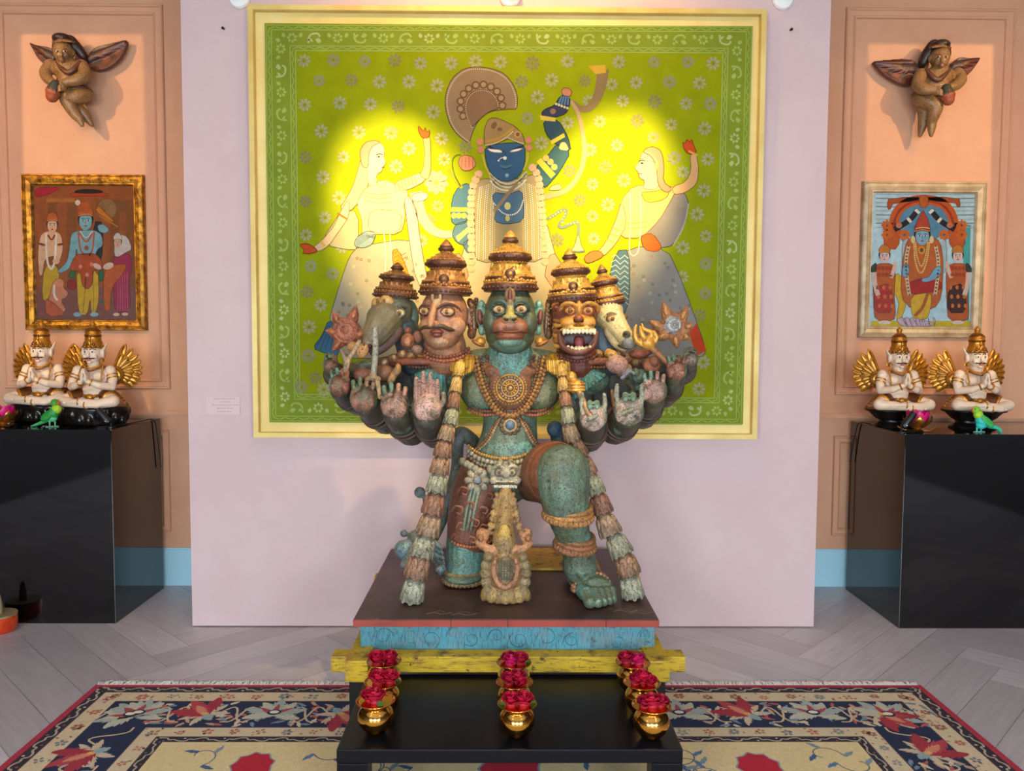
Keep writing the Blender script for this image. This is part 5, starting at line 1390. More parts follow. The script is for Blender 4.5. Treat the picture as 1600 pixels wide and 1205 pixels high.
# ---- boar head, turned to the picture's left
BO = (108, 102, 80)
q = M(BO)
q.E(612, 487, -.66, 33, 33, .09, 0, BO); q.E(600, 500, -.71, 28, 26, .075, 0, BO); TT(q, [(603, 500, -.72, 28), (592, 515, -.765, 24), (583, 529, -.79, 19), (577, 539, -.80, 14)], (116, 104, 76), 14)
q.E(573, 542, -.82, 12, 8, .02, 0, (112, 76, 70)); q.E(569, 542, -.84, 3, 3.4, .01, 0, (50, 30, 34)); q.E(578, 543, -.84, 3, 3.4, .01, 0, (50, 30, 34))
TT(q, [(615, 520, -.72, 16), (598, 540, -.74, 12), (585, 552, -.76, 8)], (110, 84, 76), 12)
eye(q, 625, 491, -.745, 8, 7.5, (190, 176, 134), (90, 70, 50), (80, 76, 58), -1)
for r_ in (12, 16): TT(q, [(625-r_, 493, -.745, 1.5), (625-r_*0.7, 491-r_*0.8, -.745, 1.8), (625, 490-r_, -.74, 2), (625+r_*0.8, 490-r_*0.6, -.725, 1.6)], (84, 80, 60), 8)
q.T([(597, 530, -.79, 3), (588, 528, -.81, 3), (580, 522, -.83, 2)], (206, 190, 150), 8)
q.E(645, 490, -.64, 9, 20, .03, -12, (96, 110, 96))
TT(q, [(632, 515, -.64, 22), (645, 545, -.62, 26), (650, 565, -.6, 28)], (58, 70, 74), 14)  # neck: shadow below the head put into its blue-dark colour
q.E(590, 474, -.728, 10, 9, .012, -14, (170, 128, 62)); q.E(604, 471, -.738, 11, 9, .012, 10, (176, 132, 62)); q.E(594, 487, -.768, 6, 8, .009, 0, (176, 132, 62)); TT(q, [(590, 470, -.74, 1.8), (594, 484, -.765, 2), (600, 470, -.75, 1.8)], (120, 84, 44), 8)
bh = q.carve('boar_head', m_face, st, voxel=0.0031, it=2)
crown(bh, 618, 465, -.65, 34, 54, 4, gold=(142, 92, 48), front=False)

# ---- lion head with open mouth
LD = (100, 50, 36); LG = (196, 136, 56)
q = M(LD)
q.E(897, 492, -.73, 37, 40, .105, 0, LD); q.E(898, 530, -.735, 34, 28, .085, 0, (74, 42, 34))
q.E(903, 504, -.80, 28, 13, .05, 0, LG); q.E(890, 506, -.84, 14, 9, .035, -8, LG); q.E(917, 506, -.84, 14, 9, .035, 8, LG); q.E(904, 499, -.865, 8, 6, .022, 0, (140, 74, 44)); q.E(899, 502, -.87, 3, 3, .01, 0, (46, 24, 20)); q.E(909, 502, -.87, 3, 3, .01, 0, (46, 24, 20))
q.E(904, 484, -.82, 5, 14, .03, 0, LG)
q.E(904, 531, -.815, 25, 13, .012, 0, (50, 18, 18)); q.E(905, 536, -.835, 8, 9, .015, 0, (128, 50, 46))
for s, u in ((-1, 891), (1, 919)):
    eye(q, u, 487, -.825, 8, 7.5, (206, 150, 84), (96, 44, 30), (130, 66, 40)); TT(q, [(u-s*11, 480, -.835, 2.5), (u, 475, -.845, 3.2), (u+s*12, 478, -.82, 3.2), (u+s*15, 487, -.80, 2)], LG, 8)
q.E(871, 480, -.76, 10, 9, .035, 20, (190, 116, 54)); q.E(869, 482, -.79, 5, 5, .015, 0, (110, 50, 36)); q.E(932, 484, -.75, 6, 9, .03, -10, (170, 104, 54))
TT(q, [(877, 517, -.83, 2.4), (890, 514, -.865, 2.8), (904, 515, -.875, 2.8), (919, 514, -.865, 2.8), (930, 517, -.83, 2.4)], (210, 160, 80), 8)
for i in range(9): q.E(881+i*6, 520.5-1.5*math.sin(i/8*PI), -.855-.02*math.sin(i/8*PI), 2.8, 5, .009, 0, (222, 206, 172), 10, 8)
for i in range(7): q.E(888+i*5.6, 544+2.5*math.sin(i/6*PI), -.835-.014*math.sin(i/6*PI), 2.4, 3.8, .008, 0, (206, 186, 150), 10, 8)
TT(q, [(874, 522, -.80, 4), (880, 543, -.82, 5), (904, 553, -.85, 5), (926, 543, -.82, 5), (932, 522, -.80, 4)], (100, 54, 42), 10)
for k in range(6): TT(q, [(865, 500+k*8, -.74, 2.6), (869, 503+k*8, -.78, 3.4), (877, 502+k*8, -.80, 2.2)], (190, 140, 64) if k % 2 else (150, 92, 48), 8)
q.T([(900, 550, -.68, 32), (902, 570, -.66, 34)], LD, 14)
lh = q.carve('lion_head', m_face, st, voxel=0.0031, it=2)
crown(lh, 894, 470, -.73, 38, 80, -4, gold=(206, 156, 70))
q = M(RUST); beads(q, [(868, 556, -.72), (882, 562, -.77), (904, 566, -.79), (925, 561, -.76), (938, 552, -.70)], 5.2, 3.2, (110, 54, 40)); q.build('bead_collar', m_orn, lh, True)

# ---- horse head, turned to the picture's right
HO = (206, 184, 126)
q = M(HO)
q.E(950, 490, -.66, 24, 28, .08, 0, HO); TT(q, [(950, 494, -.68, 23), (962, 508, -.72, 18), (973, 522, -.76, 14.5), (981, 533, -.78, 13.5)], HO, 14)
q.E(983, 536, -.79, 13, 12, .035, 0, (128, 124, 112)); q.E(979, 524, -.81, 6, 6, .018, 0, (96, 88, 74)); q.E(978, 523, -.825, 2.6, 2.6, .01, 0, (40, 34, 30)); q.E(990, 531, -.81, 2.6, 3, .01, 0, (40, 34, 30))
TT(q, [(966, 541, -.775, 1.4), (976, 546, -.80, 1.6), (988, 544, -.805, 1.6)], (70, 60, 50), 8); TT(q, [(952, 520, -.72, 9), (962, 538, -.745, 7), (974, 546, -.77, 6)], (190, 166, 116), 10)
eye(q, 956, 500, -.745, 7.5, 6, (190, 150, 92), (96, 60, 34), (110, 84, 50), 1); TT(q, [(945, 497, -.735, 1.8), (955, 491, -.75, 2.2), (966, 496, -.745, 1.8)], (120, 92, 56), 8)
q.E(976, 497, -.69, 5, 5, .02, 0, (110, 84, 50)); TT(q, [(962, 482, -.72, 3), (970, 500, -.75, 2.6), (976, 514, -.77, 2)], (222, 204, 150), 8)
TT(q, [(940, 520, -.63, 20), (944, 545, -.62, 24), (948, 565, -.6, 26)], (72, 92, 104), 14)
oh = q.carve('horse_head', m_face, st, voxel=0.0031, it=2)
crown(oh, 950, 478, -.65, 27, 64, -11, gold=(196, 140, 60), front=False)

# ---- jewellery on the torso
q = M(BRN)
q.E(797, 606, -.765, 35, 38, .04, 0, BRN); q.E(797, 582, -.755, 42, 17, .045, 0, BRN); q.E(768, 580, -.735, 20, 15, .03, 20, (150, 100, 52)); q.E(826, 580, -.735, 20, 15, .03, -20, (150, 100, 52))
q.carve('chest_plate', m_orn, st, voxel=0.004, it=2)
q = M(GOLD)
for r_, rb, c_ in ((21, 1.6, GOLD), (13, 1.4, TAN), (6.5, 1.4, GOLD)):
    p = P(797, 608, -.808); q.torus(p, r_*mpp(p), rb*mpp(p), None, c_, 36, 6)
for r_, n, rb in ((25, 34, 2.2), (17, 22, 2.2), (9.5, 14, 2)):
    for i in range(n):
        a_ = 2*PI*i/n; q.E(797+r_*math.cos(a_), 608+r_*math.sin(a_), -.806+0.018*max(0, (r_-17)/8)**2, rb, rb, .008, 0, TAN if n == 22 else GOLD, 8, 6)
q.E(797, 608, -.812, 4, 4, .012, 0, TAN, 12, 8)
q.build('medallion', m_orn, st, True)
q = M(GOLD)
for du, rb, c_, g in ((0, 2.6, (118, 76, 46), 5), (6, 3.2, (170, 118, 54), 6), (12, 3.8, (140, 92, 48), 7)):
    for s in (-1, 1):
        beads(q, [(797+s*(46+du), 560, -.735), (797+s*(40+du*0.95), 590, -.775), (797+s*(29+du*0.9), 620, -.79), (797+s*(13+du*0.7), 641+du*0.4, -.785), (797, 648+du*0.5, -.785)], g, rb, c_)
for dv, c_ in ((0, (110, 70, 46)), (6, BRN), (11, TAN)): beads(q, [(757, 556+dv, -.73), (775, 567+dv, -.78), (797, 572+dv, -.795), (819, 567+dv, -.78), (838, 556+dv, -.73)], 5, 2.9, c_)
q.build('necklace', m_orn, st, True)
q = M(GOLD)
for s in (-1, 1):
    for k in range(11):
        u = 797+s*(58+k*3.3); q.T([(u-s*2, 556+abs(k-5)*0.6, -.72, 3), (u, 566, -.755, 3.4), (u+s*1.5, 580+4*math.sin(k/10*PI)*1.6, -.765, 2.4)], (206, 156, 48) if k % 2 else (178, 124, 36), 8)
    q.build('shoulder_tassel', m_gilt, st, True); q = M(GOLD)
for s in (-1, 1):
    q = M(RUST)
    for dv in (0, 6): beads(q, [(797+s*66, 634+dv, -.73), (797+s*50, 643+dv, -.775), (797+s*30, 644+dv, -.775), (797+s*8, 638+dv, -.77)], 4.2, 2.6, RUST if dv else (120, 66, 46))
    for dv in (0, 4.5): beads(q, [(797+s*12, 650, -.765), (797+s*(22+dv), 668, -.765), (797+s*(34+dv), 690, -.755), (797+s*(52+dv), 706, -.71)], 4, 2.6, BRN if dv else TAN)
    q.build('chest_strap', m_orn, st, True)
q = M(BRN)
p = P(797, 666, -.775); kk = mpp(p)
for i in range(12):
    a_ = 2*PI*i/12; q.E(797+13*math.cos(a_), 666+13*math.sin(a_), -.775, 5, 5, .012, 0, (96, 76, 50), 10, 8)
q.torus(p+Vector((0, -0.012, 0)), 9*kk, 2*kk, None, TAN, 24, 6); q.E(797, 666, -.785, 7, 7, .018, 0, (100, 132, 160), 14, 10)
q.build('navel_rosette', m_orn, st, True)
# sleeves at the shoulders: pleated teal fans with brown edging
for s in (-1, 1):
    q = M(TEALB)
    for k in range(9):
        t = k/8; q.T([(797+s*(96+t*8), 574, -.70, 5), (797+s*(104+t*30), 582+t*2, -.72, 5), (797+s*(102+t*44), 622-t*34, -.715, 4)], (88, 160, 148) if k % 2 else (74, 138, 122), 8)
    q.build('sleeve', m_body, st, True); q = M(RUST)
    TT(q, [(797+s*62, 566, -.72, 5), (797+s*100, 566, -.735, 6), (797+s*150, 566, -.72, 6), (797+s*185, 568, -.68, 5)], RUST, 10)
    beads(q, [(797+s*62, 572, -.735), (797+s*100, 574, -.745), (797+s*140, 576, -.735), (797+s*160, 574, -.72)], 5, 2.6, (110, 60, 40))
    for u, v, r_, c_ in ((138, 555, 9, (190, 126, 48)), (154, 558, 8, (170, 110, 44)), (168, 556, 10, BRN), (182, 562, 9, (150, 92, 60)), (196, 570, 10, BRN)):
        q.E(797+s*u, v, -.69, r_, r_*0.9, .03, 0, c_, 12, 8); q.E(797+s*u, v-2, -.715, r_*0.5, r_*0.5, .012, 0, TAN, 10, 6)
    q.build('shoulder_band', m_orn, st, True)
# armlets and bracelets where forearms show
q = M(BRND)
for a_, b_ in FA:
    for t, rr_ in ((0.42, 1.12), (0.55, 1.1)):
        c_ = [a_[i]+(b_[i]-a_[i])*t for i in range(4)]; p = P(*c_[:3]); d = (P(*b_[:3])-P(*a_[:3])).normalized()
        q.torus(p, c_[3]*mpp(p)*rr_*0.98, 2.6*mpp(p), Vector((0, 1, 0)).rotation_difference(d).to_matrix(), (70, 46, 34), 26, 6)
    q.build('bracelet', m_orn, st, True); q = M(BRND)

# ---- belt, mask buckle, hip rosette, sash, cloth
q = M(GREYB)
for dv, rb, c_ in ((-8, 2.4, GOLD), (0, 4, GREYB), (8, 3.6, (130, 120, 96)), (15, 3.4, BRN)):
    beads(q, [(732, 706+dv, -.70), (745, 716+dv, -.76), (765, 723+dv, -.79), (790, 726+dv, -.80), (815, 722+dv, -.79), (832, 714+dv, -.77)], rb*1.7, rb, c_)
q.build('belt', m_orn, st, True)
q = M(GREYB)
q.E(790, 742, -.80, 25, 20, .05, 0, GREYB); q.E(790, 755, -.825, 23, 9, .035, 0, GREYB); q.E(790, 742, -.85, 6, 8, .018, 0, GREYB)
for s in (-1, 1):
    eye(q, 790+s*10, 740, -.845, 6, 5.5, (176, 170, 150), (96, 90, 74), (120, 112, 90)); TT(q, [(790+s*3, 733, -.85, 2), (790+s*11, 729, -.85, 2.6), (790+s*20, 733, -.83, 2)], (180, 170, 142), 8)
    q.E(790+s*24, 735, -.81, 6, 8, .02, s*20, (150, 140, 112)); q.E(790+s*18, 752, -.845, 7, 6, .02, 0, (184, 174, 148)); q.E(790+s*8, 724, -.83, 5, 6, .016, 0, (150, 140, 112))
TT(q, [(769, 758, -.85, 2), (790, 757, -.87, 2), (811, 758, -.85, 2)], (70, 56, 42), 8)
for i in range(9): q.E(773+i*4.2, 762, -.855-.012*math.sin(i/8*PI), 1.9, 3.4, .007, 0, (216, 206, 178), 8, 6)
q.carve('mask_buckle', m_orn, st, voxel=0.003, it=2)
q = M(GREYB)
for i in range(8):
    a_ = 2*PI*i/8; q.E(746+13*math.cos(a_), 752+13*math.sin(a_), -.785, 8, 6, .016, math.degrees(a_), GREYB if i % 2 else (150, 140, 116), 12, 8)
q.E(746, 752, -.80, 7, 7, .02, 0, (122, 134, 142)); p = P(746, 752, -.795); q.torus(p, 8*mpp(p), 1.6*mpp(p), None, TAN, 20, 6)
for i in range(5): q.E(722+i*7, 722+i*4, -.765-.006*i, 6, 6, .018, 0, (150, 140, 118), 10, 8)
q.build('hip_rosette', m_orn, st, True)
# skirt cloth on the standing leg with carved scrolls and hem
q = M(BRN)
TT(q, [(760, 742, -.66, 42), (745, 775, -.68, 40), (735, 815, -.69, 36), (731, 845, -.70, 33)], (122, 70, 50), 20)
q.E(770, 790, -.70, 22, 45, .07, 12, (116, 66, 48)); q.E(752, 842, -.70, 28, 10, .08, 14, (120, 72, 52))
q.carve('leg_cloth', m_orn, st, voxel=0.005, it=2)
q = M(TAN)
for k, (u, v, r_) in enumerate(((725, 770, 9), (716, 800, 10), (735, 792, 8), (722, 826, 9), (742, 820, 9), (756, 800, 8), (757, 828, 8), (738, 846, 7), (712, 842, 7), (768, 810, 7), (765, 778, 7))):
    yy = -.70-0.105*math.sqrt(max(0, 1-((u-742)/40)**2))
    TT(q, [(u-r_, v, yy+.004, 1.4), (u-r_*0.4, v-r_*0.8, yy, 2), (u+r_*0.7, v-r_*0.4, yy, 2), (u+r_*0.4, v+r_*0.5, yy, 1.8), (u-r_*0.2, v+r_*0.3, yy-.003, 1.6)], (150, 96, 70) if k % 2 else (134, 78, 56), 7)
for s_ in range(3): TT(q, [(738+s_*6, 762, -.79, 2.4), (730+s_*6, 795, -.80, 2.6), (724+s_*6, 830, -.80, 2)], (116, 132, 112), 8)
beads(q, [(702, 846, -.73), (715, 853, -.80), (735, 857, -.81), (757, 853, -.79), (770, 845, -.76)], 5, 3, (150, 90, 64))
q.build('cloth_carving', m_orn, st, True)
q = M(BRN)
TT(q, [(848, 744, -.64, 44), (860, 742, -.78, 49), (866, 741, -.89, 50), (869, 741, -.92, 48)], (128, 74, 48), 24)
q.carve('thigh_cloth', m_orn, st, voxel=0.005, it=3)
q = M(RUST)
pa_ = P(870, 741, -.925); pb_ = P(862, 742, -.78); d = (pa_-pb_).normalized(); rot = Vector((0, 1, 0)).rotation_difference(d).to_matrix()
for k in range(6): q.torus(pa_-d*(0.012*k), (47.5+0.6*k)*mpp(pa_), 1.5*mpp(pa_), rot, (150, 92, 54) if k % 2 else (110, 60, 38), 40, 6)
q.build('thigh_cloth_hem', m_orn, st, True)
# anklets
def ringset(u, v, Y, r, rb, cols, d=(0, 0, 1), flat=1.0):
    q = M(BRN); p = P(u, v, Y); k = mpp(p); rot = Vector((0, 1, 0)).rotation_difference(Vector(d).normalized()).to_matrix()
    for i, c_ in enumerate(cols):
        q.torus(p-Vector(d).normalized()*(i-len(cols)/2)*rb*1.7*k, (r+(1.5*i))*k, rb*k, rot, c_, 34, 8)
    n = 30; i = len(cols)
    for j in range(n):
        a_ = 2*PI*j/n; w_ = rot @ Vector((math.cos(a_), 0, math.sin(a_))); q.ell(p-Vector(d).normalized()*(i-len(cols)/2)*rb*1.7*k+w_*(r+1.5*i)*k, rb*k*1.25, None, cols[0], 8, 6)
    return q.build('anklet', m_orn, st, True)
ringset(888, 800, -.975, 34, 4.5, [(170, 120, 66), (190, 130, 70)], (0.05, -0.18, 1))
ringset(899, 847, -.925, 27, 4.5, [(150, 100, 62), (170, 104, 66)], (0.1, -0.2, 1))
ringset(724, 901, -.72, 27, 3.6, [(150, 120, 76), (110, 88, 60)], (0, 0, 1))
q = M(BRN)
for k in range(15):
    a_ = PI*k/14; c_ = mid*0.4+t0*0.6+sd_*(0.080*math.cos(a_))+Vector((0, 0, -0.022+0.072*math.sin(a_))); c_.z = max(c_.z, TZ+0.012)
    q.ell(c_, 0.0115, None, (150, 100, 62) if k % 2 else (120, 80, 50), 10, 8); q.ell(c_+ax_*0.018, 0.0085, None, (160, 120, 82), 8, 6); q.ell(c_-ax_*0.018, 0.0085, None, (140, 98, 64), 8, 6)
q.build('foot_band', m_orn, st, True)

# front sash: plume from the mask, oval with woven grid, petals resting on the board
q = M((190, 158, 96))
TT(q, [(790, 768, -.85, 10), (789, 800, -.89, 12), (788, 830, -.93, 16), (788, 850, -.95, 19), (789, 866, -.965, 14)], (150, 120, 74), 16)
for s in (-1, 1):
    for k in range(7):
        v = 776+k*9.5; w_ = 12+k*2.0; q.E(789+s*w_, v, -.875-.010*k, 4.2, 6.5, .016, s*(35+k*3), (166, 132, 80) if k % 2 else (140, 108, 66), 12, 8)
    q.E(788+s*34, 838, -.94, 10, 12, .03, s*20, (190, 136, 94)); q.E(788+s*37, 842, -.965, 5, 6, .02, 0, (170, 112, 76)); TT(q, [(788+s*12, 862, -.97, 6), (788+s*28, 858, -.965, 7), (788+s*40, 850, -.945, 6)], (186, 130, 90), 10)
q.E(788, 838, -.975, 10, 18, .02, 0, (196, 158, 74)); q.E(788, 868, -.97, 9, 14, .03, 0, (178, 130, 84))
q.E(790, 896, -.975, 30, 33, .045, 0, (150, 112, 72)); q.E(790, 893, -1.005, 17, 22, .03, 0, (140, 128, 96)); p = P(790, 894, -1.015); kk = mpp(p)
TT(q, [(775, 875, -1.02, 3), (771, 892, -1.025, 4.5), (778, 912, -1.03, 5), (790, 920, -1.035, 5), (802, 912, -1.03, 5), (809, 892, -1.025, 4.5), (805, 875, -1.02, 3)], (176, 120, 82), 10)
for s in (-1, 1):
    for k in range(5): q.E(790+s*(27+5*math.sin(k/4*PI)), 872+k*13, -.98, 9, 9, .026, s*30, (152, 132, 92) if k % 2 else (134, 112, 76), 12, 8)
for k in range(7):
    t = (k-3)/3; q.E(790+t*30, 934-7*t*t, -.995+.02*abs(t), 8.5, 15, .03, -t*24, (176, 144, 86) if k % 2 else (156, 124, 72), 14, 10)
for v_ in q.v:
    if v_.z < TZ: v_.z = TZ
q.carve('front_sash', m_orn, st, voxel=0.0036, it=1)
q = M((96, 88, 68))
for k in range(6): q.T([(779+k*4.4, 878, -1.036, 0.9), (779+k*4.4, 908, -1.037, 0.9)], (92, 80, 58), 6)
for k in range(8): q.T([(778, 879+k*4, -1.038, 0.8), (802, 879+k*4, -1.038, 0.8)], (104, 92, 68), 6)
q.build('sash_grid', m_orn, st, True)

# garlands: strings of carved lotus buds
def garland(pts, label):
    pos = [P(u, v, Y) for u, v, Y, r_ in pts]
    q = M(BRND); q.tube([pos[0]+Vector((0, 0.02, 0.03))]+[p+Vector((0, 0.012, 0)) for p in pos[:-1]]+[pos[-1]], 0.008, (90, 66, 44), 8); g = q.build('garland', m_orn, st, True); g['label'] = label
    cols = [(196, 150, 66), (176, 138, 78), (132, 90, 64), (142, 138, 108), (150, 120, 88), (136, 96, 68), (144, 108, 80), (142, 140, 114), (136, 92, 70), (150, 120, 92), (140, 136, 112), (144, 106, 80), (146, 144, 122)]
    for i, (p, a_) in enumerate(zip(pos, pts)):
        nx_ = pos[min(i+1, len(pos)-1)]; pv = pos[max(i-1, 0)]; d = (nx_-pv).normalized(); L = (nx_-pv).length/(2 if 0 < i < len(pos)-1 else 1)
        rot = Vector((0, 0, -1)).rotation_difference(d).to_matrix(); r_ = a_[3]*mpp(p); c_ = cols[i % len(cols)]; c2 = tuple(min(255, int(x*1.16)) for x in c_); c3 = tuple(int(x*0.8) for x in c_)
        b_ = M(c_); b_.lathe([(0.35*r_, L*0.56), (0.66*r_, L*0.42), (0.80*r_, L*0.1), (0.86*r_, -L*0.25), (0.8*r_, -L*0.46), (0.1*r_, -L*0.44)], p, rot=rot, seg=16)
        for ly, (n, zz, rr_, hh_, cc) in enumerate(((8, -0.22, 0.86, 0.32, c_), (8, 0.10, 0.80, 0.30, c2), (6, 0.36, 0.55, 0.22, c3))):
            for k in range(n):
                an = 2*PI*(k+0.5*ly)/n
                b_.ell(p+rot @ Vector((rr_*r_*math.cos(an), rr_*r_*math.sin(an), zz*L)), (0.14*r_, 0.30*r_, hh_*L), rot @ Matrix.Rotation(an, 3, 'Z') @ Matrix.Rotation(-0.12, 3, 'Y'), cc, 10, 8)
                if ly < 2: b_.ell(p+rot @ Vector((rr_*r_*1.08*math.cos(an), rr_*r_*1.08*math.sin(an), (zz-0.04)*L)), (0.09*r_, 0.13*r_, hh_*L*0.66), rot @ Matrix.Rotation(an, 3, 'Z') @ Matrix.Rotation(-0.12, 3, 'Y'), c3, 8, 6)
        if i == len(pts)-1:
            for v_ in b_.v: v_.z = max(v_.z, TZ+0.0005)
        b_.build('flower_bud', m_orn, g, True)
garland([(718, 578, -.80, 9), (713, 603, -.83, 9.5), (709.5, 628, -.86, 10.5), (705.5, 653, -.88, 12), (698.5, 678, -.90, 13.5), (693, 703, -.91, 14.5), (688, 729, -.92, 15.5), (683.6, 757, -.93, 16.5), (678, 789, -.94, 18), (671, 822, -.95, 19), (662, 855, -.96, 19.5), (653, 887, -.97, 19.5), (646, 924, -.975, 19)], 'left garland')
garland([(879, 580, -.80, 9), (880, 603, -.83, 9.5), (883, 626, -.86, 10.5), (887, 650, -.875, 12), (891, 676, -.87, 13), (903, 702, -.84, 13), (916, 729, -.83, 13.5), (928, 759, -.84, 15), (938, 789, -.855, 17), (949, 822, -.875, 18.5), (966, 854, -.90, 19), (979, 884, -.915, 19), (986, 919, -.925, 18.5)], 'right garland')

# tail curling behind, blue-grey with leafy tuft
BG = (98, 102, 98)
q = M(BG)
TT(q, [(868, 672, -.50, 12), (872, 695, -.50, 12), (850, 715, -.50, 12), (800, 722, -.48, 12), (760, 715, -.48, 12), (738, 690, -.50, 11), (720, 678, -.53, 11), (713, 694, -.54, 12), (714, 725, -.50, 9), (704, 770, -.48, 9), (688, 815, -.50, 11), (668, 850, -.58, 13)], BG, 14)
for u, v, Y, r_, c_ in ((656, 771, -.60, 9, BG), (667, 783, -.60, 7, BG), (631, 860, -.68, 15, (112, 140, 152)), (650, 842, -.66, 13, BG), (634, 884, -.70, 9, BG), (652, 872, -.68, 14, (96, 124, 134)), (631, 835, -.66, 6, (100, 112, 112)), (688, 893, -.72, 8, (120, 140, 146)), (867, 672, -.53, 13, (58, 94, 132)), (928, 750, -.66, 7, (110, 130, 134))):
    q.E(u, v, Y, r_, r_, r_*0.0024, 0, c_)
for k in range(6): TT(q, [(668-k*1, 845, -.60, 4), (680+k*2, 850+k*9, -.68, 5), (690+k*1.5, 858+k*8, -.72, 3)], (104, 126, 128) if k % 2 else (132, 148, 146), 8)
TT(q, [(668, 850, -.58, 14), (648, 862, -.66, 14), (640, 885, -.70, 10), (646, 900, -.72, 6)], BG, 12)
TT(q, [(925, 752, -.62, 5), (905, 720, -.55, 7), (880, 695, -.52, 8), (868, 684, -.5, 9)], BG, 10)
for v_ in q.v:
    if v_.z < TZ+0.002: v_.z = TZ+0.002
tl = q.carve('tail', m_body, st, voxel=0.005, it=2); tl['label'] = 'blue-grey curled tail'

# ---- things carved in the hands
q = M(RUST)                        # left: flaming wheel
p = P(541, 518, -.80); kk = mpp(p)
q.E(541, 520, -.80, 24, 22, .022, -8, (140, 74, 56)); q.torus(p+Vector((0, -.02, 0)), 18*kk, 2.6*kk, None, (150, 84, 62), 26, 6); q.torus(p+Vector((0, -.025, 0)), 9*kk, 2.4*kk, None, (160, 92, 66), 20, 6); q.E(541, 518, -.825, 5, 5, .014, 0, (160, 96, 70))
for i in range(14): a_ = 2*PI*i/14; q.E(541+13.5*math.cos(a_), 518+13.5*math.sin(a_), -.825, 3, 3, .01, 0, RUST, 8, 6)
for u, v, rot_, l_ in ((553, 493, 14, 13), (526, 500, -28, 11), (519, 520, -80, 9), (527, 541, -140, 10), (562, 524, 75, 8), (551, 541, 150, 9)):
    r_ = math.radians(rot_); sx, sy = math.sin(r_), -math.cos(r_); q.T([(u-sx*l_*0.5, v-sy*l_*0.5, -.80, 9), (u+sx*l_*0.15, v+sy*l_*0.15, -.80, 7.5), (u+sx*l_*0.7, v+sy*l_*0.7, -.805, 4), (u+sx*l_*1.15, v+sy*l_*1.15, -.81, 1.2)], (158, 86, 56), 12); q.E(u, v, -.83, 3.5, l_*0.6, .01, rot_, (178, 108, 68))
q.carve('flaming_wheel', m_orn, st, voxel=0.0032, it=1)
q = M(GOLD)                        # right: flaming disc with silver centre
p = P(1053, 509, -.82); kk = mpp(p)
q.E(1053, 511, -.80, 21, 22, .02, 0, (166, 104, 58)); q.E(1051, 509, -.82, 13, 14, .014, 0, (150, 148, 142)); q.torus(p+Vector((0, -.012, 0)), 9*kk, 1.8*kk, None, (176, 174, 168), 22, 6); q.torus(p+Vector((0, -.016, 0)), 4.5*kk, 1.8*kk, None, (140, 136, 130), 16, 6)
for u, v, rot_, l_ in ((1040, 487, -14, 15), (1068, 493, 22, 15), (1026, 510, -55, 12), (1075, 512, 50, 9), (1034, 527, -120, 10), (1056, 534, 170, 12), (1072, 527, 120, 8)):
    r_ = math.radians(rot_); sx, sy = math.sin(r_), -math.cos(r_); q.T([(u-sx*l_*0.6, v-sy*l_*0.6, -.80, 9), (u+sx*l_*0.1, v+sy*l_*0.1, -.80, 8), (u+sx*l_*0.6, v+sy*l_*0.6, -.805, 4.4), (u+sx*l_*1.05, v+sy*l_*1.05, -.81, 1.2)], (172, 110, 62), 12); q.E(u, v, -.83, 3.5, l_*0.55, .01, rot_, (196, 138, 82))
q.carve('flaming_disc', m_orn, st, voxel=0.0032, it=1)
q = M(GOLD)                        # trident head on its shaft
q.T([(1046, 572, -.84, 5), (1030, 556, -.85, 5), (1018, 545, -.86, 6)], (160, 110, 76), 10); q.E(1012, 537, -.86, 13, 11, .025, 30, (200, 142, 56))
for pts in ([(1004, 541, -.86, 5), (994, 532, -.865, 5), (992, 518, -.865, 3.6), (994, 510, -.865, 2)], [(1010, 534, -.87, 5), (1003, 524, -.875, 4.6), (1000, 512, -.875, 2)], [(1016, 530, -.86, 5), (1018, 522, -.865, 4.4), (1007, 516, -.865, 3), (1003, 508, -.865, 1.8)], [(1020, 538, -.86, 5), (1026, 530, -.865, 4), (1022, 520, -.865, 2.5)]):
    TT(q, pts, (206, 148, 60), 10)
q.carve('trident', m_gilt, st, voxel=0.003, it=1)
q = M(TAN)                         # staff and leaf at the left
q.T([(586, 516, -.88, 4.5), (587, 545, -.885, 5), (585, 575, -.89, 5), (583, 592, -.90, 5)], (156, 150, 130), 12); q.T([(574, 594, -.90, 4), (583, 590, -.905, 5), (592, 594, -.90, 4)], (150, 118, 80), 10); q.T([(590, 598, -.90, 4), (594, 622, -.90, 4)], TAN, 10)
q.carve('staff', m_orn, st, voxel=0.003, it=1)
q = M(TAN); q.E(551, 543, -.83, 10, 8, .014, -20, (176, 120, 62)); q.E(567, 550, -.84, 9, 12, .012, 25, (180, 124, 64)); q.T([(561, 536, -.845, 4), (552, 552, -.85, 4), (545, 562, -.85, 4), (540, 585, -.84, 4)], (176, 140, 104), 10); q.T([(534, 550, -.84, 4), (541, 568, -.85, 4), (537, 590, -.85, 3)], (140, 120, 90), 10)
q.carve('leaf_bundle', m_orn, st, voxel=0.003, it=1)
q = M(BRN); q.E(637, 535, -.80, 11, 13, .03, 0, (130, 80, 56)); q.E(637, 536, -.825, 6, 8, .014, 0, (160, 104, 76)); q.E(637, 519, -.80, 6, 6, .02, 0, (120, 70, 50)); q.E(652, 548, -.79, 9, 8, .025, 0, (140, 104, 84)); q.E(652, 528, -.77, 8, 10, .02, 0, (134, 82, 58))
q.carve('pendant', m_orn, st, voxel=0.003, it=1)
q = M(BRN)                         # vessel held at left, seen between hands
q.E(600, 585, -.80, 17, 14, .035, 0, (118, 74, 50)); q.E(567, 588, -.80, 15, 12, .03, 0, (120, 70, 48)); q.E(583, 592, -.79, 18, 12, .03, 0, (104, 78, 54))
for k in range(4): q.E(610+k*4, 596-k*6, -.85, 5, 9, .018, 0, (176, 126, 66) if k % 2 else (128, 96, 66))
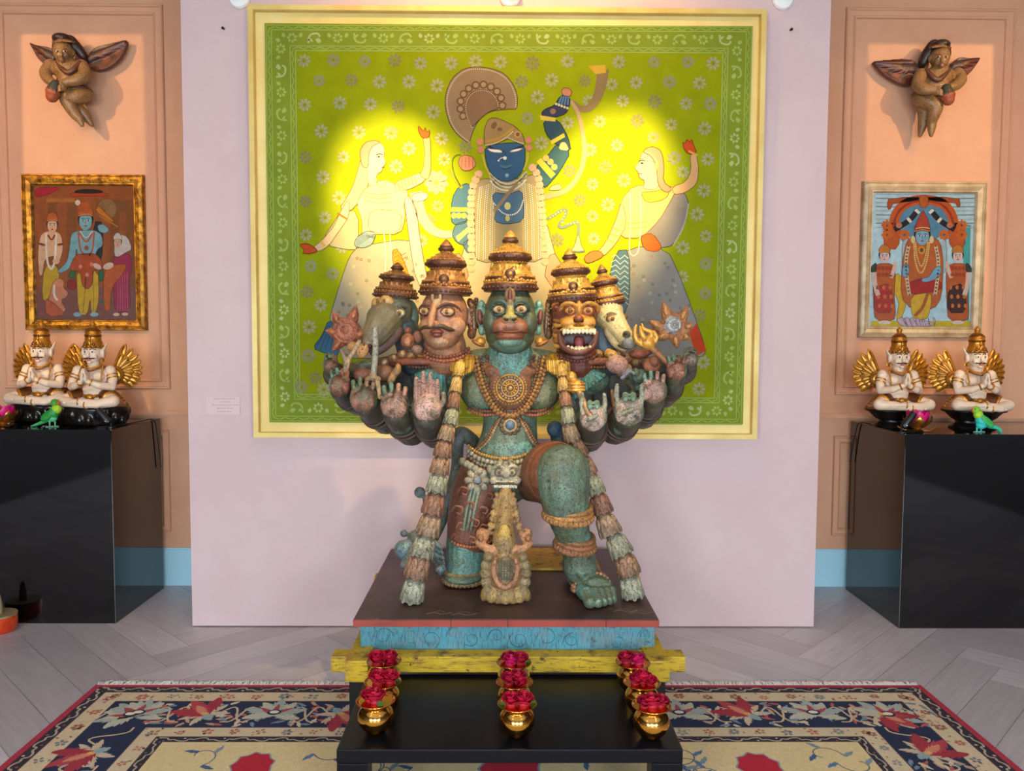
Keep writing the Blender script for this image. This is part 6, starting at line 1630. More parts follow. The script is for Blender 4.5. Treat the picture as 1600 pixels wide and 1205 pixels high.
q.carve('vessel', m_orn, st, voxel=0.004, it=1)
q = M(PINKP)                       # bud-shaped pot at right
q.E(964, 571, -.86, 18, 15, .042, 10, (168, 124, 108)); q.E(956, 556, -.85, 10, 8, .03, 30, (186, 134, 60)); q.E(950, 552, -.84, 5, 7, .02, 40, (206, 150, 60)); q.E(975, 580, -.84, 14, 12, .03, 0, (134, 118, 84)); q.T([(972, 592, -.87, 4), (985, 580, -.87, 4), (990, 585, -.87, 3)], (120, 120, 130), 8)
q.carve('bud_vessel', m_orn, st, voxel=0.0034, it=1)
q = M(GOLD)                        # mace at right
q.E(901, 606, -.85, 13, 12, .032, 0, (186, 132, 56)); q.E(893, 590, -.84, 8, 9, .02, -30, (196, 142, 60)); q.T([(906, 616, -.89, 5), (915, 638, -.94, 5), (924, 654, -.975, 4)], (176, 140, 106), 10)
p = P(901, 606, -.85)
for dv in (-5, 0, 5): q.torus(P(901, 606+dv, -.85), 12.6*mpp(p), 1.6*mpp(p), Matrix.Rotation(PI/2, 3, 'X'), (206, 150, 70), 24, 6)
q.carve('mace', m_gilt, st, voxel=0.003, it=1)
q = M(BRN); q.E(1018, 572, -.83, 14, 12, .02, 0, (160, 90, 54)); q.E(1022, 566, -.845, 8, 9, .014, 0, (130, 66, 40)); q.carve('flame_cup', m_orn, st, voxel=0.0034, it=1)
q = M(BRN); q.E(998, 555, -.76, 16, 8, .03, 0, (140, 66, 44)); q.E(1012, 552, -.765, 8, 5, .02, -15, (156, 84, 50)); q.carve('flame_leaf', m_orn, st, voxel=0.0034, it=1)
q = M(BRN); q.E(1000, 590, -.80, 14, 12, .03, 0, (96, 120, 104)); q.E(994, 584, -.815, 6, 8, .02, -20, (112, 136, 116)); q.carve('lotus_bud', m_body, st, voxel=0.0034, it=1)
q = M(BRN); TT(q, [(956, 612, -.83, 2.5), (960, 628, -.835, 5), (962, 644, -.84, 4)], (150, 100, 58)); q.carve('petal_spike', m_orn, st, voxel=0.003, it=1)
# gilded slab lying behind the foot
q = M((196, 150, 50)); a_, b_ = PZ(822, 892, TZ), PZ(938, 892, TZ); q.box((a_.x, a_.y, TZ+0.0006), (b_.x, TY1-0.02, TZ+0.014)); q.build('gilded_slab', m_yel, ped, bevel=0.004)

st.location.z += 0.004

# ================================================================== WINGED SEATED FIGURES ON THE PLINTHS
m_plas = vcol('painted_plaster', 0.5, vary=0.08, vscale=14, wear=(120, 96, 70), wscale=60, wlo=0.68, whi=0.76, bump=0.1, bscale=120)
m_gpaint = vcol('gold_paint', 0.32, metal=0.55, vary=0.3, vscale=24, wear=(74, 40, 12), wscale=40, wlo=0.58, whi=0.72, bump=0.25, bscale=70)
m_blk = pbr('black_gloss_paint', (14, 13, 13), 0.22, c2=(30, 24, 20), scale=20, bump=0.3, bscale=40, bdist=0.004)
CRE, GLD, GDK, GBR = (226, 198, 170), (190, 126, 34), (120, 70, 20), (110, 60, 24)
def make_figure(bowl):
    r = thing('winged_figure', 'figure', 'figurine', (0, 0, 0), 'winged praying figures on the plinths')
    if bowl:
        q = M((14, 13, 13)); q.lathe([(0.001, 0), (0.135, 0), (0.138, 0.008), (0.10, 0.03), (0.10, 0.04), (0.125, 0.055), (0.158, 0.088), (0.182, 0.094), (0.184, 0.104), (0.176, 0.106), (0.001, 0.106)], (0, 0, 0), seg=48, sy=0.72)
        q.build('base', m_blk, r, True)
    else:
        q = M((14, 13, 13))
        q.lathe([(0.001, 0), (0.16, 0), (0.17, 0.01), (0.178, 0.06), (0.185, 0.09), (0.175, 0.104), (0.001, 0.106)], (0, 0, 0), seg=40, sy=0.72)
        for k in range(22):
            a_ = 2*PI*k/22; q.ell((0.172*math.cos(a_), 0.124*math.sin(a_), 0.05+0.025*math.sin(5*a_)), (0.02, 0.018, 0.03))
        for v_ in q.v: v_.z = max(v_.z, 0.0)
        q.carve('base', m_blk, r, voxel=0.006, it=2)
    q = M(CRE)
    q.ell((0, 0.01, 0.145), (0.085, 0.07, 0.05)); q.ell((0, 0, 0.19), (0.068, 0.052, 0.06)); q.ell((0, -0.02, 0.178), (0.055, 0.04, 0.035)); q.ell((0, 0.0, 0.265), (0.082, 0.05, 0.062))
    for s in (-1, 1):
        q.ell((s*0.035, -0.03, 0.272), (0.036, 0.026, 0.03)); q.ell((s*0.09, 0.0, 0.30), (0.03, 0.03, 0.032))
        q.tube([(s*0.092, 0, 0.30), (s*0.108, -0.012, 0.255), (s*0.112, -0.03, 0.215)], [0.027, 0.026, 0.023], None, 14); q.ell((s*0.112, -0.03, 0.213), 0.023)
        q.tube([(s*0.112, -0.03, 0.213), (s*0.066, -0.085, 0.222), (s*0.018, -0.108, 0.245)], [0.023, 0.020, 0.014], None, 14)
        q.ell((s*0.0105, -0.112, 0.262), (0.0095, 0.018, 0.026))
        for k in range(4):      # four fingers of the joined hands, and a thumb
            y_ = -0.124+k*0.0085; q.tube([(s*0.0085, y_+0.004, 0.274), (s*0.007, y_+0.001, 0.298), (s*0.005, y_-0.001, 0.318-0.006*abs(k-1.3))], [0.0062, 0.0056, 0.0042], None, 8); q.ell((s*0.005, y_-0.001, 0.318-0.006*abs(k-1.3)), 0.0042)
        q.tube([(s*0.012, -0.098, 0.262), (s*0.010, -0.094, 0.286), (s*0.007, -0.093, 0.298)], [0.0065, 0.006, 0.0045], None, 8)
        # crossed legs
        q.tube([(s*0.05, -0.005, 0.14), (s*0.11, -0.05, 0.142), (s*0.142, -0.085, 0.135)], [0.045, 0.042, 0.034], None, 16); q.ell((s*0.145, -0.088, 0.136), 0.033)
        q.tube([(s*0.145, -0.09, 0.134), (s*0.07, -0.125, 0.127-0.004*s), (-s*0.03, -0.14, 0.128+0.010*s)], [0.031, 0.026, 0.019], None, 14)
        q.tube([(-s*0.03, -0.14, 0.128+0.01*s), (-s*0.075, -0.135, 0.124+0.01*s), (-s*0.10, -0.128, 0.121+0.008*s)], [0.019, 0.018, 0.010], None, 12, flat=(Vector((0, 0, 1)), 0.8))
        for k in range(5): q.ell((-s*(0.10+0.004*(2-abs(k-2))), -0.142+k*0.0065, 0.122+0.008*s), (0.009, 0.0038, 0.0055))
    q.tube([(0, 0, 0.30), (0, -0.004, 0.335), (0, -0.008, 0.355)], [0.036, 0.031, 0.034], None, 16)
    q.ell((0, -0.008, 0.40), (0.047, 0.052, 0.058)); q.ell((0, -0.018, 0.373), (0.038, 0.040, 0.032)); q.ell((0, -0.05, 0.352), (0.014, 0.012, 0.010))
    q.tube([(0, -0.052, 0.418), (0, -0.066, 0.395), (0, -0.069, 0.386)], [0.006, 0.009, 0.010], None, 10); q.ell((0, -0.068, 0.385), (0.010, 0.009, 0.007))
    q.ell((0, -0.058, 0.366), (0.013, 0.006, 0.003), None, (196, 96, 84)); q.ell((0, -0.057, 0.361), (0.011, 0.006, 0.0034), None, (200, 104, 92))
    for s in (-1, 1):
        q.ell((s*0.026, -0.042, 0.383), (0.015, 0.014, 0.014)); q.ell((s*0.02, -0.053, 0.408), (0.0095, 0.006, 0.0062), None, (236, 224, 206)); q.ell((s*0.02, -0.0585, 0.408), (0.0042, 0.003, 0.0048), None, (40, 30, 26))
        q.tube([(s*0.006, -0.057, 0.421), (s*0.019, -0.056, 0.4275), (s*0.034, -0.044, 0.420)], [0.0018, 0.0022, 0.0014], (60, 44, 36), 6)
        q.tube([(s*0.001, -0.068, 0.376), (s*0.014, -0.064, 0.3715), (s*0.026, -0.053, 0.371), (s*0.036, -0.043, 0.378)], [0.0036, 0.0042, 0.0034, 0.0016], (50, 38, 32), 8)
        # tall leaf-shaped ears
        q.ell((s*0.054, -0.0, 0.402), (0.010, 0.020, 0.030)); q.tube([(s*0.056, 0.0, 0.42), (s*0.064, 0.01, 0.445), (s*0.068, 0.016, 0.462)], [0.014, 0.009, 0.003], None, 10, flat=(Vector((1, 0, 0)), 0.55)); q.ell((s*0.062, -0.008, 0.402), (0.004, 0.010, 0.016), None, (206, 158, 136))
    q.carve('body', m_plas, r, voxel=0.0026, it=1)
    q = M(GLD)
    q.lathe([(0.050, 0.428), (0.0535, 0.434), (0.054, 0.444), (0.050, 0.449), (0.047, 0.453), (0.049, 0.459), (0.046, 0.464), (0.043, 0.468), (0.041, 0.49), (0.042, 0.494), (0.045, 0.498), (0.045, 0.503), (0.041, 0.506), (0.040, 0.512), (0.043, 0.516), (0.043, 0.521), (0.036, 0.530), (0.026, 0.540), (0.018, 0.545), (0.013, 0.549), (0.012, 0.554), (0.017, 0.560), (0.016, 0.567), (0.009, 0.574), (0.004, 0.582), (0.0005, 0.585)], (0, -0.004, 0), seg=36,
            cols=[GLD]*8+[GDK]*3+[GLD]*4+[GDK]*2+[GLD]*30)
    for i in range(15): a_ = PI+PI*i/14; q.ell((0.054*math.cos(a_), -0.004+0.054*math.sin(a_), 0.437), 0.006, None, GLD if i % 2 else GDK, 8, 6)
    q.ell((0, -0.055, 0.455), (0.014, 0.007, 0.018)); q.ell((0, -0.061, 0.453), (0.006, 0.004, 0.008), None, GDK); q.ell((0, -0.048, 0.482), (0.009, 0.006, 0.014))
    for s in (-1, 1): q.ell((s*0.024, -0.05, 0.45), (0.009, 0.006, 0.011), None, GDK)
    q.build('crown', m_gpaint, r, True, angle=70)
    for s in (-1, 1):
        q = M(GLD)
        c_ = Vector((s*0.088, 0.045, 0.285))
        for layer, (n, l0, l1, w_, off, cc) in enumerate(((9, 0.178, 0.125, 0.021, 0.012, GLD), (8, 0.125, 0.09, 0.019, 0.0, (180, 120, 34)))):
            for k in range(n):
                t = k/(n-1); an = math.radians(74-112*t); L = l0+(l1-l0)*t
                d = Vector((s*math.cos(an), 0.25*math.cos(an), math.sin(an))).normalized(); up = d.cross(Vector((0, 1, 0))).normalized()
                pts = [c_+Vector((0, off, 0))+d*(L*f_)+up*(-s*0.012*f_*f_) for f_ in (0.1, 0.4, 0.7, 0.9, 1.0)]
                q.tube(pts, [w_*0.6, w_*0.95, w_, w_*0.7, w_*0.12], cc, 10, flat=(Vector((0, 1, 0)), 0.42))
                q.tube([p_+Vector((0, -w_*0.4, 0)) for p_ in pts[:-1]], w_*0.16, GDK, 6)
        q.ell(c_+Vector((s*0.01, -0.012, -0.012)), (0.05, 0.022, 0.054), None, GLD); q.torus(c_+Vector((s*0.01, -0.024, -0.012)), 0.041, 0.005, None, GDK, 26, 6)
        q.build('wing', m_gpaint, r, True)
    q = M(GLD)
    def brow(pts, gap, rad, col=GLD):
        pp = interp(pts, 6); acc = 0
        for a_, b_ in zip(pp, pp[1:]):
            a_, b_ = Vector(a_), Vector(b_); d = (b_-a_).length
            while acc <= d and d > 0: q.ell(a_+(b_-a_)*(acc/d), rad, None, col, 8, 6); acc += gap
            acc -= d
    brow([(-0.05, -0.01, 0.338), (-0.036, -0.042, 0.326), (0, -0.058, 0.316), (0.036, -0.042, 0.326), (0.05, -0.01, 0.338)], 0.006, 0.0058); brow([(-0.056, -0.012, 0.328), (-0.04, -0.048, 0.314), (0, -0.062, 0.302), (0.04, -0.048, 0.314), (0.056, -0.012, 0.328)], 0.006, 0.0048, GDK)
    for s in (-1, 1): brow([(s*0.058, -0.02, 0.33), (s*0.062, -0.042, 0.29), (s*0.058, -0.05, 0.245)], 0.006, 0.0048)
    q.build('necklace', m_gpaint, r, True)
    for s in (-1, 1):
        q = M(GLD); q.torus((s*0.060, -0.012, 0.362), 0.010, 0.0042, None, GLD, 18, 6); q.ell((s*0.060, -0.014, 0.362), (0.006, 0.004, 0.006), None, GDK); q.build('earring', m_gpaint, r, True)
        for c_, rad, d in (((s*0.101, -0.006, 0.276), 0.0275, (s*0.016, -0.012, -0.045)), ((s*0.106, -0.01, 0.260), 0.0272, (s*0.016, -0.012, -0.045)), ((s*0.030, -0.103, 0.240), 0.018, (-s*0.048, -0.023, 0.023)), ((-s*0.02, -0.138, 0.128+0.009*s), 0.021, (-s*0.1, -0.015, 0))):
            q = M(GLD); q.torus(c_, rad, 0.0042, Vector((0, 1, 0)).rotation_difference(Vector(d).normalized()).to_matrix(), GLD, 22, 6)
            q.build('bangle', m_gpaint, r, True)
    q = M(GBR)
    q.ell((0, 0.015, 0.158), (0.092, 0.074, 0.036), None, GBR)
    for s in (-1, 1):
        q.tube([(s*0.055, 0.0, 0.155), (s*0.088, -0.03, 0.155), (s*0.108, -0.052, 0.148)], [0.046, 0.046, 0.0425], GBR, 16); q.tube([(s*0.106, -0.05, 0.148), (s*0.112, -0.055, 0.146)], 0.0445, GLD, 16)
    for k in range(9): a_ = PI+PI*k/8; q.ell((0.078*math.cos(a_), 0.005+0.068*math.sin(a_), 0.163), 0.009, None, GLD if k % 2 else GDK, 10, 8)
    q.ell((0, -0.06, 0.155), (0.026, 0.02, 0.02), None, GLD)
    q.carve('skirt', m_gpaint, r, voxel=0.003, it=1)
    for s in (-1, 1):
        q = M(GLD)
        for k in range(11):
            t = k/10; c_ = Vector((s*(0.10+0.065*t), 0.03-0.005*t, 0.178-0.066*t*(0.6+0.4*t))); q.ell(c_, (0.016, 0.011, 0.0058), Matrix.Rotation(s*(0.5+0.5*t), 3, 'Y'), GLD if k % 2 else GDK, 12, 8)
        q.build('sash_end', m_gpaint, r, True)
    return r
PZT = 1.0505
fl_ = make_figure(False); fr_ = make_figure(True)
YF = 0.36
def put(root, u, first, lb, sc=1.0, Y=YF):
    p = P(u, 600, Y); loc = (p.x, Y, PZT)
    if first: root.location = loc; root['label'] = lb; root.scale = (sc,)*3
    else: dup(root, loc, label=lb, scale=sc)
put(fl_, 68, False, 'white and gold winged praying figure on the left plinth, farther from the pink partition', 1.0, 0.505)
put(fl_, 148, True, 'white and gold winged praying figure on the left plinth, nearer the pink partition', 1.0, 0.33)
put(fr_, 1402, False, 'white and gold winged praying figure on the right plinth, behind the pink lotus', 0.98)
put(fr_, 1523, True, 'white and gold winged praying figure on the right plinth, behind the turquoise parrot', 0.99, 0.33)

# ================================================================== PARROTS
m_feath = vcol('feather_paint', 0.5, vary=0.12, vscale=60, bump=0.3, bscale=240, bdist=0.002)
def parrot(lb, Y, shapes, legs, tail, beakpt, eyept, cols, sgn):
    head, neck, body, wing, belly = shapes; b0 = P(body[0], body[1], Y)
    r = thing('parrot', lb, 'parrot', (b0.x, Y, PZT))
    q = M(cols[0])
    for (u, v, ru, rv, rot), c_ in zip((head, neck, body, belly), (cols[0], cols[1], cols[2], cols[3])):
        q.E(u, v, Y, ru, rv, min(ru, rv)*0.0030, rot, c_)
    q.carve('body', m_feath, r, voxel=0.0017, it=2)
    for s in (-1, 1):
        q = M(cols[4]); u, v, ru, rv, rot = wing; q.E(u, v, Y+s*min(body[2], body[3])*0.0026, ru, rv, 0.007, rot, cols[4])
        for k in range(4): q.E(u-sgn*(2+k*1.4), v+3+k*0.9, Y+s*min(body[2], body[3])*0.0029, ru*0.75, rv*0.28, 0.005, rot, cols[4])
        q.carve('wing', m_feath, r, voxel=0.0017, it=1)
    q = M(cols[5]); TT(q, [(a_[0], a_[1], Y, a_[2]) for a_ in tail], cols[5], 8)
    for v_ in q.v: v_.z = max(v_.z, PZT+0.001)
    q.build('tail', m_feath, r, True)
    q = M((214, 56, 24)); u, v = beakpt; TT(q, [(u-sgn*2.2, v-1.4, Y, 2.6), (u+sgn*0.8, v-0.6, Y, 2.2), (u+sgn*0.9, v+1.6, Y, 1.5), (u+sgn*0.2, v+3.0, Y, 0.6)], (214, 56, 24), 10); q.build('beak', m_feath, r, True)
    q = M((20, 20, 20)); u, v = eyept
    for s in (-1, 1): q.E(u, v, Y+s*head[2]*0.0027, 0.9, 0.9, 0.003, 0, (20, 20, 20), 8, 6)
    q.build('eyes', m_feath, r, True)
    for i, (u, v0, v1) in enumerate(legs):
        q = M(cols[3]); p0 = P(u, v0, Y+(0.008 if i else -0.008)); foot = Vector((p0.x, p0.y, PZT+0.003)); q.tube([p0, (p0+foot)/2, foot], [0.006, 0.0042, 0.003], cols[3], 8)
        for a_ in (-0.5, 0.0, 0.5, PI): q.tube([foot, foot+Vector((sgn*0.011*math.cos(a_), -0.011*math.sin(a_)-0.003, 0.0)), foot+Vector((sgn*0.02*math.cos(a_), -0.02*math.sin(a_)-0.005, -0.0008))], [0.0026, 0.0022, 0.0014], (140, 190, 160), 6)
        q.build('leg', m_feath, r, True)
YPA = 0.17
parrot('bright green toy parrot with orange beak on the left plinth', YPA, ((85.5, 630, 6.2, 6.6, 0), (88.5, 639.5, 7.6, 7.4, 20), (83.5, 646, 8.4, 11.5, 28), (73, 650, 6.4, 11, 48), (82.5, 652.5, 7, 7, 20)),
       ((77.5, 657, 668), (86, 657, 668)), [(75, 656, 3.4), (66, 660, 2.8), (57, 663.5, 2.2), (49, 666, 1.2)], (90.5, 630.5), (86.5, 628.5), ((70, 150, 40), (160, 196, 30), (30, 140, 50), (96, 186, 130), (16, 130, 40), (70, 170, 96)), 1)
parrot('turquoise and green toy parrot with orange beak on the right plinth', 0.09, ((1525, 641, 6.4, 6.6, 0), (1528.5, 648, 7.4, 7.4, -20), (1534, 658.5, 9.4, 12, -28), (1543, 659, 5.4, 12.5, -46), (1533, 663, 8, 8, -10)),
       ((1526.5, 668, 678), (1533, 668, 678)), [(1546, 666, 3.8), (1556, 668, 3.2), (1562, 672, 2.8), (1562.5, 676, 2.2), (1555, 679, 1.8), (1549, 680, 1.2)], (1520, 641.5), (1524, 639.5), ((130, 190, 40), (160, 206, 40), (40, 190, 180), (60, 206, 190), (50, 170, 80), (60, 196, 160)), -1)

# ================================================================== LOTUS CANDLE HOLDERS
m_pink = pbr('pink_enamel', (214, 14, 118), 0.45, c2=(196, 10, 96), scale=30)
m_lgold = pbr('lotus_gold', (206, 150, 70), 0.25, 0.9)
def petal(q, az, rb, h, out, wd, z0=0.0, th=0.0012):
    nu, nv = 7, 8; vs = []
    for i in range(nv):
        t = i/(nv-1); w_ = wd*math.sin(PI*min(0.999, 0.16+0.84*t))**0.8
        rr_ = rb+out*math.sin(t*PI*0.62)
        for j in range(nu):
            s_ = j/(nu-1)*2-1
            d = rr_-0.25*w_*s_*s_; vs.append((d*math.cos(az)-s_*w_*math.sin(az), d*math.sin(az)+s_*w_*math.cos(az), z0+h*t))
    q.add(vs, [(i*nu+j, i*nu+j+1, (i+1)*nu+j+1, (i+1)*nu+j) for i in range(nv-1) for j in range(nu-1)])
def lotus(loc, lb, sc=1.0):
    r = thing('lotus_holder', lb, 'candle holder', (0, 0, 0), 'lotus candle holders')
    q = M(); q.lathe([(0.001, 0.002), (0.03, 0.002), (0.034, 0.006), (0.02, 0.014), (0.022, 0.02), (0.05, 0.03), (0.06, 0.045), (0.001, 0.04)], (0, 0, 0), seg=28); q.build('cup', m_lgold, r, True)
    for k in range(7): q = M(); petal(q, 2*PI*k/7+0.3, 0.03, 0.075, 0.05, 0.03, 0.018); q.build('gold_petal', m_lgold, r, True)
    for k in range(8): q = M(); petal(q, 2*PI*k/8, 0.026, 0.098, 0.036, 0.034, 0.024); q.build('pink_petal', m_pink, r, True)
    for k, a_ in enumerate((-0.5, 2.2, -2.4)):
        q = M(); pts = [Vector((math.cos(a_)*d, math.sin(a_)*d, z)) for d, z in ((0.02, 0.006), (0.05, 0.005), (0.075, 0.009), (0.095, 0.018), (0.105, 0.028))]
        q.tube(pts, [0.012, 0.02, 0.019, 0.010, 0.002], None, 10, flat=(Vector((0, 0, 1)), 0.12)); q.build('base_leaf', m_lgold, r, True)
    r.location = loc; r.scale = (sc,)*3; r['label'] = lb; return r
l1 = lotus((P(4, 650, 0.2).x, 0.2, PZT), 'pink and gold lotus candle holder at the left end of the left plinth', 0.95)
dup(l1, (P(1434, 650, 0.125).x, 0.125, PZT), rz=0.5, label='pink and gold lotus candle holder on the right plinth, beside a small black lamp')

# ================================================================== SMALL BLACK SPOTLIGHTS ON THE PLINTHS
m_blkm = pbr('black_plastic', (20, 20, 23), 0.4)
m_chr = pbr('bright_screw', (220, 222, 226), 0.15, 1.0)
def mini(lb, u0, v0, u1, v1, Y, cable):
    a_, b_ = P(u0, v0, Y), P(u1, v1, Y-0.015); foot = Vector((b_.x, Y, PZT))
    r = thing('mini_spotlight', lb, 'spotlight', foot)
    q = M((20, 20, 23)); d = (a_-b_); d.normalize(); rot = d.to_track_quat('Z', 'Y').to_matrix(); L = (a_-b_).length
    q.lathe([(0.001, 0), (0.017, 0), (0.019, 0.004), (0.019, L), (0.0165, L), (0.0155, L-0.012), (0.001, L-0.012)], b_, rot=rot, seg=24); q.build('head', m_blkm, r, True)
    q = M((20, 20, 23)); mid = b_+d*0.018
    q.tube([foot+Vector((0, 0, 0.004)), Vector((foot.x, foot.y, mid.z-0.012)), mid], 0.006, None, 8); q.lathe([(0.001, 0.0), (0.024, 0.0), (0.024, 0.005), (0.008, 0.008), (0.001, 0.008)], foot, seg=20); q.build('stand', m_blkm, r, True)
    q = M(); q.ell(mid+Vector((0, -0.02, -0.002)), 0.0055); q.build('screw', m_chr, r, True)
    q = M((20, 20, 23)); q.tube([Vector(c_) for c_ in interp([tuple(foot+Vector((0, 0.004, 0.005)))]+[tuple(c_) for c_ in cable], 6)], 0.0035, None, 8); q.build('cable', m_blkm, r, True)
c = PZT+0.0035
mini('small black spotlight on the left plinth, at the feet of the praying figures', 153, 641, 171, 661, 0.15, [(-2.20, 0.13, c), (-2.15, 0.22, c), (-2.12, 0.32, c), (-2.10, 0.45, c+0.001), (-2.078, 0.55, c-0.004), (-2.074, 0.58, c-0.08), (-2.07, 0.62, c-0.3)])
mini('small black spotlight on the right plinth, leaning in front of a pink lotus', 1428, 646, 1411, 668, 0.035, [(2.27, 0.08, c), (2.23, 0.15, c), (2.20, 0.27, c), (2.16, 0.42, c), (2.12, 0.52, c-0.003), (2.117, 0.56, c-0.06), (2.112, 0.62, c-0.25)])

# ================================================================== CARVED WINGED CHERUBS ON THE NICHE WALLS
m_cher = vcol('carved_cherub', 0.46, vary=0.22, vscale=22, wear=(84, 56, 34), wscale=44, wlo=0.60, whi=0.70, bump=0.25, bscale=60, coat=0.08, fine=(70, 46, 28), fscale=120, flo=0.54, fhi=0.7)
SKC, HAIR, CLO = (146, 106, 62), (48, 22, 18), (96, 56, 36)
def cherub(lb, off, D):
    K = 4.0167; s = D['s']
    z = lambda u, v: (off+u/K, v/K)
    hx, hy = z(*D['head']); p0 = P(hx, D['foot'][1]/K, 0.66)
    r = thing('winged_cherub', lb, 'wall carving', (p0.x, 0.70, p0.z))
    q = M(SKC); YB_ = 0.60
    def e(u, v, ru, rv, rd, Y=YB_, rot=0, c=SKC): q.E(*z(u, v), Y, ru/K, rv/K, rd, rot, c)
    def t(pts, c=SKC): TT(q, [(*z(a_, b_), Y, r_/K) for a_, b_, Y, r_ in pts], c, 14)
    hu, hv = D['head']
    e(hu, hv, 58, 66, 0.06, 0.575); e(hu-s*4, hv+28, 46, 40, 0.045, 0.56); e(hu-s*8, hv+55, 16, 12, 0.02, 0.53)
    t([(hu-s*10, hv-10, 0.522, 6), (hu-s*13, hv+14, 0.508, 9), (hu-s*13, hv+22, 0.508, 10)])
    for d_ in (-1, 1):
        e(hu-s*12+d_*24, hv-2, 13, 6, 0.008, 0.523, 0, (206, 176, 130)); e(hu-s*12+d_*24, hv-2, 5.5, 5.5, 0.008, 0.517, 0, (40, 26, 20))
        t([(hu-s*12+d_*8, hv-14, 0.52, 3), (hu-s*12+d_*24, hv-20, 0.518, 3.4), (hu-s*12+d_*38, hv-14, 0.527, 2.4)], (84, 52, 34)); e(hu-s*10+d_*26, hv+22, 18, 16, 0.02, 0.545)
    e(hu-s*12, hv+38, 15, 4.5, 0.008, 0.518, 0, (150, 70, 56)); e(hu-s*12, hv+45, 12, 5, 0.008, 0.52, 0, (150, 76, 60)); e(hu+s*62, hv+8, 12, 22, 0.02, 0.59)
    t([(hu, hv+60, 0.60, 44), (hu+s*5, hv+90, 0.60, 48)])
    cu, cv = D['chest']; e(cu, cv, 100, 70, 0.075, 0.61); e(cu+s*14, cv+70, 82, 70, 0.075, 0.605)
    hpu, hpv = D['hip']; e(hpu, hpv, 78, 58, 0.075, 0.61); t([(cu, cv, 0.61, 82), ((cu+hpu)/2, (cv+hpv)/2, 0.605, 74), (hpu, hpv, 0.61, 70)])
    for arm in D['arms']: t(arm)
    for leg in D['legs']: t(leg)
    for (u, v, Y) in D['hands']:
        e(u, v, 20, 24, 0.022, Y)
        for k in range(4): t([(u-s*6, v-16+k*11, Y-0.012, 6.4), (u-s*22, v-12+k*11, Y-0.024, 6), (u-s*31, v-4+k*10, Y-0.014, 5)])
        t([(u-s*2, v-18, Y-0.012, 7), (u-s*16, v-30, Y-0.022, 6.4), (u-s*25, v-30, Y-0.022, 5)])
    q.carve('body', m_cher, r, voxel=0.0034, it=2)
    q = M(HAIR)
    for a_, c_ in ((D['hair_top'], HAIR),): e(a_[0], a_[1]+4, 60, 36, 0.064, 0.58, 0, HAIR)
    e(hu, hv-20, 64, 46, 0.06, 0.60, 0, HAIR); t(D['hair']); q.c[-1] = HAIR
    q.c = [HAIR]*len(q.c)
    n0 = len(q.c); t([(hu-64, hv-58, 0.57, 9), (hu-32, hv-68, 0.535, 10), (hu, hv-70, 0.525, 10), (hu+32, hv-68, 0.535, 10), (hu+64, hv-58, 0.57, 9)], (130, 84, 52))
    for i in range(9): e(hu-48+i*12, hv-68+abs(i-4)*1.2, 4, 5, 0.008, 0.508+abs(i-4)*0.004, 0, (176, 128, 70))
    q.carve('hair', m_cher, r, voxel=0.0034, it=1)
    q = M(CLO); t([(cu-72, cv-46, 0.56, 13), (cu-34, cv-2, 0.535, 16), (cu+s*0, cv+16, 0.53, 17), (cu+34, cv-6, 0.535, 16), (cu+72, cv-50, 0.56, 13)], CLO); q.carve('collar', m_cher, r, voxel=0.0034, it=1)
    q = M(CLO); e(hpu, hpv-22, 84, 26, 0.08, 0.61, 0, CLO); q.carve('waistband', m_cher, r, voxel=0.0034, it=1)
    (u0, v0), (u1, v1) = D['drum']; dY = 0.50
    q = M((46, 52, 44)); t([(u0, v0, dY, 34), ((u0*2+u1)/3, (v0*2+v1)/3, dY, 42), ((u0+u1)/2, (v0+v1)/2, dY, 44)], (52, 60, 48)); t([((u0+u1)/2, (v0+v1)/2, dY, 44), ((u0+2*u1)/3, (v0+2*v1)/3, dY, 46), (u1, v1, dY, 38)], (164, 80, 44))
    q.carve('drum', m_cher, r, voxel=0.0034, it=1)
    for wing in D['wings']:
        pts = [Vector(z(*a_)) for a_ in wing]
        for _ in range(2):
            nn = []
            for i in range(len(pts)):
                a_, b_ = pts[i], pts[(i+1) % len(pts)]; nn += [a_*0.8+b_*0.2, a_*0.2+b_*0.8]
            pts = nn
        q = M((92, 44, 30)); root = min(pts, key=lambda a_: (a_-Vector((hx, hy+10))).length); tip = max(pts, key=lambda a_: (a_-Vector((hx, hy+10))).length); span = (tip-root).length
        fr = [P(a_.x, a_.y, 0.675-0.02*math.sin(PI*min(1, (a_-root).length/span))) for a_ in pts]; q.prism(fr, Vector((0, 0.028, 0)), (92, 44, 30))
        for k in range(9):
            t_ = k/8; lo_ = [pts[int(len(pts)*f_)] for f_ in (0.55+0.35*t_,)][0]
            a_ = root+(tip-root)*0.12; b_ = tip+(lo_-tip)*t_*0.9
            TT(q, [(a_.x, a_.y, 0.662, 1.6), ((a_.x+b_.x)/2, (a_.y+b_.y)/2, 0.655, 1.9), (b_.x, b_.y, 0.668, 0.7)], (120, 58, 38) if k % 2 else (66, 32, 26), 6)
        for k in range(5):
            c_ = root+(tip-root)*(0.05+0.07*k); q.E(c_.x, c_.y+3, 0.662, 4.2, 7, 0.014, 20, (70, 46, 44))
        q.carve('wing', m_cher, r, voxel=0.0034, it=1)
    return r
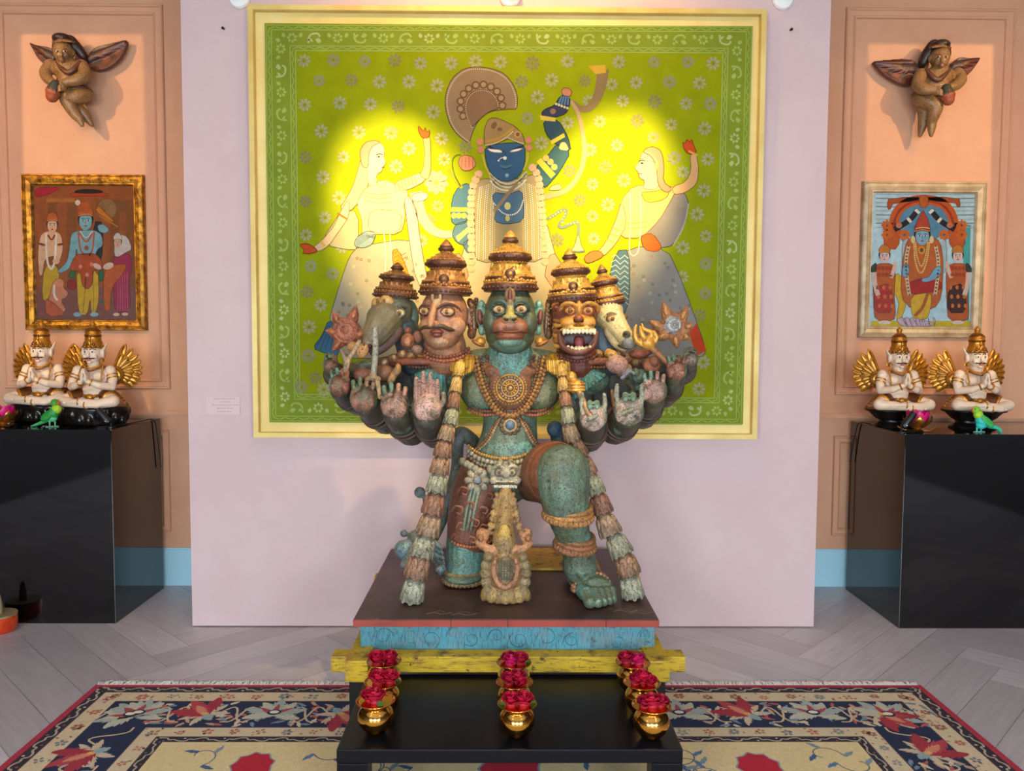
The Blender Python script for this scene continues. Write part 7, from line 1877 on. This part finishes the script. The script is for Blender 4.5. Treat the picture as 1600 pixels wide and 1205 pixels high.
cherub('carved winged cherub holding a drum on the left niche wall, wings spread', 0, dict(s=1, head=(398, 325), foot=(515, 795), chest=(430, 440), hip=(490, 585), hair_top=(395, 245),
    arms=[[(320, 410, 0.59, 40), (288, 455, 0.56, 38), (300, 495, 0.52, 32), (330, 515, 0.50, 24)], [(515, 415, 0.59, 42), (535, 465, 0.56, 40), (490, 500, 0.52, 36), (410, 520, 0.495, 27)]],
    legs=[[(530, 595, 0.60, 50), (480, 605, 0.56, 46), (415, 612, 0.555, 42), (440, 665, 0.57, 40), (470, 715, 0.58, 34), (500, 750, 0.585, 26), (515, 785, 0.585, 14)], [(500, 600, 0.62, 50), (470, 660, 0.62, 40), (520, 705, 0.63, 32), (550, 750, 0.64, 24), (576, 785, 0.645, 13)]],
    hands=[(396, 548, 0.485)], hair=[(440, 260, 0.62, 40), (490, 310, 0.63, 34), (525, 355, 0.64, 26), (545, 378, 0.65, 12)], drum=((348, 535), (326, 606)),
    wings=[[(545, 345), (600, 292), (700, 270), (803, 243), (785, 310), (745, 375), (670, 430), (585, 445), (545, 400)], [(345, 312), (290, 290), (215, 282), (180, 264), (205, 310), (232, 362), (290, 418), (345, 375)]]))
cherub('carved winged cherub holding a drum on the right niche wall, wings spread', 1300, dict(s=-1, head=(678, 360), foot=(620, 855), chest=(665, 485), hip=(590, 610), hair_top=(676, 285),
    arms=[[(790, 465, 0.59, 40), (808, 500, 0.56, 36), (780, 535, 0.52, 32), (745, 548, 0.50, 24)], [(560, 470, 0.59, 42), (540, 530, 0.56, 40), (580, 560, 0.52, 36), (645, 565, 0.495, 27)]],
    legs=[[(560, 625, 0.60, 50), (600, 640, 0.57, 48), (650, 668, 0.55, 44), (640, 720, 0.56, 38), (628, 765, 0.58, 30), (625, 810, 0.585, 24), (622, 848, 0.585, 13)], [(575, 630, 0.62, 52), (580, 690, 0.62, 44), (575, 745, 0.63, 34), (565, 800, 0.64, 26), (552, 850, 0.645, 13)]],
    hands=[(662, 575, 0.485)], hair=[(640, 290, 0.62, 42), (595, 345, 0.63, 36), (570, 395, 0.64, 30), (565, 420, 0.65, 16)], drum=((716, 560), (730, 625)),
    wings=[[(545, 410), (510, 375), (440, 366), (340, 375), (248, 384), (290, 425), (325, 465), (400, 510), (460, 535), (515, 530), (550, 460)], [(745, 400), (800, 356), (870, 364), (938, 358), (905, 410), (875, 450), (835, 485), (780, 455)]]))
